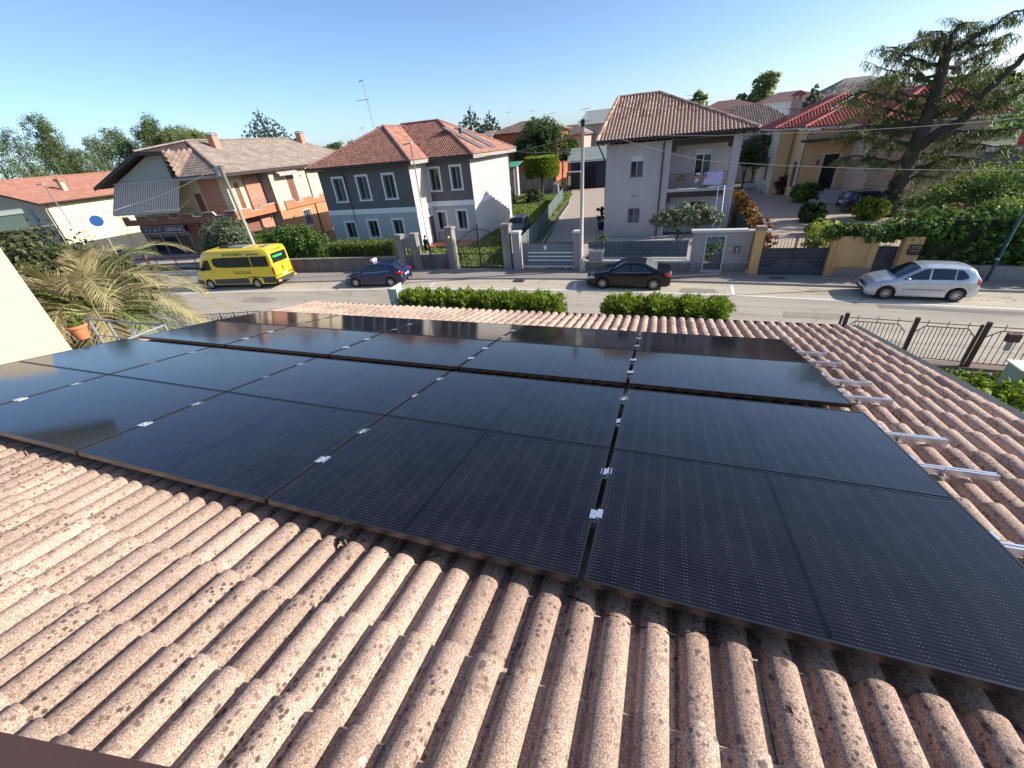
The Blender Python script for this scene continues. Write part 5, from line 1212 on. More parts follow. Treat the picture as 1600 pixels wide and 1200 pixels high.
c.toppatch('windscreen', .38, .93, CGL, t, .08); c.toppatch('rear_window', -1.9, -2.08, CGL, t, .12); c.sidepatch('tail_light', [(-2.27, .95, 1.12), (-2.05, .98, 1.15)], TAILL, t, .01); c.mirror(t, .8, 1.12, P5); c.handles(t, (-.9, .05), 1.0, P5)
for sy in (-.72, .66): B().box(-1.5, .2, sy, sy + .04, 1.72, 1.76).build('roof_rail', PVC, t)
B().box(-2.3, -2.27, -.26, .26, .8, .92).build('number_plate', PLATE, t)
place(t, 16.5, 44.2, 4)
# small grey car facing out behind the iron gate
t = thing('parked_car', 'small grey car facing the street between the grey house and the green fence', 'car', world=False)
P6 = PAINT('grey_paint', (.16, .16, .155), .4, .35)
c = Car([(-1.85, .7), (-1.82, 1.2), (-1.6, 1.5), (-1.3, 1.6), (.2, 1.62), (.45, 1.55), (.85, 1.15), (1.0, 1.08), (1.5, 1.0), (1.78, .85), (1.85, .6)],
        [(-1.85, .68), (-1.8, 1.0), (.9, .98), (1.5, .88), (1.85, .55)], 3.7, 1.6, (-1.15, 1.2), .32, .22, .25)
c.body(t, P6); c.wheels(t, 5); c.sidepatch('side_window', [(-1.45, 1.1, 1.45), (-.3, 1.08, 1.5)], CGL, t); c.sidepatch('side_window', [(-.2, 1.08, 1.5), (.25, 1.08, 1.48), (.72, 1.06, 1.14)], CGL, t); c.toppatch('windscreen', .42, .86, CGL, t, .07)
c.sidepatch('headlight', [(1.55, .72, .86), (1.8, .68, .8)], HEADL, t, .01); c.mirror(t, .7, 1.1, BLKP); B().box(1.84, 1.87, -.5, .5, .62, .78).build('grille', BLKP, t); B().box(1.87, 1.89, -.26, .26, .48, .58).build('number_plate', PLATE, t)
gq = GP(806, 371); place(t, gq[0] - .1, gq[1] + 1.2, -86)
# dark car by the cream house
t = thing('parked_car', 'dark car with a curved roof by the cream wall, behind the palm', 'car', world=False)
c = Car([(-2.0, .6), (-1.97, .95), (-1.8, 1.1), (-1.4, 1.38), (-.5, 1.45), (.1, 1.42), (.95, .98), (1.4, .9), (1.85, .72), (2.0, .5)],
        [(-2.0, .58), (-1.9, .93), (.4, .9), (.98, .87), (1.7, .7), (2.0, .45)], 4.0, 1.7, (-1.25, 1.25), .3, .19)
c.body(t, P2); c.wheels(t, 7); c.sidepatch('side_window', [(-1.4, 1.0, 1.15), (-1.1, .98, 1.32), (-.2, .96, 1.37)], CGL, t); c.sidepatch('side_window', [(-.1, .95, 1.37), (.1, .95, 1.34), (.75, .94, 1.0)], CGL, t); c.toppatch('windscreen', .15, .93, CGL, t, .1); c.toppatch('rear_window', -1.45, -1.8, CGL, t, .12); c.mirror(t, .65, .96, P2)
place(t, -55.5, 26.2, 190)
# ------------------------------------------------------------------ walls, gates, poles along the far pavement
OLDC = M('old_concrete', (.3, .28, .25), .95, .2, 2.2, .5, 30, dirt=.7); OLDW = M('stained_wall', (.2, .18, .165), .95, .25, 2, .5, 30, dirt=.75)
POST = M('grey_post_render', (.33, .3, .295), .92, .08, 1.5, .2, 60); CAPS = M('pale_coping', (.56, .54, .5), .85, .12, 6, .2)
PEB = NT('pebble_dash'); _p = PEB.pos(); _v = PEB.n('ShaderNodeTexVoronoi'); _v.inputs['Scale'].default_value = 26; PEB.l(_p, _v.inputs[0])
PEB.bsdf(PEB.mix(PEB.ramp(_v.outputs['Distance'], [(.1, 0), (.6, 1)]), PEB.mix(_v.outputs['Color'], (.66, .57, .52), (.38, .33, .3)), (.16, .14, .12)), .9, 0, PEB.bump(_v.outputs['Distance'], -.8, .02)); PEB = PEB.m
IRN = M('black_wrought_iron', (.03, .03, .032), .55, .1, 6, 0); PANEL = M('anthracite_sheet', (.055, .062, .078), .5, .1, 2, .05)
# low stained wall in front of the shop house and hedge
t = thing('garden_wall', 'low stained concrete wall left of the small gate with a clipped hedge behind', 'wall', (-25, 24.3, -6))
V = []
for i in range(13):
    x0, x1 = -36.0 + i * 1.47, -36.0 + (i + 1) * 1.47 - .01; y0, y1 = np.interp(x0, XS, WB) + .25, np.interp(x1, XS, WB) + .25
    B().prism([(x0, y0 - .12, -6.02), (x1, y1 - .12, -6.02), (x1, y1 + .12, -6.02), (x0, y0 + .12, -6.02)], (0, 0, 1.05)).build('wall_section', OLDW, t)
    B().prism([(x0 - .0, y0 - .16, -4.968), (x1, y1 - .16, -4.968), (x1, y1 + .16, -4.968), (x0, y0 + .16, -4.968)], (0, 0, .07)).build('coping', OLDC, t)
t = thing('garden_wall', 'low stained concrete wall between the small gate and the large iron gate', 'wall', (-15.3, 25.4, -6))
B().prism([(-16.45, 25.3, -6.02), (-14.35, 25.5, -6.02), (-14.35, 25.74, -6.02), (-16.45, 25.54, -6.02)], (0, 0, 1.05)).build('wall_section', OLDW, t); B().prism([(-16.45, 25.26, -4.965), (-14.35, 25.46, -4.965), (-14.35, 25.78, -4.965), (-16.45, 25.58, -4.965)], (0, 0, .06)).build('coping', OLDC, t)
def pillar(name, label, x, y, w, top, mat, cap=.08, capm=None, cat='pillar', d=None):
    d = d or w; t = thing(name, label, cat, (x, y, -6)); B().box(x - w / 2, x + w / 2, y - d / 2, y + d / 2, -6.02, top).build('shaft', mat, t)
    B().box(x - w / 2 - .07, x + w / 2 + .07, y - d / 2 - .07, y + d / 2 + .07, top + .002, top + cap).box(x - w / 2 - .02, x + w / 2 + .02, y - d / 2 - .02, y + d / 2 + .02, top + cap + .001, top + cap * 1.8).build('cap', capm or mat, t); return t
pillar('gate_pillar', 'weathered concrete pillar on the left of the small garden gate', -17.9, 25.1, .5, -3.55, OLDC)
pillar('gate_pillar', 'weathered concrete pillar on the right of the small garden gate', -16.72, 25.2, .46, -3.5, OLDC)
pillar('gate_pillar', 'concrete pillar with a lamp, left of the large iron gate', -14.0, 25.55, .55, -3.2, OLDC)
pillar('gate_pillar', 'concrete pillar right of the large iron gate', -9.78, 25.55, .55, -3.1, OLDC)
pillar('gate_pillar', 'smooth grey gate post left of the white striped sliding gate', -9.05, 25.45, .5, -3.55, POST, .07, CAPS)
pillar('gate_pillar', 'smooth grey gate post between the sliding gate and the lamp pole', -5.0, 25.5, .45, -3.6, POST, .07, CAPS)
t = thing('gate_lamp', 'round lamp on the concrete pillar of the iron gate', 'lamp', (-13.95, 25.2, -3.75)); B().ball((-13.95, 25.16, -3.7), .1, 10, 8).build('globe', M('lamp_glass', (.5, .4, .2), .4), t, smooth=True); B().box(-14.0, -13.9, 25.2, 25.275, -3.8, -3.6).build('bracket', IRN, t)
B().box(-9.48, -9.3, 25.4, 25.6, -6.02, -4.9).build('concrete_block', OLDC, None, label='short concrete stub between the pillar and the grey post', cat='block')
t = thing('garden_gate', 'narrow wrought iron garden gate between two weathered pillars', 'gate', (-17.3, 25.15, -6))
for k in range(7): B().tube([(-17.62 + k * .107, 25.15, -5.92), (-17.62 + k * .107, 25.15, -4.55 + .25 * math.sin(math.pi * k / 6))], .012, 5).build('bar', IRN, t)
B().box(-17.65, -16.95, 25.13, 25.17, -5.2, -5.16).box(-17.65, -16.95, 25.13, 25.17, -5.9, -5.86).box(-17.64, -16.96, 25.14, 25.16, -4.64, -4.6).build('rail', IRN, t)
t = thing('garden_arch', 'old stone lintel over the narrow garden gate', 'arch', (-17.3, 25.15, -4)); B().box(-17.64, -16.96, 25.0, 25.3, -4.35, -3.85).build('lintel', OLDC, t)
# large iron gate with curved top
t = thing('iron_gate', 'large black wrought iron double gate with an arched spiked top', 'gate', (-11.9, 25.6, -6))
for k in range(33):
    x = -13.62 + k * .1105; u_ = (x + 13.62) / 3.55; zt = -4.25 + 1.0 * math.sin(math.pi * u_) ** 1.1
    if u_ > .52: zt = -4.15 + .85 * math.cos((u_ - .5) * math.pi) ** .8
    B().tube([(x, 25.6, -5.88), (x, 25.6, zt + .22), (x, 25.6, zt + .34)], [.011, .011, .001], 5).build('spike_bar', IRN, t)
P = []
for k in range(25):
    x = -13.64 + k * 3.6 / 24; u_ = (x + 13.64) / 3.6; zt = -4.25 + 1.0 * math.sin(math.pi * u_) ** 1.1
    if u_ > .52: zt = -4.15 + .85 * max(0, math.cos((u_ - .5) * math.pi)) ** .8
    P.append((x, 25.6, zt))
B().tube(P, .028, 6).build('top_rail', IRN, t)
for z in (-5.86, -4.95): B().box(-13.66, -10.05, 25.575, 25.625, z, z + .05).build('rail', IRN, t)
B().box(-11.95, -11.85, 25.55, 25.65, -5.97, -2.98).build('middle_post', IRN, t)
# sliding gate: woven grey stone-look sheet, white rails
WOV = M('grey_split_block', (.23, .245, .265), .8, .15, 5, .2, 40); 
t = thing('sliding_gate', 'sliding gate with grey woven strips and four white rails between two grey posts', 'gate', (-7.0, 25.55, -6))
g_ = random.Random(5)
def woven(par, x0, x1, y, z0, z1, cw=.2, rh=.2, mat=None, back=None, yf=None):
    B().box(x0, x1, y + .02, y + .035, z0, z1).build('backing', back or DARKMET, par); j = 0; z = z0
    while z < z1 - .05:
        x = x0 - (j % 2) * cw * .5
        while x < x1 - .02:
            a, c_ = max(x0, x + .012), min(x1, x + cw - .012)
            if c_ - a > .04: B().box(a, c_, y + g_.uniform(-.02, .005), y + .018, z + .012, min(z1, z + rh) - .008).build('strip', mat or WOV, par)
            x += cw
        z += rh; j += 1
woven(t, -8.72, -5.25, 25.5, -5.85, -4.25, .25, .22)
for z in (-5.75, -5.35, -5.1, -4.85): B().box(-8.3 if z > -5.7 else -8.75, -5.25, 25.4, 25.47, z, z + .075).build('white_rail', WT, t)
b = B(); b.box(-8.78, -5.2, 25.47, 25.5, -4.22, -4.18).box(-8.78, -5.2, 25.46, 25.5, -5.93, -5.86)
for k in range(30): x = -8.72 + k * .12; b.tube([(x, 25.49, -4.3), (x, 25.49, -4.05), (x, 25.49, -3.97)], [.01, .012, .001], 5)
b.build('spike_rail', DARKMET, t); B().box(-7.2, -7.0, 25.38, 25.4, -4.6, -4.36).build('notice_plate', WT, t)
# fence of the mauve house
t = thing('front_fence', 'grey slatted fence with small spikes on a pebble dashed wall, mauve house', 'fence', (-1.5, 25.4, -6))
B().box(-4.45, 1.75, 25.28, 25.5, -6.02, -5.4).build('wall', PEB, t); B().box(-4.5, 1.72, 25.22, 25.56, -5.398, -5.32).build('coping', CAPS, t)
woven(t, -3.3, 1.55, 25.42, -5.1, -4.16, .17, .19, M('slate_strip', (.15, .18, .2), .7, .12, 5, .1), M('dark_gap', (.02, .025, .03), .9)); woven(t, -4.3, -3.32, 25.42, -4.6, -4.16, .17, .19, M('slate_strip', (.15, .18, .2)), M('dark_gap', (.02, .025, .03)))
b = B(); b.box(-4.3, 1.6, 25.38, 25.4, -4.16, -4.13).box(-4.3, 1.6, 25.38, 25.4, -5.24, -5.2)
for k in range(48): x = -4.25 + k * .123; b.tube([(x, 25.39, -5.32), (x, 25.39, -4.02), (x, 25.39, -3.94)], [.009, .009, .001], 5)
b.build('spiked_bars', M('grey_iron', (.14, .15, .165), .5, .1, 6, 0), t)
t = thing('meter_box', 'small square grey meter box with a white frame beside the lamp pole', 'meter box', (-3.8, 25.3, -5.32)); B().box(-4.2, -3.42, 25.16, 25.4, -5.318, -4.72).build('box', POST, t); B().box(-3.42, -3.34, 25.12, 25.42, -5.318, -4.64).box(-4.24, -3.42, 25.12, 25.42, -4.72, -4.64).build('frame', CAPS, t)
# portal wall with pedestrian gate
t = thing('portal_wall', 'mauve grey entrance wall with a white framed gate and pebble dashed base', 'wall', (3.2, 25.4, -6))
FP = Fr((1.75, 25.22), (1, 0)); wallb(B(), FP, 0, 3.05, -5.42, -3.68, [(.68, 1.75, -5.42, -3.85)], .3).build('wall', POST, t)
B().fbox(FP, 0, .68, -.3, .03, -6.02, -5.42).fbox(FP, 1.75, 3.05, -.3, .03, -6.02, -5.42).build('base', PEB, t)
B().fbox(FP, 0, .68, -.3, -.29, -5.4, -3.7).fbox(FP, 1.75, 3.05, -.3, -.29, -5.4, -3.7).build('back', POST, t)
for k in range(5): B().fbox(FP, -.12 + k * .58, -.12 + (k + 1) * .58 - .008, -.36, .08, -3.678, -3.55 - .004 * (k % 2)).build('coping_slab', CAPS, t)
B().fbox(FP, 2.79, 3.1, -.3, .08, -3.678, -3.6).build('coping_slab', CAPS, t)
B().fbox(FP, .68, .74, -.1, .04, -6, -3.85).fbox(FP, 1.69, 1.75, -.1, .04, -6, -3.85).fbox(FP, .74, 1.69, -.1, .04, -3.9, -3.85).fbox(FP, .6, 1.75, -.2, .15, -6.0, -5.86).build('gate_frame', CAPS, t)
t = thing('pedestrian_gate', 'narrow grey sheet and wire gate inside the mauve portal wall', 'gate', (2.95, 25.4, -6))
MG = M('grey_sheet_gate', (.12, .115, .105), .6, .1, 4, .05)
B().fprism(FP, [(.76, -5.82), (1.68, -5.82), (1.68, -4.9), (1.4, -4.9), (1.2, -5.1), (1.05, -5.4), (.76, -5.4)], -.16, -.13).build('sheet', MG, t)
for k in range(10): B().fbox(FP, .78 + k * .1, .79 + k * .1, -.15, -.14, -5.4, -3.92).build('wire', MG, t)
B().fbox(FP, .76, 1.68, -.155, -.135, -4.3, -4.28).build('wire', MG, t)
t = thing('letter_box', 'small black letter box on the mauve portal wall', 'letter box', (4.15, 25.15, -4.75)); B().fbox(FP, 2.25, 2.5, .003, .12, -4.82, -4.47).build('box', BLKP, t)
for z in (-4.76, -4.66, -4.55): B().fbox(FP, 2.3, 2.45, .12, .13, z, z + .03).build('slot', WT, t)
t = thing('doorbell_lamp', 'tiny white wall light left of the letter box', 'lamp', (3.75, 25.2, -4.5)); B().fbox(FP, 1.97, 2.03, .003, .06, -4.6, -4.52).build('shade', WT, t); B().fbox(FP, 1.99, 2.02, .003, .04, -4.48, -4.38).build('stem', BLKP, t)
# yellow gate
YW = M('yellow_ochre_wall', (.6, .37, .15), .93, .1, 1.2, .3, 50, dirt=.18)
t = pillar('gate_pillar', 'tall ochre yellow pillar next to the mauve portal wall', 5.06, 24.95, .44, -3.5, YW, .09, M('brown_cap', (.3, .2, .14), .9, .2, 6, .3))
t = thing('security_light', 'small white floodlight on the ochre pillar', 'lamp', (5.42, 24.85, -3.55)); B().box(5.3, 5.55, 24.75, 24.95, -3.62, -3.5).build('head', WT, t); B().box(5.28, 5.31, 24.83, 24.88, -3.7, -3.56).build('arm', PVC, t)
t = thing('driveway_gate', 'dark blue grey double gate with wavy sheet metal and woven upper strips', 'gate', (6.85, 24.85, -6))
cen = 6.84
for sx, (xa, xb) in ((-1, (5.3, 6.82)), (1, (6.86, 8.38))):
    pts = [(xa, -5.94), (xb, -5.94)]
    prof = [(0, -5.02), (.35, -5.02), (.6, -5.12), (.85, -5.3), (1.1, -5.5), (1.52, -5.52)]
    top = [(cen + sx * (.02 + a), z) for a, z in prof]; pts = ([(xa, -5.94), (xb, -5.94)] + (top if sx < 0 else top[::-1]))
    o = B().prism([(a, 24.78, z) for a, z in pts], (0, .03, 0)).build('leaf_sheet', PANEL, t)
    woven(t, xa, xb, 24.84, -5.6, -4.5, .2, .2, M('dark_slate_strip', (.06, .055, .065), .6, .15, 5, .1), M('dark_gap', (.02, .025, .03)))
    b = B()
    for k in range(10): x = xa + .05 + k * (xb - xa - .1) / 9; b.box(x - .01, x + .01, 24.84, 24.86, -4.5, -3.95)
    b.box(xa, xb, 24.83, 24.87, -3.97, -3.93).box(xa, xb, 24.83, 24.87, -4.52, -4.48).build('bars', IRN, t)
B().box(6.81, 6.87, 24.8, 24.88, -5.94, -3.93).build('middle_post', IRN, t)
t = thing('ochre_wall', 'ochre wall section between the driveway gate and the narrow gate, with pebble panel', 'wall', (9.4, 24.8, -6))
B().prism([(8.4, 24.6, -6.02), (10.35, 24.55, -6.02), (10.35, 25.0, -6.02), (8.4, 25.05, -6.02)], (0, 0, 2.15)).build('wall', YW, t)
B().box(8.62, 10.1, 24.5, 24.56, -5.35, -5.25).box(8.62, 8.7, 24.52, 24.57, -5.25, -4.1).box(10.02, 10.1, 24.52, 24.57, -5.25, -4.1).build('moulding', YW, t); B().box(8.9, 10.3, 24.48, 24.55, -6.0, -5.45).build('pebble_panel', PEB, t)
text('house_number', '46', .17, M('number_brown', (.12, .06, .04), .7, 0, 2, 0), t, Matrix.Translation((10.02, 24.53, -4.1)) @ RX, .004)
t = thing('narrow_gate', 'narrow dark blue grey gate between ochre walls, behind the silver car', 'gate', (10.85, 24.85, -6))
B().prism([(10.4, 24.8, -5.94), (11.3, 24.8, -5.94), (11.3, 24.8, -5.3), (11.0, 24.8, -5.25), (10.7, 24.8, -5.05), (10.4, 24.8, -5.0)], (0, .03, 0)).build('leaf_sheet', PANEL, t)
woven(t, 10.4, 11.3, 24.86, -5.5, -4.45, .2, .2, M('dark_slate_strip', (.06, .055, .065)), M('dark_gap', (.02, .025, .03)))
t = thing('ochre_wall', 'ochre wall section with letter boxes right of the narrow gate', 'wall', (11.7, 24.8, -6)); B().prism([(11.35, 24.55, -6.02), (12.05, 24.5, -6.02), (12.05, 25.0, -6.02), (11.35, 25.0, -6.02)], (0, 0, 2.1)).build('wall', YW, t)
for i, z in enumerate((-4.75, -4.4)):
    t = thing('letter_box', 'black letter box on the ochre wall, %s of the two' % ('lower' if i == 0 else 'upper'), 'letter box', (11.75, 24.45, z)); B().box(11.55, 12.0, 24.38, 24.515, z, z + (.28 if i == 0 else .12)).build('box', BLKP, t); B().box(11.6, 11.95, 24.36, 24.38, z + .2 if i == 0 else z + .05, z + .22 if i == 0 else z + .07).build('slot', PVC, t)
t = thing('boundary_wall', 'low weathered wall under the tall ivy hedge at the right', 'wall', (20, 24.4, -6))
for i in range(12):
    x0, x1 = 12.3 + i * 1.6, 12.3 + (i + 1) * 1.6 - .01; y0, y1 = np.interp(x0, XS, WB) + .05, np.interp(x1, XS, WB) + .05
    B().prism([(x0, y0, -6.02), (x1, y1, -6.02), (x1, y1 + .3, -6.02), (x0, y0 + .3, -6.02)], (0, 0, .75)).build('wall_section', OLDC, t)
# poles
GALV = M('galvanised_pole', (.4, .4, .39), .5, .1, 4, .1, metal=.4); GREENP = M('green_painted_pole', (.02, .075, .06), .45, .15, 4, 0); CONC = M('concrete_pole', (.46, .42, .37), .9, .12, 2, .3)
t = thing('lamp_pole', 'tall concrete utility pole beside the meter box, carrying cables', 'pole', (-4.68, 25.05, -6))
B().tube([(-4.66, 25.0, -6), (-4.63, 25.0, -2), (-4.6, 25.0, 2.1)], [.125, .105, .085], 12).build('pole', CONC, t, smooth=True); B().box(-4.7, -4.5, 24.9, 25.08, 2.0, 2.35).build('junction_box', DARKMET, t); B().tube([(-4.9, 25, 2.25), (-4.2, 25, 2.25)], .025, 6).build('crossarm', STEEL, t)
t = thing('street_lamp', 'slim street lamp with a green painted foot in front of the grey house', 'street lamp', (-15.5, 25.0, -6))
B().tube([(-15.5, 25.0, -6), (-15.5, 25.0, -4.0)], .075, 10).build('painted_foot', GREENP, t, smooth=True); B().tube([(-15.5, 25.0, -4.0), (-15.5, 25.0, 2.0)], [.055, .035], 10).build('pole', GALV, t, smooth=True)
B().prism([(-16.0, 24.9, 2.0), (-15.4, 24.88, 2.04), (-15.4, 25.12, 2.04), (-16.0, 25.1, 2.0)], (0, 0, .07)).build('lamp_head', PVC, t)
t = thing('street_lamp', 'green painted street lamp pole at the right edge by the ivy hedge', 'street lamp', (14.9, 24.0, -6)); B().tube([(14.85, 24.15, -6), (14.9, 24.15, -2.4), (14.95, 24.15, 2)], [.075, .06, .045], 10).build('pole', GREENP, t, smooth=True)
B().tube([(14.84, 24.15, -4.9), (14.84, 24.15, -4.82)], .09, 10).build('collar', GALV, t)
bp = GP(411, 414); 
t = thing('utility_pole', 'leaning pale concrete pole behind the yellow minibus', 'pole', (-34.4, 25.6, -6))
tp = PY(343, 258, 25.0); bq = PY(399, 388, 25.6)
dd = (tp - bq); bb = bq + dd * ((-6 - bq[2]) / dd[2])
B().tube([tuple(bb), tuple(bq), tuple(tp)], [.17, .15, .11], 12).build('pole', CONC, t, smooth=True)
B().tube([tuple(tp + np.array((-.5, 0, -.1))), tuple(tp + np.array((.4, .1, -.1)))], .04, 6).build('crossarm', STEEL, t); B().box(tp[0] - .5, tp[0] - .2, tp[1] - .15, tp[1] + .1, tp[2] - .7, tp[2] - .15).build('junction_box', PVC, t)
# cables
CAB = M('pale_cable', (.25, .245, .24), .6, .1, 2, 0)
def wire(label, pts, r=.018, sag=.25):
    Q = []
    for i in range(len(pts) - 1):
        a, b_ = np.array(pts[i], float), np.array(pts[i + 1], float)
        for k in range(17): q = a + (b_ - a) * k / 17; q[2] -= 4 * sag * (k / 17) * (1 - k / 17); Q.append(tuple(q))
    Q.append(tuple(pts[-1])); B().tube(Q, r, 5).build('overhead_cable', CAB, None, label=label, cat='cable')
pt = (-4.6, 24.95, 2.2)
wire('upper overhead cable from the tall pole to the right, crossing the cedar', [(-4.6, 24.95, 1.75), PY(1195, 209, 25.5), PY(1640, 180, 27)], .013, .12)
wire('lower overhead cable from the tall pole to the right, passing the balcony', [(-4.6, 24.95, 2.1), PY(1100, 251, 25.5), PY(1640, 266, 27)], .013, .15)
wire('overhead cable from the tall pole left to the grey house corner', [(-4.6, 24.95, 1.8), (-15.6, 34.4, .9)], .014, .35)
wire('thin overhead cable from the tall pole over the garden to the left', [(-4.6, 24.95, .9), PY(760, 228, 40)], .012, .3)
wire('overhead cable from the leaning pole down to the left towards the palm', [tp, PY(205, 320, 21), PY(0, 362, 14)], .02, .25)
wire('thin overhead cable from the leaning pole towards the shop house', [tp, (-42, 31, 1.1)], .014, .2)
wire('thin overhead cable in front of the cream house', [PY(60, 362, 22), PY(205, 318, 24)], .012, .1)
# traffic sign by the palm
t = thing('traffic_sign', 'round blue sign above a white plate, on a thin leaning pole by the cream wall', 'sign', (-40.5, 20, -6))
Ys = 17.2; s0, s1 = PY(163, 318, Ys), PY(186, 408, Ys)
sc = PY(151, 345, Ys); n_ = (CW - sc); n_[2] = 0; n_ = n_ / np.linalg.norm(n_)
th_ = math.atan2(n_[1], n_[0]) + math.pi / 2
sx = Matrix.Translation(sc) @ Matrix.Rotation(th_, 4, 'Z'); t.matrix_basis = Matrix.Translation((sc[0], sc[1], -6)) @ Matrix.Rotation(th_, 4, 'Z'); del t['wc']; t['wc'] = [0, 0, 0]; del t['wc']
dz = sc[2] + 6; pw = .0305 * float(np.linalg.norm(sc - CW)) * .56
B().box(-pw * .62, pw * .62, -.0, .03, dz - pw * .62, dz + pw * .66).build('plate', WT, t)
B().tube([(0, -.004, dz), (0, -.02, dz)], pw * .5, 28).build('blue_disc', M('sign_blue_disc', (.012, .075, .24), .4, .03, 3, 0), t)
B().box(-pw * .6, pw * .6, .0, .03, dz - pw * 1.35, dz - pw * .68).build('lower_plate', WT, t)
for k in range(3): B().box(-pw * .45, pw * (.4 - .15 * (k % 2)), -.008, 0, dz - pw * (.88 + k * .16), dz - pw * (.83 + k * .16)).build('text_line', PVC, t)
B().tube([(pw * .1, .07, 0), (pw * .1, .07, dz + pw * .7)], .03, 8).build('pole', GALV, t)
t = thing('street_lamp', 'thin street lamp standing in front of the cream house wall', 'street lamp', (-47, 23, -6))
q0, q1 = PY(143, 398, 23.5), PY(68, 288, 23.5); d_ = q1 - q0; bs = q0 + d_ * ((-6 - q0[2]) / d_[2]); B().tube([bs, q1], [.07, .045], 8).build('pole', GALV, t, smooth=True)
B().box(q1[0] - .9, q1[0] + .05, q1[1] - .1, q1[1] + .1, q1[2] - .02, q1[2] + .07).build('lamp_head', PVC, t)
# brown steel fence before the shop
BS = M('rusty_brown_steel', (.1, .045, .035), .7, .2, 8, .2)
t = thing('steel_fence', 'brown steel fence with two thick posts before the shop', 'fence', (-40, 23, -6))
def fy(x): return float(np.interp(x, XS, WB)) + .2
for x in (-43.6, -41.3): B().prism([(x - .12, fy(x) - .1, -6.02), (x + .12, fy(x) - .1, -6.02), (x + .12, fy(x) + .1, -6.02), (x - .12, fy(x) + .1, -6.02)], (0, 0, 2.0)).build('post', BS, t)
for k in range(9):
    x = -50 + k * 1.9
    if abs(x + 43) > 1.5: B().box(x - .03, x + .03, fy(x) - .03, fy(x) + .03, -5.55, -4.4).build('post', BS, t)
for z in (-4.45, -5.0):
    for i in range(8): x0, x1 = -51 + i * 2, -49 + i * 2; B().prism([(x0, fy(x0) - .05, z), (x1, fy(x1) - .05, z), (x1, fy(x1) + .05, z), (x0, fy(x0) + .05, z)], (0, 0, .14)).build('rail', BS, t)
for i in range(8):
    x0, x1 = -51 + i * 2, -49.01 + i * 2
    if not -43.5 < (x0 + x1) / 2 < -41.4: B().prism([(x0, fy(x0) - .12, -6.02), (x1, fy(x1) - .12, -6.02), (x1, fy(x1) + .12, -6.02), (x0, fy(x0) + .12, -6.02)], (0, 0, .5)).build('low_wall', M('pale_low_wall', (.45, .45, .42), .9, .15, 2, .2), t)
# green screen fences between gardens
GS = M('dark_green_screen', (.03, .055, .04), .85, .2, 1.5, .2); GS2 = M('grey_green_screen', (.11, .14, .14), .8, .15, 1.2, .1)
def screen(name, label, pts, z0, z1, mat, step=2.0):
    t = thing(name, label, 'fence', (pts[0][0], pts[0][1], z0))
    for i in range(len(pts) - 1):
        a, b_ = np.array(pts[i], float), np.array(pts[i + 1], float); n = max(1, int(np.linalg.norm(b_ - a) / step))
        for k in range(n):
            p, q = a + (b_ - a) * k / n, a + (b_ - a) * (k + 1) / n; V = []; F = []; m = 6; nn = np.array([-(q - p)[1], (q - p)[0]]) / np.linalg.norm(q - p)
            for j in range(m + 1):
                w_ = p + (q - p) * j / m + nn * (.035 * math.sin(j * 2.1 + k) if 0 < j < m else 0)
                for zz in (z0, (z0 + z1) / 2, z1 - .05 * math.sin(math.pi * j / m)): V += [(w_[0], w_[1], zz), (w_[0] + nn[0] * .01, w_[1] + nn[1] * .01, zz)]
            for j in range(m):
                for h_ in range(2):
                    o = j * 6 + h_ * 2; F += [(o, o + 6, o + 8, o + 2), (o + 3, o + 9, o + 7, o + 1)]
            q_ = bpy.data.objects.new('screen_panel', rawmesh('screen_panel', V, F, mat, True)); link(q_, t)
            B().tube([(p[0], p[1], z0 - .02), (p[0], p[1], z1 + .06)], .03, 6).build('post', DARKMET, t)
screen('green_fence', 'dark green screened fence between the mauve house and the gravel yard', [(5.3, 26), (5.35, 36), (5.9, 46)], -6, -4.3, GS)
screen('green_fence', 'grey green screened fence along the driveway with the small grey car', [(-9.75, 26.5), (-10.6, 36), (-12.6, 50), (-13.8, 60)], -6, -4.5, GS2)
# near right: brown railing fence along our garden, seen past the roof edge
t = thing('railing_fence', 'brown iron railing with curved panels along the road at the right', 'fence', (9, 15, -6))
fx_ = [6.4, 8.25, 9.95, 12.3, 14.6]; g0 = lambda x: float(np.interp(x, [5, 16], [15.75, 14.7])) - .6
for i, x in enumerate(fx_):
    y = g0(x); B().box(x - .05, x + .05, y - .05, y + .05, -6.02, -4.35).build('post', BS, t)
    if i in (0, 2): B().box(x - .17, x - .11, y - .03, y + .03, -6.02, -4.45).build('post', BS, t)
for i in range(len(fx_) - 1):
    a, c_ = fx_[i] + .05, fx_[i + 1] - .19; P = []
    n = 14
    def yy(x): return g0(x)
    def ztop(k): 
        e_ = min(k, n - k); return -4.62 - (.0 if e_ > 1 else .12 * (2 - e_))
    for k in range(n + 1):
        x = a + (c_ - a) * k / n; B().tube([(x, yy(x), -5.75), (x, yy(x), ztop(k))], .011, 5).build('bar', BS, t)
    B().tube([(a + (c_ - a) * k / n, yy(a + (c_ - a) * k / n), ztop(k)) for k in range(n + 1)], .016, 6).build('rail', BS, t)
    for z in (-5.75, -4.5): B().tube([(a - .05, yy(a), z), (c_ + .1, yy(c_), z)], .014, 6).build('rail', BS, t)
    for k in range(3): x = a + (c_ - a) * (k + .5) / 3; B().tube([(x, yy(x), -4.62), (x, yy(x), -4.4)], .011, 5).build('bar', BS, t)
B().box(5, 15.5, 14.55, 15.0, -6.02, -5.9).build('kerb_wall', M('low_brown_wall', (.2, .14, .11), .9, .15, 2, .3), None, kind='structure')
t = thing('meter_post', 'small dark lamp box on the railing fence', 'lamp', (10.5, 14.6, -5)); B().box(10.35, 10.65, 14.35, 14.5, -4.85, -4.6).build('box', BS, t); B().box(10.45, 10.55, 14.38, 14.48, -5.15, -4.86).build('neck', PVC, t)
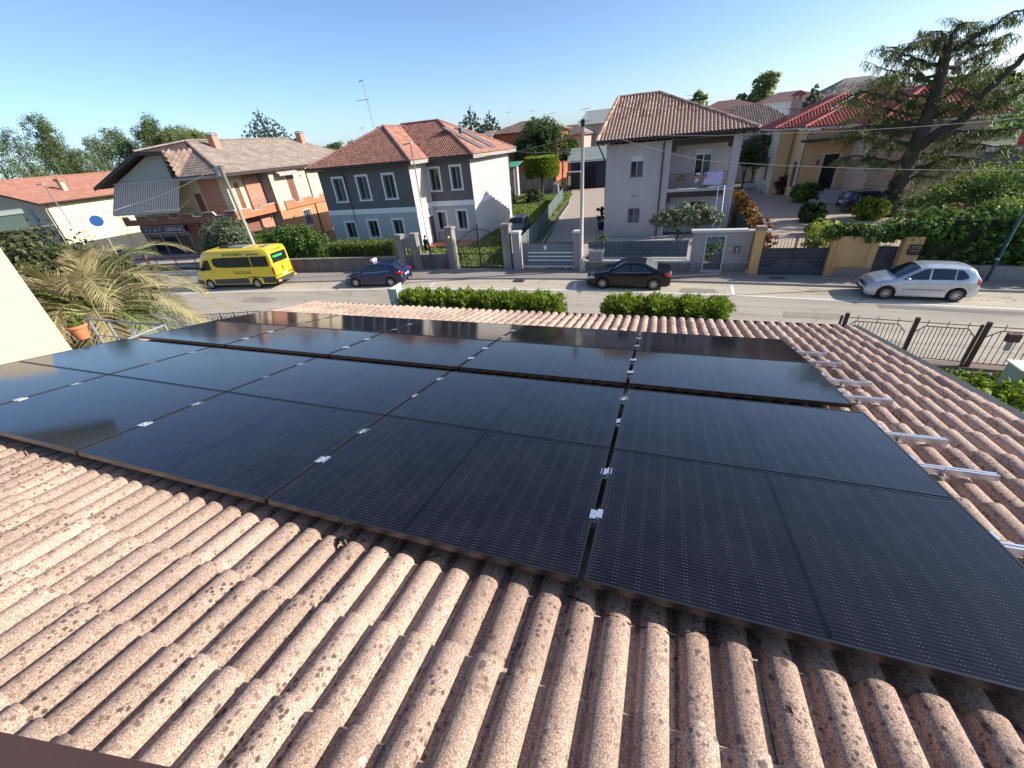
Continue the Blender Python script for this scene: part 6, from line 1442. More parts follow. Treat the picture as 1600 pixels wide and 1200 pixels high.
t = thing('air_unit', 'white and green outdoor unit near the right edge by the railing', 'air conditioner', (10.7, 12.9, -6))
B().box(10.1, 11.6, 12.9, 13.5, -5.95, -5.1).build('casing', M('pale_green_casing', (.42, .5, .36), .6, .05, 4, 0), t); B().box(10.05, 11.65, 12.85, 13.55, -5.098, -5.05).build('lid', WT, t)
for k in range(2): B().tube([(10.45 + k * .75, 12.895, -5.5), (10.45 + k * .75, 12.87, -5.5)], .28, 20).build('fan_grille', BLKP, t)
for k in range(6): B().box(10.15, 10.2, 13.0 + k * .07, 13.03 + k * .07, -5.85, -5.2).build('slot', BLKP, t)
# grey glass screen beside the left hedge
t = thing('glass_screen', 'pale bluish glass screen standing left of the long clipped hedge', 'screen', (-12.3, 15.6, -6))
gs = M('frosted_glass', (.45, .53, .55), .25, .06, 3, 0); a, c_ = GP(619, 473, -5.2), GP(613, 455, -4.3)
B().box(-12.2, -11.75, 15.05, 15.1, -6.0, -4.0).build('pane', gs, t); B().prism([(-12.22, 15.1, -6), (-12.22, 16.2, -6), (-12.22, 16.2, -4.02), (-12.22, 15.1, -4.02)], (-.03, 0, 0)).build('pane', gs, t); B().box(-12.24, -12.18, 15.04, 15.12, -6.0, -3.98).build('post', STEEL, t)
# ------------------------------------------------------------------ planting
L_HEDGE = LEAF('bright_hedge_leaf', (.1, .16, .012), (.36, .44, .05), .4, 1.6); L_DARK = LEAF('dark_green_leaf', (.025, .055, .012), (.1, .15, .035), .25)
L_MID = LEAF('mid_green_leaf', (.06, .12, .02), (.17, .26, .05), .35); L_OLIVE = LEAF('olive_grey_leaf', (.16, .18, .1), (.34, .36, .22), .25)
L_GREY = LEAF('grey_green_leaf', (.1, .13, .07), (.24, .28, .15), .25); L_BOX = LEAF('clipped_box_leaf', (.07, .12, .02), (.2, .25, .05), .3)
L_IVY = LEAF('ivy_leaf', (.035, .09, .015), (.2, .33, .06), .35); L_YEL = LEAF('variegated_leaf', (.22, .26, .04), (.7, .68, .16), .4)
L_RED = LEAF('red_photinia_leaf', (.3, .05, .02), (.35, .3, .06), .35); L_PURP = LEAF('dark_red_leaf', (.05, .015, .015), (.14, .05, .04), .2)
L_SPR = LEAF('spring_leaf', (.13, .19, .045), (.28, .34, .09), .45); L_FAR = LEAF('far_tree_leaf', (.075, .12, .04), (.2, .26, .09), .35, .12)
L_CON = LEAF('conifer_needles', (.012, .035, .014), (.05, .085, .03), .12); L_CEDAR = LEAF('cedar_needles', (.05, .075, .025), (.2, .23, .065), .25, .8)
L_RUST = LEAF('rusty_leaf', (.2, .07, .025), (.36, .16, .05), .3); L_BARE = LEAF('pale_twig', (.25, .2, .16), (.4, .35, .3), .1)
TWIG = M('dark_twigs', (.025, .035, .012), .95, .3, 6, .5)
L_HAZE = LEAF('haze_tinted_leaf', (.2, .25, .1), (.38, .42, .18), .5, .3)  # distance haze put into a paler leaf colour
# two clipped hedges on our garden wall, seen over the eave
boxhedge('clipped_hedge', 'long bright green clipped hedge just beyond the roof edge, left one of the two', -11.9, -3.85, 15.1, 16.1, -6, -4.38, L_HEDGE, TWIG, 30000, .105, 11, 'clipped hedges beyond the eave', rough=.3, spikes=.5)
boxhedge('clipped_hedge', 'shorter bright green clipped hedge just beyond the roof edge, right one of the two', -1.8, 2.7, 15.1, 16.1, -6, -4.38, L_HEDGE, TWIG, 20000, .105, 12, 'clipped hedges beyond the eave', rough=.3, spikes=.5)
# hedge of the grey house and bushes beside it
boxhedge('clipped_hedge', 'darker clipped hedge behind the low wall left of the grey house gate', -24.6, -18.7, 25.0, 26.5, -6, -4.1, L_BOX, TWIG, 9000, .13, 13, rough=.12)
def blobs_px(L):   # (u, v, Y, rx, ry, rz)
    return [(*PY(u, v, Y), a, b_, c_) for u, v, Y, a, b_, c_ in L]
bush('bush', 'broad fresh green bush behind the low wall beside the shop house', 'bush', blobs_px([(425, 385, 27.5, 1.7, 1.2, 1.4), (450, 380, 27.2, 1.6, 1.2, 1.35), (478, 378, 27, 1.6, 1.2, 1.35), (500, 388, 26.8, 1.1, 1, 1.0)]), L_MID, 11000, .2, 21)
bush('bush', 'round grey green bush in front of the shop house beside the leaning pole', 'bush', blobs_px([(345, 370, 26.5, 1.7, 1.3, 1.5), (368, 366, 26.6, 1.5, 1.2, 1.5), (335, 385, 26.2, 1.2, 1.1, 1.0), (385, 382, 26.3, 1.3, 1, 1.0)]), L_GREY, 9000, .2, 22)
tree('olive_tree', 'small silvery olive tree behind the slatted fence of the mauve house', 'tree', (1.0, 30.3, -6), 3, [(0, 0, 2.3, 1.2, .9, .75), (1.2, .1, 2.35, 1.0, .9, .7), (-1.0, 0, 2.2, .9, .8, .6), (2.1, 0, 2.2, .7, .7, .55), (.4, .2, 2.75, .8, .7, .45)], L_OLIVE, BARK, 6500, .17, 23, .1)
bush('shrub', 'small green shrub seen through the narrow grey gate of the portal wall', 'shrub', [(3.1, 27.2, -5.2, .8, .5, .6)], L_MID, 900, .14, 28)
t = bush('potted_plant', 'spiky pot plant standing on the gravel beside the mauve house', 'plant', [(-5.4, 38.5, -4.6, .4, .4, .7)], L_DARK, 240, .3, 24, kindname='foliage'); B().lathe([(.22, -5.97), (.32, -5.3), (.3, -5.3), (.2, -5.35), (.0, -5.35)], (-5.4, 38.5, 0), 12).build('pot', BLKP, t)
bush('bush', 'small round bush behind the spiked fence beside the lamp pole', 'bush', [(-3.6, 26.4, -4.3, .4, .35, .4), (-3.6, 26.3, -5.0, .3, .3, .5)], L_MID, 900, .12, 25)
bush('shrub', 'yellow green shrub beside the concrete pillar of the iron gate', 'shrub', [(-15.0, 27.2, -5.4, .8, .6, .5), (-14.4, 28.2, -5.6, .6, .6, .4)], L_SPR, 1200, .14, 26)
# garden behind: topiary, dark round bushes, garden shrubs
gt = GP(847, 283); t = thing('topiary', 'clipped drum shaped topiary on a short stem in the back lawn', 'topiary', (gt[0], gt[1], -6))
gt = PY(847, 276, 64.0); gt[2] = -6; t.location = (gt[0], gt[1], -6); t['wc'] = [float(q) for q in gt]
cx, cy = gt[0], gt[1]; k_ = float(np.linalg.norm(gt - CW))
dpt = float((RW.T @ (gt - CW))[2] * -1); ppm = FPX / dpt
rw, z0_, z1_ = 25 / ppm, float(PY(847, 277, 64)[2]), float(PY(847, 246, 64)[2])
B().tube([(cx, cy, -6), (cx, cy, z0_ + .4)], .18, 8).build('trunk', BARK, t); B().lathe([(0, z0_ + .3), (rw * .8, z0_ + .35), (rw * .88, (z0_ + z1_) / 2), (rw * .8, z1_ - .3), (0, z1_ - .2)], (cx, cy, 0), 16).build('twigs', TWIG, t)
g = np.random.default_rng(5); m = 9000; out = []
a = g.random(m) * 2 * math.pi; hgt = g.random(m); topm = g.random(m) < .33
rr = np.where(topm, rw * np.sqrt(g.random(m)), rw * (1 - .12 * np.abs(hgt * 2 - 1) ** 3)); zz = np.where(topm, z1_, z0_ + (z1_ - z0_) * hgt)
p = np.stack([cx + rr * np.cos(a), cy + rr * np.sin(a), zz], 1) + g.normal(size=(m, 3)) * .06; nn = np.where(topm[:, None], np.array([[0, 0, 1.0]]), np.stack([np.cos(a), np.sin(a), .3 + 0 * a], 1))
d = nn + rdir(g, m) * .8; d /= np.linalg.norm(d, axis=1)[:, None]; q = np.cross(d, rdir(g, m)); q /= np.linalg.norm(q, axis=1)[:, None]; s = .28
o = bpy.data.objects.new('foliage', quadmesh('foliage', np.stack([p - d * s * .2, p + q * s * .3, p + d * s * .7, p - q * s * .3], 1).reshape(-1, 3), L_HEDGE)); link(o, t)
def gb(u, v, r, rz, n=900, mat=L_DARK, lab='', name='bush', size=.28, seed=1, lean=0):
    """bush standing on the ground at photo point u,v with radius in photo pixels"""
    b_ = GP(u, v); dp = -float((RW.T @ (b_ - CW))[2]); k = FPX / dp
    return bush(name, lab, 'bush', [(b_[0], b_[1] + r / k * .5, -6 + rz / k * .8, r / k, r / k, rz / k)], mat, n, size, seed)
gb(792, 322, 13, 10, 1600, L_DARK, 'dark round bush on the lawn close to the grey house wall', seed=31)
gb(833, 318, 14, 12, 1600, L_DARK, 'dark round bush on the lawn beside the green screen fence', seed=32)
gb(850, 296, 9, 9, 900, L_MID, 'small green bush under the drum shaped topiary', seed=33)
gb(796, 284, 6, 9, 400, L_RUST, 'thin reddish shrub before the green roofed shed', seed=34)
# photinia hedge along the green fence
bl = []
for k in range(9):
    y = 27.5 + k * 2.1; bl.append((5.85 + k * .04, y, -4.35 + .12 * math.sin(k * 2), .5, 1.2, .55))
bush('photinia_hedge', 'red tipped hedge growing along the dark green fence', 'hedge', bl[3:], L_RED, 5000, .2, 35); bush('photinia_hedge', 'browner lower end of the hedge by the ochre pillar', 'hedge', [(6.0, 27.5, -4.7, .45, 1, .8), (6.0, 29.5, -4.6, .45, 1, .8), (5.9, 31.5, -4.5, .45, 1, .7)], L_RUST, 2600, .18, 36)
gb(1226, 304, 15, 17, 1800, L_PURP, 'dark reddish round bush beside the ochre house corner', seed=37)
gb(1258, 317, 20, 15, 2400, L_MID, 'mid green bush left of the entrance steps of the ochre house', seed=38)
gb(1268, 348, 18, 15, 2600, L_DARK, 'dark leafy bush in the gravel yard behind the blue grey gate', size=.32, seed=39)
gb(1276, 368, 14, 12, 1800, LEAF('light_yard_leaf', (.1, .16, .03), (.3, .36, .09), .35), 'lighter leafy bush in the gravel yard, nearer than the dark one', size=.3, seed=40)
bush('bush', 'yellow variegated bush next to the ochre wall', 'bush', [(*PY(1286, 366, 27.2), .75, .7, .8), (*PY(1272, 380, 26.6), .6, .6, .6), (*PY(1290, 385, 26.4), .6, .5, .6)], L_YEL, 2600, .17, 41)
gb(1360, 345, 22, 18, 3600, L_HEDGE, 'bright green bush hiding the rear of the dark estate car', size=.2, seed=42)
gb(1316, 300, 14, 8, 900, L_DARK, 'low dark bush at the foot of the entrance steps', seed=43)
bush('flower_pot_plants', 'pinkish potted geraniums at the left end of the blue grey gate', 'plant', [(5.55, 25.6, -5.0, .3, .3, .55)], L_RUST, 500, .12, 44)
# ivy over the ochre wall and the tall ivy hedge to the right
bl = [(x, 24.95 + .1 * math.sin(x * 3), -3.75 + .1 * math.sin(x * 2.3), .62, .55, .42) for x in np.arange(8.5, 12.9, .5)]
bush('ivy', 'thick ivy growing along the top of the ochre wall', 'ivy', bl, L_IVY, 11000, .13, 45, zb=-4.0)
bl = []
for x in np.arange(12.4, 26, .7):
    for z in (-5.2, -4.5, -3.8, -3.3): bl.append((x, np.interp(x, XS, WB) + .55 + .1 * math.sin(x * 3 + z), z + .15 * math.sin(x * 1.7), .7, .45, .55))
bush('ivy_hedge', 'tall dark ivy hedge behind the low wall at the right', 'hedge', bl, L_IVY, 24000, .15, 46)
B().box(12.5, 24, 25.0, 25.3, -5.9, -3.3).build('hedge_twigs', TWIG, None, label='dark twiggy inside of the tall ivy hedge', cat='hedge')
bl = blobs_px([(1455, 330, 30, 1.6, 1.3, 1.2), (1500, 320, 31, 2.0, 1.5, 1.5), (1545, 310, 31, 2.2, 1.5, 1.7), (1590, 305, 30, 2.2, 1.5, 1.7), (1470, 355, 27.5, 1.5, 1.2, 1.0), (1520, 355, 27.5, 1.8, 1.3, 1.2), (1575, 350, 27.5, 1.8, 1.3, 1.3), (1420, 355, 27.5, 1.3, 1, .8)])
bush('mixed_shrubs', 'large mass of light green shrubs behind the ivy hedge at the right', 'shrub', bl, L_SPR, 20000, .2, 47, shell=.4)
bush('shrub', 'reddish bare shrub among the green shrubs behind the ivy hedge', 'shrub', blobs_px([(1490, 335, 29, .9, .8, .6)]), L_RUST, 900, .18, 48)
# near right: garden bush and grass under the roof edge
bush('garden_bush', 'bright green bushy growth in our garden below the roof edge at the right', 'bush', [(6.0, 9.0, -5.2, 1.4, 1.2, .8), (7.6, 10.4, -5.3, 1.3, 1.2, .8), (8.8, 11.6, -5.5, 1.0, .9, .6), (9.6, 10.6, -5.3, 1.4, 1.2, .8), (7.4, 8.0, -5.1, 1.4, 1.2, .9), (10.8, 9.6, -5.2, 1.4, 1.2, .8)], L_HEDGE, 9000, .17, 49)
# grass tufts on the visible lawns
def grass(name, poly, n, h, seed, mat):
    g = np.random.default_rng(seed); P = np.array(poly); lo, hi = P.min(0), P.max(0); pts = []
    while len(pts) < n:
        c = lo + (hi - lo) * g.random(2)
        if ptin(c, poly): pts.append(c)
    c = np.array(pts); a = g.random(n) * math.pi; s = h * (.6 + .8 * g.random(n)); dx = np.cos(a) * s * .5; dy = np.sin(a) * s * .5; z = np.full(n, -5.98); l = g.normal(size=(n, 2)) * h * .4
    q = np.stack([np.stack([c[:, 0] - dx, c[:, 1] - dy, z], 1), np.stack([c[:, 0] + dx, c[:, 1] + dy, z], 1), np.stack([c[:, 0] + dx * .3 + l[:, 0], c[:, 1] + dy * .3 + l[:, 1], z + s], 1), np.stack([c[:, 0] - dx * .6 + l[:, 0], c[:, 1] - dy * .6 + l[:, 1], z + s * .9], 1)], 1).reshape(-1, 3)
    o = bpy.data.objects.new(name, quadmesh(name, q, mat)); link(o); tag(o, None, None, None, 'stuff'); return o
LG = LEAF('grass_blades', (.12, .18, .03), (.3, .36, .09), .4, .5)
o = grass('grass', [(-16, 26), (-9.9, 26), (-13.6, 66), (-22, 66), (-18, 46), (-16, 44)], 14000, .16, 61, LG); tag(o, 'short uneven lawn grass beside and behind the grey house', 'grass')
o = grass('grass', [(-30, 26.5), (-16, 26), (-16, 31.6), (-29, 31.6)], 6000, .14, 62, LG); tag(o, 'lawn grass in front of the grey house', 'grass')
o = grass('grass', [(4, 7), (14, 7), (14, 14.2), (4, 14.4)], 12000, .14, 63, LG); tag(o, 'garden grass below the roof edge at the right', 'grass')

# ---- cedar
t = thing('cedar_tree', 'large old cedar with a forked trunk and drooping sparse branches', 'tree', (17.1, 41.5, -6))
gz = random.Random(3)
CY = 41.5
def limb(pts, r0, r1, dy=0.0):
    P = []; n = len(pts)
    for i, (u, v) in enumerate(pts): P.append(PY(u, v, CY + dy * (i / max(1, n - 1)) ** 1.2))
    Q = [P[0]]
    for i in range(n - 1):
        for k in range(1, 5):
            q = P[i] + (P[i + 1] - P[i]) * k / 4; 
            if k < 4: q = q + np.array([gz.uniform(-.08, .08), gz.uniform(-.08, .08), gz.uniform(-.06, .06)])
            Q.append(q)
    m = len(Q); return Q, [r0 + (r1 - r0) * i / (m - 1) for i in range(m)]
trunk = B(); L = []
for pts, r0, r1, dy in (([(1392, 340), (1402, 300), (1412, 270), (1428, 235), (1440, 205), (1455, 170), (1464, 135), (1473, 100), (1480, 72)], .62, .28, 0), ([(1426, 240), (1445, 222), (1475, 203), (1503, 190), (1530, 162), (1545, 138), (1572, 116), (1602, 84)], .4, .16, -1.0)):
    Q, rr = limb(pts, r0, r1, dy); trunk.tube(Q, rr, 12); L.append((Q, .35, 1))
trunk.build('trunk', BARK, t, smooth=True)
LM = [([(1480, 75), (1494, 69), (1508, 66), (1530, 53), (1555, 40), (1577, 22), (1597, 16)], .2, .05, 1.5), ([(1506, 68), (1530, 72), (1555, 65), (1575, 54)], .12, .04, -1), ([(1475, 110), (1495, 103), (1513, 93), (1538, 82), (1560, 74)], .14, .04, 2),
      ([(1472, 84), (1462, 68), (1450, 60), (1430, 69), (1410, 77), (1386, 74)], .16, .04, -2), ([(1464, 102), (1445, 97), (1430, 93), (1410, 83), (1374, 78)], .13, .04, 2.5), ([(1461, 118), (1442, 122), (1427, 104), (1410, 92)], .12, .04, -1.5),
      ([(1449, 168), (1430, 163), (1413, 160), (1380, 150), (1345, 143), (1312, 158)], .2, .05, 1), ([(1456, 150), (1425, 150), (1390, 138), (1360, 130)], .13, .04, -2.5), ([(1418, 252), (1395, 254), (1378, 250), (1345, 244), (1316, 246)], .14, .04, -1.5),
      ([(1430, 226), (1400, 222), (1378, 220), (1354, 211), (1338, 204)], .14, .04, -3), ([(1420, 262), (1450, 258), (1480, 245), (1525, 247), (1572, 262)], .16, .04, -1.5), ([(1415, 280), (1435, 273), (1495, 280), (1562, 287)], .11, .03, -2),
      ([(1440, 222), (1465, 214), (1495, 205), (1555, 203), (1602, 198)], .15, .05, -3), ([(1461, 183), (1480, 172), (1497, 160), (1520, 148), (1540, 136)], .13, .04, 1), ([(1467, 140), (1497, 129), (1547, 117), (1590, 98)], .13, .04, 2),
      ([(1462, 132), (1430, 118), (1400, 112), (1372, 105)], .12, .03, -3), ([(1452, 176), (1420, 180), (1390, 170), (1360, 162), (1335, 152)], .12, .03, 2), ([(1440, 205), (1400, 205), (1368, 196), (1345, 196)], .1, .03, -1), ([(1430, 240), (1460, 238), (1500, 262), (1545, 270)], .1, .03, 1.5),
      ([(1520, 175), (1545, 160), (1575, 150), (1608, 140)], .14, .04, -2.5), ([(1545, 140), (1570, 138), (1602, 128)], .12, .04, 2), ([(1480, 205), (1500, 225), (1530, 225), (1580, 232)], .1, .03, -3.5), ([(1484, 72), (1486, 55), (1500, 38), (1530, 34)], .12, .03, 0),
      ([(1474, 88), (1478, 60), (1470, 48), (1455, 50)], .1, .03, 1), ([(1445, 195), (1410, 190), (1375, 180), (1345, 178)], .1, .03, 3), ([(1455, 160), (1480, 150), (1510, 120), (1545, 100)], .1, .03, -3)]
for pts, r0, r1, dy in LM:
    Q, rr = limb(pts, r0, r1, dy); B().tube(Q, rr, 7).build('branch', BARK, t, smooth=True); L.append((Q, .0, 0))
g = np.random.default_rng(77); out = []; tw = B()
for Q, skip, tr_ in L:
    n = len(Q)
    for i in range(int(n * (.6 if tr_ else .2)), n):
        for rep in range(0 if (tr_ and i % 2) else 1 if tr_ else 2 if gz.random() < (.2 if Q[-1][2] > 2 else .7) else 1):
            p = np.array(Q[i]); d = g.normal(size=3) * (1, 1, .25); d /= np.linalg.norm(d); ln = g.uniform(.5, 1.7)
            e = p + d * ln + np.array([0, 0, -.3 * ln + .1]); 
            tw.tube([p, (p + e) / 2 + (0, 0, .08), e], [.022, .015, .006], 4, cap=False)
            m = int(36 * ln); f = g.random(m) ** .8; c = p + (e - p) * f[:, None]
            # needle sprays hanging from the twig
            dd = rdir(g, m) * (.5, .5, .3) + np.array([0, 0, -.62]); dd /= np.linalg.norm(dd, axis=1)[:, None]; s = g.uniform(.16, .5, m)[:, None]
            sd_ = np.cross(dd, rdir(g, m)); sd_ /= np.linalg.norm(sd_, axis=1)[:, None]; c = c + g.normal(size=(m, 3)) * .07
            out.append(np.stack([c - sd_ * .014, c + sd_ * .014, c + dd * s + sd_ * .024, c + dd * s - sd_ * .012], 1).reshape(-1, 3))
            # flat tufts on top
            m2 = int(9 * ln); c = p + (e - p) * g.random(m2)[:, None] + g.normal(size=(m2, 3)) * (.1, .1, .03); dd = rdir(g, m2) * (1, 1, .35); dd /= np.linalg.norm(dd, axis=1)[:, None]; sd_ = np.cross(dd, rdir(g, m2)); sd_ /= np.linalg.norm(sd_, axis=1)[:, None]; s = g.uniform(.08, .2, m2)[:, None]
            out.append(np.stack([c - sd_ * .026, c + sd_ * .026, c + dd * s + sd_ * .02, c + dd * s - sd_ * .02], 1).reshape(-1, 3))
o = tw.build('twigs', BARK, t); o['kind'] = 'stuff'
o = bpy.data.objects.new('foliage', quadmesh('foliage', np.concatenate(out), L_CEDAR)); link(o, t)
# ivy sleeve at the trunk foot
leaves('ivy', L_DARK, t, [(*PY(1400, 290, 41.2), .6, .5, .9), (*PY(1398, 315, 41.2), .6, .5, .8)], 900, .16, 5)

# ---- palm on the left terrace side
pr = ray(143, 478); pc = CW + pr * 16.4
t = thing('palm_tree', 'large date palm with arching pale green and straw coloured fronds at the left', 'palm tree', (pc[0], pc[1], -6))
V = []; F = []
b = B(); b.tube([(pc[0], pc[1], -6), (pc[0], pc[1], pc[2] - .9), (pc[0], pc[1], pc[2] - .2)], [.36, .36, .42], 14)
b.build('trunk', BARK, t, smooth=True)
for k in range(60):                       # old leaf bases on the trunk
    a = k * 2.4; z = pc[2] - .1 - k * .03; B().tube([(pc[0] + .3 * math.cos(a), pc[1] + .3 * math.sin(a), z - .1), (pc[0] + .5 * math.cos(a), pc[1] + .5 * math.sin(a), z + .12)], [.07, .02], 5).build('leaf_base', M('palm_fibre', (.2, .14, .09), .95, .2, 8, .4), t)
g = np.random.default_rng(9)
LPG = LEAF('palm_green', (.13, .17, .05), (.3, .34, .12), .3, .9); LPS = LEAF('palm_straw', (.34, .27, .13), (.62, .52, .3), .35, .9); RACH = M('palm_midrib', (.3, .32, .12), .6, .15, 6, .1)
NF = 50
for k in range(NF):
    az = k * 2.39996 + g.uniform(-.15, .15); el = R(84) - (k / NF) ** .75 * R(88) + g.uniform(-.12, .12); Ln = g.uniform(2.5, 3.2) * (1 if k > 12 else .5 + .035 * k) * (1 + .18 * math.cos(az - .5))
    d = np.array([math.cos(az) * math.cos(el), math.sin(az) * math.cos(el), math.sin(el)]); p = pc + np.array([math.cos(az), math.sin(az), 0]) * .25 + np.array([0, 0, .1 - .4 * k / NF]); P = [p]; n = 16
    for i in range(n):
        d = d + np.array([0, 0, -.085 - .1 * (i / n)]); d /= np.linalg.norm(d); p = p + d * Ln / n; P.append(p)
    fr = B().tube(P, [.03 * (1 - .8 * i / n) for i in range(n + 1)], 5).build('frond', RACH, t)
    out = []; m = 62
    for i in range(m):
        f = .12 + .88 * i / m; j = min(n - 1, int(f * n)); q = P[j] + (P[j + 1] - P[j]) * (f * n - j); tg = P[j + 1] - P[j]; tg /= np.linalg.norm(tg)
        sd_ = np.cross(tg, (0, 0, 1)); sd_ /= np.linalg.norm(sd_) + 1e-9; upv = np.cross(sd_, tg)
        l = .62 * math.sin(math.pi * min(1, f * .93 + .06)) ** .6 + .06
        for sg in (-1, 1):
            dr = sd_ * sg * .58 + tg * .8 + upv * g.uniform(.0, .3) + np.array([0, 0, -.1]) + g.normal(size=3) * .06; dr /= np.linalg.norm(dr); w_ = tg * .014
            q1 = q + dr * l * .55; q2 = q + dr * l + np.array([0, 0, -.1 * l]); out += [q - w_, q + w_, q1 + w_ * 1.1, q1 - w_ * 1.1, q1 - w_ * 1.1, q1 + w_ * 1.1, q2 + w_ * .25, q2 - w_ * .25]
    straw = (el > .35 and g.random() < .7) or g.random() < .3
    o = bpy.data.objects.new('leaflets', quadmesh('leaflets', np.array(out), LPS if straw else LPG)); COL.objects.link(o); o.parent = fr
# magnolia like evergreen left, behind the cream wall
mb = CW + ray(8, 402) * 19
tree('evergreen_tree', 'glossy dark evergreen tree behind the palm at the left edge', 'tree', (mb[0], mb[1], -6), 5, [(0, 0, mb[2] + 6 - .3, 1.9, 1.9, 1.1), (1.2, .8, mb[2] + 6 - .8, 1.3, 1.3, .9), (-1.4, -.6, mb[2] + 5.6, 1.6, 1.6, 1.1), (.4, .2, mb[2] + 4.8, 2.0, 2.0, 1.2), (1.6, 1.2, mb[2] + 4.6, 1.2, 1.2, .9)], LEAF('glossy_leaf', (.02, .045, .01), (.13, .13, .04), .15, 1.5), BARK, 22000, .13, 71, .25)
for k in range(5):
    r_ = CW + ray(160 + 30 * k, 505 + 3 * k) * 13
bush('undergrowth', 'dark undergrowth below the palm', 'bush', [(pc[0] - 1.5, pc[1] + .5, -4.9, 1.6, 1.4, .9), (pc[0] + 1.4, pc[1] + .2, -5.0, 1.6, 1.4, .9), (pc[0] + .2, pc[1] - 1.2, -5.0, 1.4, 1.2, .8)], L_DARK, 4000, .18, 72)
# terrace with railing and flower pot
rp = CW + ray(150, 520) * 10.6
zt_ = rp[2] - .95
t = thing('terrace', 'small terrace slab beside the roof with a grey metal railing', 'terrace', (rp[0] - .6, rp[1], -6))
B().box(rp[0] - 2.4, rp[0] + 1.2, rp[1] - 2.2, rp[1] + .55, zt_ - .2, zt_).build('slab', STN, t); B().box(rp[0] - 2.2, rp[0] + 1.0, rp[1] - 2.0, rp[1] + .4, -6, zt_ - .2).build('wall', RENDERC, t)
GR = M('grey_railing', (.2, .205, .21), .5, .1, 5, 0)
A_ = [PY(90, 497, rp[1] + .5)] 
c0, c1, c2_ = (rp[0] - 1.2, rp[1] + .5), (rp[0] + 1.1, rp[1] + .5), (rp[0] + 1.1, rp[1] - 1.9)
for z, r_ in ((zt_ + .95, .02), (zt_ + .6, .01), (zt_ + .25, .018)): B().tube([(*c0, z), (*c1, z), (*c2_, z)], r_, 6).build('rail', GR, t)
for x, y in (c0, (rp[0] - .6, rp[1] + .5), c1, (rp[0] + 1.1, rp[1] - .7), c2_): B().box(x - .02, x + .02, y - .02, y + .02, zt_, zt_ + .97).build('post', GR, t)
pp = CW + ray(124, 517) * 9.6
t = thing('flower_pot', 'terracotta flower pot hanging at the terrace railing', 'flower pot', pp); B().lathe([(.08, -.13), (.12, .06), (.14, .06), (.14, .1), (.11, .1), (.1, .0), (0, .0)], pp, 18).build('pot', M('terracotta', (.55, .2, .08), .8, .1, 6, .1), t, smooth=False)
bush('potted_herb', 'dry potted plant above the terracotta flower pot', 'plant', [(pp[0], pp[1], pp[2] + .2, .1, .1, .1)], L_SPR, 160, .09, 73, zb=pp[2])
# fence under the palm beside the road
t = thing('dark_fence', 'dark ornamental iron fence between the palm and the roof edge', 'fence', (-14, 12.5, -6))
a, c_ = GP(300, 493, -5.0), GP(408, 486, -5.0)
for k in range(5):
    p0, p1 = a + (c_ - a) * k / 5, a + (c_ - a) * (k + 1) / 5; b = B(); m_ = (p0 + p1) / 2
    b.tube([(p0[0], p0[1], -6), (p0[0], p0[1], -4.95)], .03, 6); b.tube([p0 + (0, 0, 0), p1], .018, 5).tube([(p0[0], p0[1], -5.7), (p1[0], p1[1], -5.7)], .018, 5)
    for j in range(6): q = p0 + (p1 - p0) * (j + .5) / 6; b.tube([(q[0], q[1], -5.7), (q[0], q[1], -5.0 - (.12 if j in (0, 5) else 0))], .014, 4)
    b.tube([p0 * .8 + p1 * .2 + (0, 0, -.15), p0 * .65 + p1 * .35 + (0, 0, -.35), p0 * .35 + p1 * .65 + (0, 0, -.35), p0 * .2 + p1 * .8 + (0, 0, -.15)], .02, 5)
    b.build('fence_panel', IRN, t)
# corner of the neighbour roof at the left edge
e0 = CW + ray(-60, 348) * 9; e1 = CW + ray(44, 342) * 9
t = thing('roof_corner', 'dark green gutter and orange tile of a neighbouring roof at the left edge', 'roof', (e0[0], e0[1], e0[2]))
u_ = (e1 - e0); u_[2] = 0; L_ = np.linalg.norm(u_); u_ /= L_; n_ = np.array([-u_[1], u_[0], 0])
def ob(b, a0, a1, d0, d1, z0, z1):
    P = [e0 + u_ * a + n_ * d + np.array([0, 0, z]) for z in (z0, z1) for a, d in ((a0, d0), (a1, d0), (a1, d1), (a0, d1))]; return b.add(P, B.BF)
ob(B(), -2, L_, 0, .6, .02, .07).build('roof_edge', M('grey_green_metal', (.22, .24, .22), .5), t); ob(B(), -2, L_ - .03, .02, .55, -.16, .018).build('gutter', M('dark_green_metal', (.05, .08, .065), .45), t)
ob(B(), -.2, L_ - .75, .2, .5, .08, .16).build('ridge_tile', M('orange_tile', (.6, .22, .1), .8), t)
leaves('moss', L_MID, t, [(*(e0 + u_ * (L_ - .62) + n_ * .3 + (0, 0, .12)), .15, .12, .08)], 120, .07, 74)
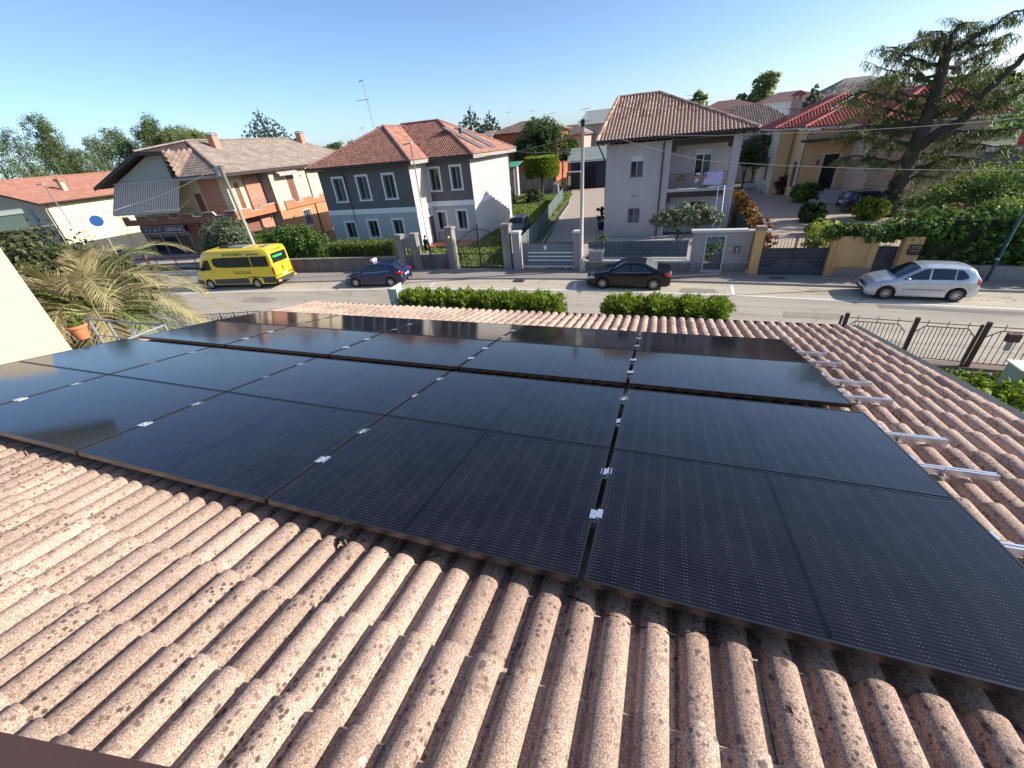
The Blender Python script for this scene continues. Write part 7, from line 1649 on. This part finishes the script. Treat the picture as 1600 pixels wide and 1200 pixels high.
# ------------------------------------------------------------------ far houses, trees, masts
def WBd(name, label, u0, u1, vb, Y, z1, depth, mat, rmat, roofh=2.2, ov=.5, wins=(), hip=True, z0=-6, wm=None, tl=False):
    """a far building: photo columns u0..u1 on the plane Y, eaves height z1"""
    x0, x1 = PY(u0, vb, Y)[0], PY(u1, vb, Y)[0]
    t = thing(name, label, 'house', ((x0 + x1) / 2, Y + depth / 2, -6)); F = Fr((x0, Y), (1, 0)); L = x1 - x0
    hs = [(L * a, L * a + w_, z1 - d, z1 - d + h) for a, w_, d, h in wins]
    wallb(B(), F, 0, L, z0, z1, hs).build('wall', mat, t)
    B().box(x0 + .1, x1 - .1, Y + .25, Y + depth, z0, z1 - .02).build('core', mat, t)
    for h in hs:
        o = B().fbox(F, h[0], h[1], -.15, -.1, h[2], h[3]).build('window', wm or WT, t); q = B().fbox(F, h[0] + .12, h[1] - .12, -.1, -.09, h[2] + .12, h[3] - .12).build('pane', M('pale_blind', (.45, .5, .55), .6)); q.parent = o
    a0, a1, b0, b1 = x0 - ov, x1 + ov, Y - ov, Y + depth + ov; ym = (b0 + b1) / 2; i = min((a1 - a0) * .35, depth * .5) if hip else .01
    R4 = [[(a0, b0, z1), (a1, b0, z1), (a1 - i, ym, z1 + roofh), (a0 + i, ym, z1 + roofh)], [(a1, b0, z1), (a1, b1, z1), (a1 - i, ym, z1 + roofh)], [(a0, b1, z1), (a0, b0, z1), (a0 + i, ym, z1 + roofh)], [(a1, b1, z1), (a0, b1, z1), (a0 + i, ym, z1 + roofh), (a1 - i, ym, z1 + roofh)]]
    V = [(a0, b0, z1), (a1, b0, z1), (a1, b1, z1), (a0, b1, z1), (a0 + i, ym, z1 + roofh), (a1 - i, ym, z1 + roofh)]
    o = bpy.data.objects.new('roof', rawmesh('roof', [(x, y, z - .03) for x, y, z in V], [(0, 1, 5, 4), (1, 2, 5), (2, 3, 4, 5), (3, 0, 4), (3, 2, 1, 0)], rmat)); link(o, t)
    if tl: tiles(t, R4[0], .3, .45, .06, rmat, seg=3)
    return t, x0, x1
ORW = M('orange_red_wall', (.42, .12, .06), .9, .06, .4, .1); WHW = M('far_white_wall', (.7, .7, .68), .9, .05, .4, .1); GRR = M('grey_green_roof', (.24, .27, .25), .8, .12, .4, .2)
BRR = M('far_brown_roof', (.13, .06, .05), .85, .15, .5, .2); PKW = M('far_pink_wall', (.45, .33, .27), .9, .08, .4, .1)
def zat(u, v, Y): return float(PY(u, v, Y)[2])
WBd('far_house', 'orange red house with a brown tiled roof behind the garden trees', 768, 868, 225, 88, zat(800, 208, 88), 12, ORW, RT5, 1.9, .8, [(.08, 1.5, 3.0, 1.9), (.45, 1.3, 2.9, 1.9)], tl=True)
WBd('far_house', 'low pale house end beside the orange red house', 745, 768, 225, 86, zat(755, 213, 86), 10, WHW, RT5, 1.0, .3)
WBd('far_house', 'long low house with a brown roof behind the tall pole', 862, 912, 225, 100, zat(885, 212, 100), 12, PKW, RT5, 2.0, .6, [(.2, 1.2, 2.4, 1.3), (.6, 1.2, 2.4, 1.3)], tl=True)
WBd('far_hall', 'large building with a grey green metal roof behind the mauve house', 905, 985, 215, 112, zat(940, 192, 112), 26, PKW, GRR, 3.2, .5, hip=False)
WBd('far_house', 'white house with a dark red roof right of the mauve house', 1092, 1183, 190, 84, zat(1130, 171, 84), 12, WHW, BRR, 1.4, .5, [(.3, .9, 1.3, .8), (.6, .9, 1.3, .8)])
WBd('far_house', 'wide old house with a big mottled brown roof behind the mauve house', 1100, 1238, 240, 70, zat(1160, 203, 70), 16, PKW, RT5, 3.0, .6, tl=True)
WBd('far_house', 'long house with a pale gable and brown roof on the skyline', 1188, 1290, 175, 98, zat(1220, 158, 98), 14, WHW, BRR, 1.6, .5, [(.5, 1.0, 1.6, 1.0)])
WBd('far_house', 'far grey roofed house behind the cedar', 1296, 1420, 165, 100, zat(1340, 143, 100), 20, PKW, M('far_grey_roof', (.19, .165, .15), .85, .15, .5, .2), 2.6, .5)
WBd('far_house', 'red house at the right edge behind the cedar', 1650, 1760, 150, 52, zat(1600, 150, 52), 2.2, M('dark_red_wall', (.25, .05, .04), .9, .06, .4, .1), BRR, 2.2, .4, [(.05, .7, 2.2, 1.2)])
t, a, c_ = WBd('dark_garage', 'dark blue garage with a pale metal roof at the end of the driveway', 892, 950, 290, 72.5, zat(915, 252, 72.5), 7, M('dark_blue_wall', (.035, .045, .07), .8, .1, .6, .1), M('pale_green_metal_roof', (.26, .29, .25), .6, .12, .8, .1), 1.9, .6, hip=False)
B().box(-15.4, -13.2, 69.5, 72.4, -3.4, -3.25).build('lean_to_roof', M('grey_green_roof', (.24, .27, .25)), t)
for x in (-15.3, -13.4): B().box(x, x + .15, 69.6, 69.75, -6, -3.4).build('post', DKW, t)
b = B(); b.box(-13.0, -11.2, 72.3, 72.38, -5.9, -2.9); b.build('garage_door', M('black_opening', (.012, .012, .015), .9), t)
b = B()
for k in range(26): b.box(-15.0 + k * .27, -14.86 + k * .27, 72.2, 72.3, -1.9, -1.65)
o = b.build('eave_blocks', WHW, t); o['kind'] = 'stuff'
# stacked clutter beside the garage
for i, (u, v, w_, h_, lab) in enumerate(((868, 302, .9, 1.5, 'tall grey bin beside the green screen fence'), (880, 298, .8, 1.9, 'pile of reddish crates by the dark garage'), (874, 310, .7, .5, 'low pale box on the driveway by the fence'))):
    q = GP(u, v); tt = thing(('bin', 'crate_pile', 'box')[i], lab, ('bin', 'crates', 'box')[i], (q[0], q[1], -6))
    for k in range(max(1, int(h_ / .45))): B().box(q[0] - w_ / 2 + .04 * (k % 2), q[0] + w_ / 2 - .03 * (k % 3), q[1], q[1] + w_, -6 + k * .45, -5.58 + k * .45).build('body' if i != 1 else 'crate', (PVC, BR1, STN)[i], tt)
# green roofed shed and old wall
t = thing('shed', 'small shed with a bright green sheet roof in the back garden', 'shed', (-20, 70, -6)); q0, q1 = PY(778, 262, 68), PY(807, 262, 68)
B().box(q0[0] - 2, q1[0] - .5, 68, 70.5, -6, q0[2] - .2).build('wall', PKW, t); B().prism([(q0[0] - 2.2, 67.5, q0[2] - .1), (q1[0] + .2, 67.5, q0[2] - .1), (q1[0] + .2, 71, q0[2] + .5), (q0[0] - 2.2, 71, q0[2] + .5)], (0, 0, .08)).build('roof', M('green_sheet', (.08, .3, .2), .6, .1, 1, 0), t)
B().box(q1[0] - .3, q1[0] + .2, 67.6, 67.9, -6, q0[2] - .12).build('post', WHW, t)
t = thing('old_wall', 'old stone wall behind the lawn', 'wall', (-16, 74, -6)); q0 = PY(805, 270, 73)
for k in range(6): B().box(q0[0] + k * 1.1, q0[0] + k * 1.1 + 1.09, 73, 73.4, -6, -3.2 - .12 * k).build('wall_section', OLDC, t)
# orange terrace fence between mauve and ochre houses
t = thing('red_fence', 'orange red garden wall far behind, between the mauve and ochre houses', 'wall', (9, 74, -6)); a0, a1 = PY(1156, 262, 72)[0], PY(1216, 262, 72)[0]; z0_, z1_ = zat(1180, 282, 72), zat(1180, 250, 72)
for k in range(6): B().box(a0 + (a1 - a0) * k / 6, a0 + (a1 - a0) * (k + 1) / 6 - .05, 72, 72.2, z0_ - 1, z1_ - .2 * (k % 2)).build('panel', M('orange_red_panel', (.5, .1, .04), .8), t)
for i in range(2):
    q = GP(1172 + i * 24, 300 + 2 * i); tt = thing('garden_bench', 'weathered grey garden bench in the far yard, %s of the two' % ('left' if i == 0 else 'right'), 'bench', (q[0], q[1], -6), 0, 'garden benches')
    B().box(q[0] - .8, q[0] + .8, q[1], q[1] + .45, -5.58, -5.52).build('seat', STN, tt); B().box(q[0] - .8, q[0] + .8, q[1] + .45, q[1] + .5, -5.5, -5.05).build('backrest', STN, tt)
    for sx in (-.75, .68): B().box(q[0] + sx, q[0] + sx + .07, q[1] + .05, q[1] + .4, -6, -5.58).build('leg', STN, tt)
# garden table and slabs by the brick wing
q = GP(1440, 312); t = thing('garden_table', 'pale garden table beside the brick wing', 'table', (q[0], q[1], -6)); B().box(q[0] - .9, q[0] + .9, q[1], q[1] + .8, -5.3, -5.25).build('table_top', WT, t)
for sx in (-.8, .75): B().box(q[0] + sx, q[0] + sx + .05, q[1] + .1, q[1] + .7, -6, -5.3).build('leg', WT, t)
# person and bag in the garden of the grey house
from mathutils import Vector as _V
pb = GP(669.5, 403); pb = CW + (pb - CW) * 1.0
t = thing('person', 'person in dark clothes standing in the garden behind the low wall', 'person', (pb[0], pb[1], -6), R(-20), world=False)
def skin(name, V_, E_, Rr, mat, root=0, sub=1):
    me = bpy.data.meshes.new(name); me.from_pydata(V_, E_, []); o = bpy.data.objects.new(name, me); COL.objects.link(o)
    m = o.modifiers.new('s', 'SKIN'); 
    for i, r_ in enumerate(Rr): me.skin_vertices[0].data[i].radius = (r_, r_)
    me.skin_vertices[0].data[root].use_root = True
    m2 = o.modifiers.new('d', 'SUBSURF'); m2.levels = sub; m2.render_levels = sub
    bpy.context.view_layer.update(); nm = bpy.data.meshes.new_from_object(o.evaluated_get(bpy.context.evaluated_depsgraph_get())); nm.materials.clear(); nm.materials.append(mat); nm.name = name
    nm.polygons.foreach_set('use_smooth', [True] * len(nm.polygons)); bpy.data.objects.remove(o); q = bpy.data.objects.new(name, nm); COL.objects.link(q); return q
SKN = M('skin', (.5, .3, .22), .6, .05, 5, 0); CLO = M('black_clothes', (.02, .02, .024), .9, .15, 6, .2); HAIR = M('dark_hair', (.03, .02, .015), .7, .2, 20, .2)
PV = [(0, 0, .95), (0, 0, 1.15), (0, 0, 1.38), (0, 0, 1.5), (0, .01, 1.6), (0, .01, 1.7), (.18, 0, 1.4), (.25, .03, 1.13), (.24, -.08, .9), (.24, -.12, .82), (-.18, 0, 1.4), (-.25, .02, 1.13), (-.24, -.04, .88), (-.24, -.06, .8), (.1, 0, .88), (.12, -.03, .5), (.12, .02, .08), (.12, -.12, .04), (-.1, 0, .88), (-.12, -.01, .5), (-.12, .03, .08), (-.12, -.11, .04)]
PE = [(0, 1), (1, 2), (2, 3), (3, 4), (4, 5), (2, 6), (6, 7), (7, 8), (8, 9), (2, 10), (10, 11), (11, 12), (12, 13), (0, 14), (14, 15), (15, 16), (16, 17), (0, 18), (18, 19), (19, 20), (20, 21)]
PR = [.15, .13, .15, .055, .09, .08, .07, .045, .035, .03, .07, .045, .035, .03, .09, .06, .04, .035, .09, .06, .04, .035]
q = skin('body', PV, PE, PR, SKN); q.parent = t
VV = PV[:3] + [PV[6], PV[7], PV[10], PV[11]]; VV = [(0, 0, .9), (0, 0, 1.15), (0, 0, 1.4), (.18, 0, 1.41), (.25, .03, 1.15), (-.18, 0, 1.41), (-.25, .02, 1.15)]
q = skin('shirt', VV, [(0, 1), (1, 2), (2, 3), (3, 4), (2, 5), (5, 6)], [.17, .15, .165, .085, .06, .085, .06], CLO); q.parent = t
q = skin('shorts', [(0, 0, .95), (.11, 0, .86), (.13, -.02, .55), (-.11, 0, .86), (-.13, -.01, .55)], [(0, 1), (1, 2), (0, 3), (3, 4)], [.165, .11, .09, .11, .09], CLO); q.parent = t
B().ball((0, .03, 1.7), (.095, .11, .1), 10, 8).build('hair', HAIR, t, smooth=True)
t = thing('waste_sack', 'black sack standing on the ground beside the person in the garden', 'sack', (pb[0] - 1.2, pb[1] + .2, -6)); B().ball((pb[0] - 1.2, pb[1] + .2, -5.55), (.35, .3, .5), 10, 8).ball((pb[0] - 1.2, pb[1] + .2, -5.0), (.12, .12, .14), 8, 6).build('sack_body', BLKP, t, smooth=True)
# trees behind the houses
def ftree(label, cat, u, v_base, v_top, wpx, Y, mat, n, size, seed, shape='round', name='tree'):
    """far tree: photo column u, crown top v_top, width wpx, at distance plane Y"""
    top = PY(u, v_top, Y); dp = -float((RW.T @ (top - CW))[2]); k = FPX / dp; w_ = wpx / k / 2; H = top[2] + 6; g = random.Random(seed)
    zl = max(.15 * H, PY(u, v_base, Y)[2] + 6)
    cr = []
    if shape == 'cone':
        nlev = 11
        for i in range(nlev): f = i / (nlev - 1); cr.append((0, 0, zl + (H - zl) * f * .97, max(.3, w_ * 1.35 * (1 - f) ** .75), max(.3, w_ * 1.35 * (1 - f) ** .75), (H - zl) / nlev * .75))
    else:
        for i in range(9 if shape == 'round' else 12):
            a = g.uniform(0, 6.28); r_ = g.uniform(.15, .62) * w_; f = g.uniform(.18, .8)
            wv = 1 - (2 * f - 1) ** 2 * .35; cr.append((r_ * math.cos(a) * wv, r_ * math.sin(a) * wv, zl + (H - zl) * f, w_ * g.uniform(.38, .58), w_ * g.uniform(.38, .58), (H - zl) * g.uniform(.15, .25)))
        cr.append((0, 0, zl + (H - zl) * .85, w_ * .42, w_ * .42, (H - zl) * .15))
    return tree(name, label, 'tree', (float(top[0]), Y, -6), H, cr, mat, BARK, int(n * 1.5), size * .85, seed, tr=max(.12, H * .018), clump=.34, shell=.4, up=.4)
FT = [('tall spring green tree at the far left', 52, 290, 176, 62, 75, L_FAR, 9000, .42, 81), ('lower bushy tree at the far left edge', 8, 300, 198, 60, 78, L_FAR, 5000, .42, 82), ('dim shrub like tree left behind the cream roof', 110, 290, 232, 80, 80, L_FAR, 5000, .4, 83),
      ('broad green tree left behind the shop house', 170, 285, 197, 66, 95, L_FAR, 6500, .5, 84), ('tall pointed green tree behind the shop house roof', 226, 270, 178, 58, 98, L_FAR, 7000, .5, 85), ('light green tree behind the shop house ridge', 268, 255, 196, 70, 100, L_HAZE, 6500, .5, 86), ('yellow green tree behind the shop house ridge', 305, 250, 202, 50, 100, L_HAZE, 4500, .5, 87),
      ('dim distant tree at the extreme left', -30, 300, 215, 90, 90, L_FAR, 3500, .5, 88), ('brownish far tree left of the pointed green tree', 138, 280, 214, 50, 105, L_GREY, 3500, .5, 89), ('far small tree right of the shop house roof', 520, 260, 222, 40, 120, L_FAR, 2600, .55, 90), ('far tree left of the grey house roof', 548, 255, 218, 34, 120, L_FAR, 2400, .55, 91), ('far bushy tree between shop house and grey house', 488, 265, 228, 44, 125, L_GREY, 2400, .55, 92),
      ('small dark tree top over the grey house ridge', 594, 230, 195, 18, 85, L_DARK, 900, .4, 93), ('pale round tree over the mauve house roof', 1093, 170, 141, 32, 135, L_HAZE, 2600, .6, 94), ('yellow green broad tree on the skyline right', 1203, 165, 113, 62, 150, L_HAZE, 5500, .75, 95), ('low green tree left of the skyline tree', 1160, 170, 146, 40, 150, L_HAZE, 2200, .7, 96),
      ('silvery green tree between the mauve and ochre houses', 1190, 262, 205, 62, 62, L_GREY, 4500, .3, 97), ('small rounded dark tree before the silvery tree', 1172, 265, 225, 40, 58, L_DARK, 2600, .28, 98), ('leafy green tree behind the cedar on the right', 1500, 165, 118, 120, 80, L_MID, 6500, .45, 99), ('green tree behind the cedar trunk', 1560, 170, 108, 110, 85, L_MID, 5500, .45, 100), ('grey green tree behind the cedar on the left', 1385, 170, 120, 90, 95, L_GREY, 4500, .5, 101),
      ('rust coloured small tree beside the grey house corner', 782, 268, 240, 22, 66, L_RUST, 1300, .25, 102), ('dark leafy tree left of the big rounded evergreen', 805, 262, 218, 30, 74, L_GREY, 2400, .3, 103), ('tree of reddish young leaves right of the rounded evergreen', 878, 255, 217, 22, 76, L_RUST, 1200, .3, 104), ('mixed green tree beside the garage roof', 893, 262, 218, 34, 79, L_MID, 2600, .35, 105)]
for lab, u, vb, vt, wpx, Y, mat, n, s, sd_ in FT: ftree(lab, 'tree', u, vb, vt, wpx, Y, mat, n, s, sd_, 'round')
ftree('big rounded dark evergreen behind the drum shaped topiary', 'tree', 843, 262, 182, 106, 76, L_DARK, 14000, .36, 110, 'oval')
for lab, u, vb, vt, wpx, Y, sd_ in (('dark conifer left, twin of the pair behind the grey house', 734, 225, 166, 58, 110, 111), ('shorter dark conifer right, of the pair behind the grey house', 764, 225, 174, 48, 112, 112), ('single spruce rising over the shop house roof', 402, 235, 170, 80, 82, 113), ('dark conifer behind the ochre house chimney', 1276, 195, 133, 50, 78, 114)):
    ftree(lab, 'tree', u, vb, vt, wpx, Y, L_CON if sd_ < 113 else LEAF('spruce_needles', (.03, .06, .035), (.1, .14, .08), .15) if sd_ == 113 else L_GREY, 9500, .3, sd_, 'cone', 'conifer')
# bare tree on the skyline
q = PY(1320, 175, 88); t = thing('bare_tree', 'leafless pale twiggy tree behind the red glazed roof', 'tree', (q[0], 88, -6)); b = B(); gq = random.Random(4)
def branch(p, d, l, r, lv):
    e = p + d * l; b.tube([p, (p + e) / 2 + np.array([gq.uniform(-.1, .1) * l, 0, 0]), e], [r, r * .8, r * .6], 4, cap=False)
    if lv:
        for k in range(3 if lv > 1 else 4):
            nd = d + np.array([gq.uniform(-.7, .7), gq.uniform(-.7, .7), gq.uniform(-.1, .5)]); nd /= np.linalg.norm(nd); branch(e, nd, l * .72, r * .62, lv - 1)
b.tube([(q[0], 88, -6), (q[0], 88, q[2] - 2)], [.25, .2], 6)
for k in range(4): branch(np.array([q[0], 88, q[2] - 2.5]), np.array([gq.uniform(-.6, .6), gq.uniform(-.5, .5), .75]), 2.6, .17, 4)
b.build('trunk', M('pale_bark', (.3, .26, .22), .9), t)
# treeline far away as a mass
bl = []; gq = random.Random(12)
for k in range(150):
    x = -420 + k * 6.0; bl.append((x, 230 + gq.uniform(-30, 40), -3 + gq.uniform(0, 2), 7, 6, gq.uniform(3.5, 6.5)))
o = leaves('treeline', L_FAR, None, bl, 42000, 1.5, 120, nc=26, shell=.3, clump=.35); tag(o, 'distant mass of trees along the horizon', 'trees', None, 'stuff')
bl = [(x_, 130 + gq.uniform(-15, 20), -5 + gq.uniform(0, 1.5), 4.5, 4, gq.uniform(2, 4)) for x_ in np.arange(-220, 120, 5.0)]
o = leaves('hedgerow', L_MID, None, bl, 22000, .9, 121, nc=22, shell=.3, clump=.35); tag(o, 'hedgerows and shrubs beyond the houses', 'hedgerow', None, 'stuff')
t = thing('dark_shed', 'low dark grey shed with a pale roof edge right of the brick wing', 'shed', (29, 51, -6))
for k in range(5): B().box(24.2 + k * 1.7, 25.88 + k * 1.7, 50.5, 50.6, -6, -2.5).build('panel', M('dark_blue_grey_panel', (.07, .075, .09), .6, .1, 1, 0), t)
B().box(24.2, 32.7, 50.61, 55, -6, -2.52).build('core', M('dark_blue_grey_panel', (.07, .075, .09)), t); B().box(24.0, 32.9, 50.2, 55.3, -2.498, -2.35).build('roof', M('pale_shed_roof', (.3, .3, .29), .7, .1, 1, 0), t)
# masts and aerials
t = thing('radio_mast', 'thin lattice radio mast rising behind the grey house', 'mast', (-70, 150, -6)); m0, m1 = PY(590, 215, 150), PY(566, 127, 150); b = B()
for dx, dy in ((-.25, 0), (.25, 0), (0, .4)): b.tube([(m0[0] + dx, 150 + dy, m0[2] - 8), (m1[0] + dx * .4, 150 + dy * .4, m1[2])], .055, 4)
o = b.build('mast_legs', STEEL, t); b = B()
n = 26
for k in range(n):
    f0, f1 = k / n, (k + 1) / n; z = lambda f: m0[2] - 8 + (m1[2] - m0[2] + 8) * f; x = lambda f: m0[0] + (m1[0] - m0[0]) * f * 1.0
    b.tube([(x(f0) - .22, 150, z(f0)), (x(f1) + .2, 150, z(f1))], .03, 3, cap=False)
b.build('lattice', STEEL, t); zz = zat(575, 155, 150); xx = PY(575, 155, 150)[0]; B().tube([(xx - 5, 150, zz), (xx + .8, 150, zz)], .12, 5).build('cross_aerial', WHW, t); B().tube([(m1[0] - 1.4, 150, m1[2] + .1), (m1[0] + .4, 150, m1[2] + .3)], .15, 5).build('top_aerial', STEEL, t)
def aerial(label, u, vb, vt, Y, w_=1.1):
    p0, p1 = PY(u, vb, Y), PY(u, vt, Y); x = p0[0]; tt = thing('tv_aerial', label, 'aerial', (x, Y, p0[2])); B().tube([(x, Y, p0[2]), (x, Y, p1[2])], .035, 4).build('mast', STEEL, tt); b = B(); b.tube([(x - w_ / 2, Y, p1[2] - .15), (x + w_ / 2, Y, p1[2] - .1)], .025, 4)
    for k in range(6): q = x - w_ / 2 + w_ * k / 5; b.tube([(q, Y - .3, p1[2] - .13), (q, Y + .3, p1[2] - .13)], .015, 3)
    b.build('elements', STEEL, tt)
for i, (u, vb, vt, Y, lab) in enumerate(((1075, 170, 148, 100, 'tv aerial over the dark red roof'), (570, 220, 198, 70, 'small tv aerial behind the grey house roof slope'), (865, 205, 175, 92, 'tv aerial on the brown roof, right'), (833, 195, 172, 90, 'tv aerial on the brown roof, middle'), (796, 195, 174, 90, 'tv aerial on the brown roof, left'), (478, 235, 208, 90, 'thin tv aerial over the shop house roof end'), (150, 272, 248, 50, 'curved tv aerial over the cream house ridge'), (98, 275, 245, 45, 'tv aerial by the cream house chimney'), (52, 282, 240, 42, 'large tv aerial on the left of the cream house ridge'), (915, 190, 168, 60, 'looped white aerial above the tall pole'))): aerial(lab, u, vb, vt, Y)
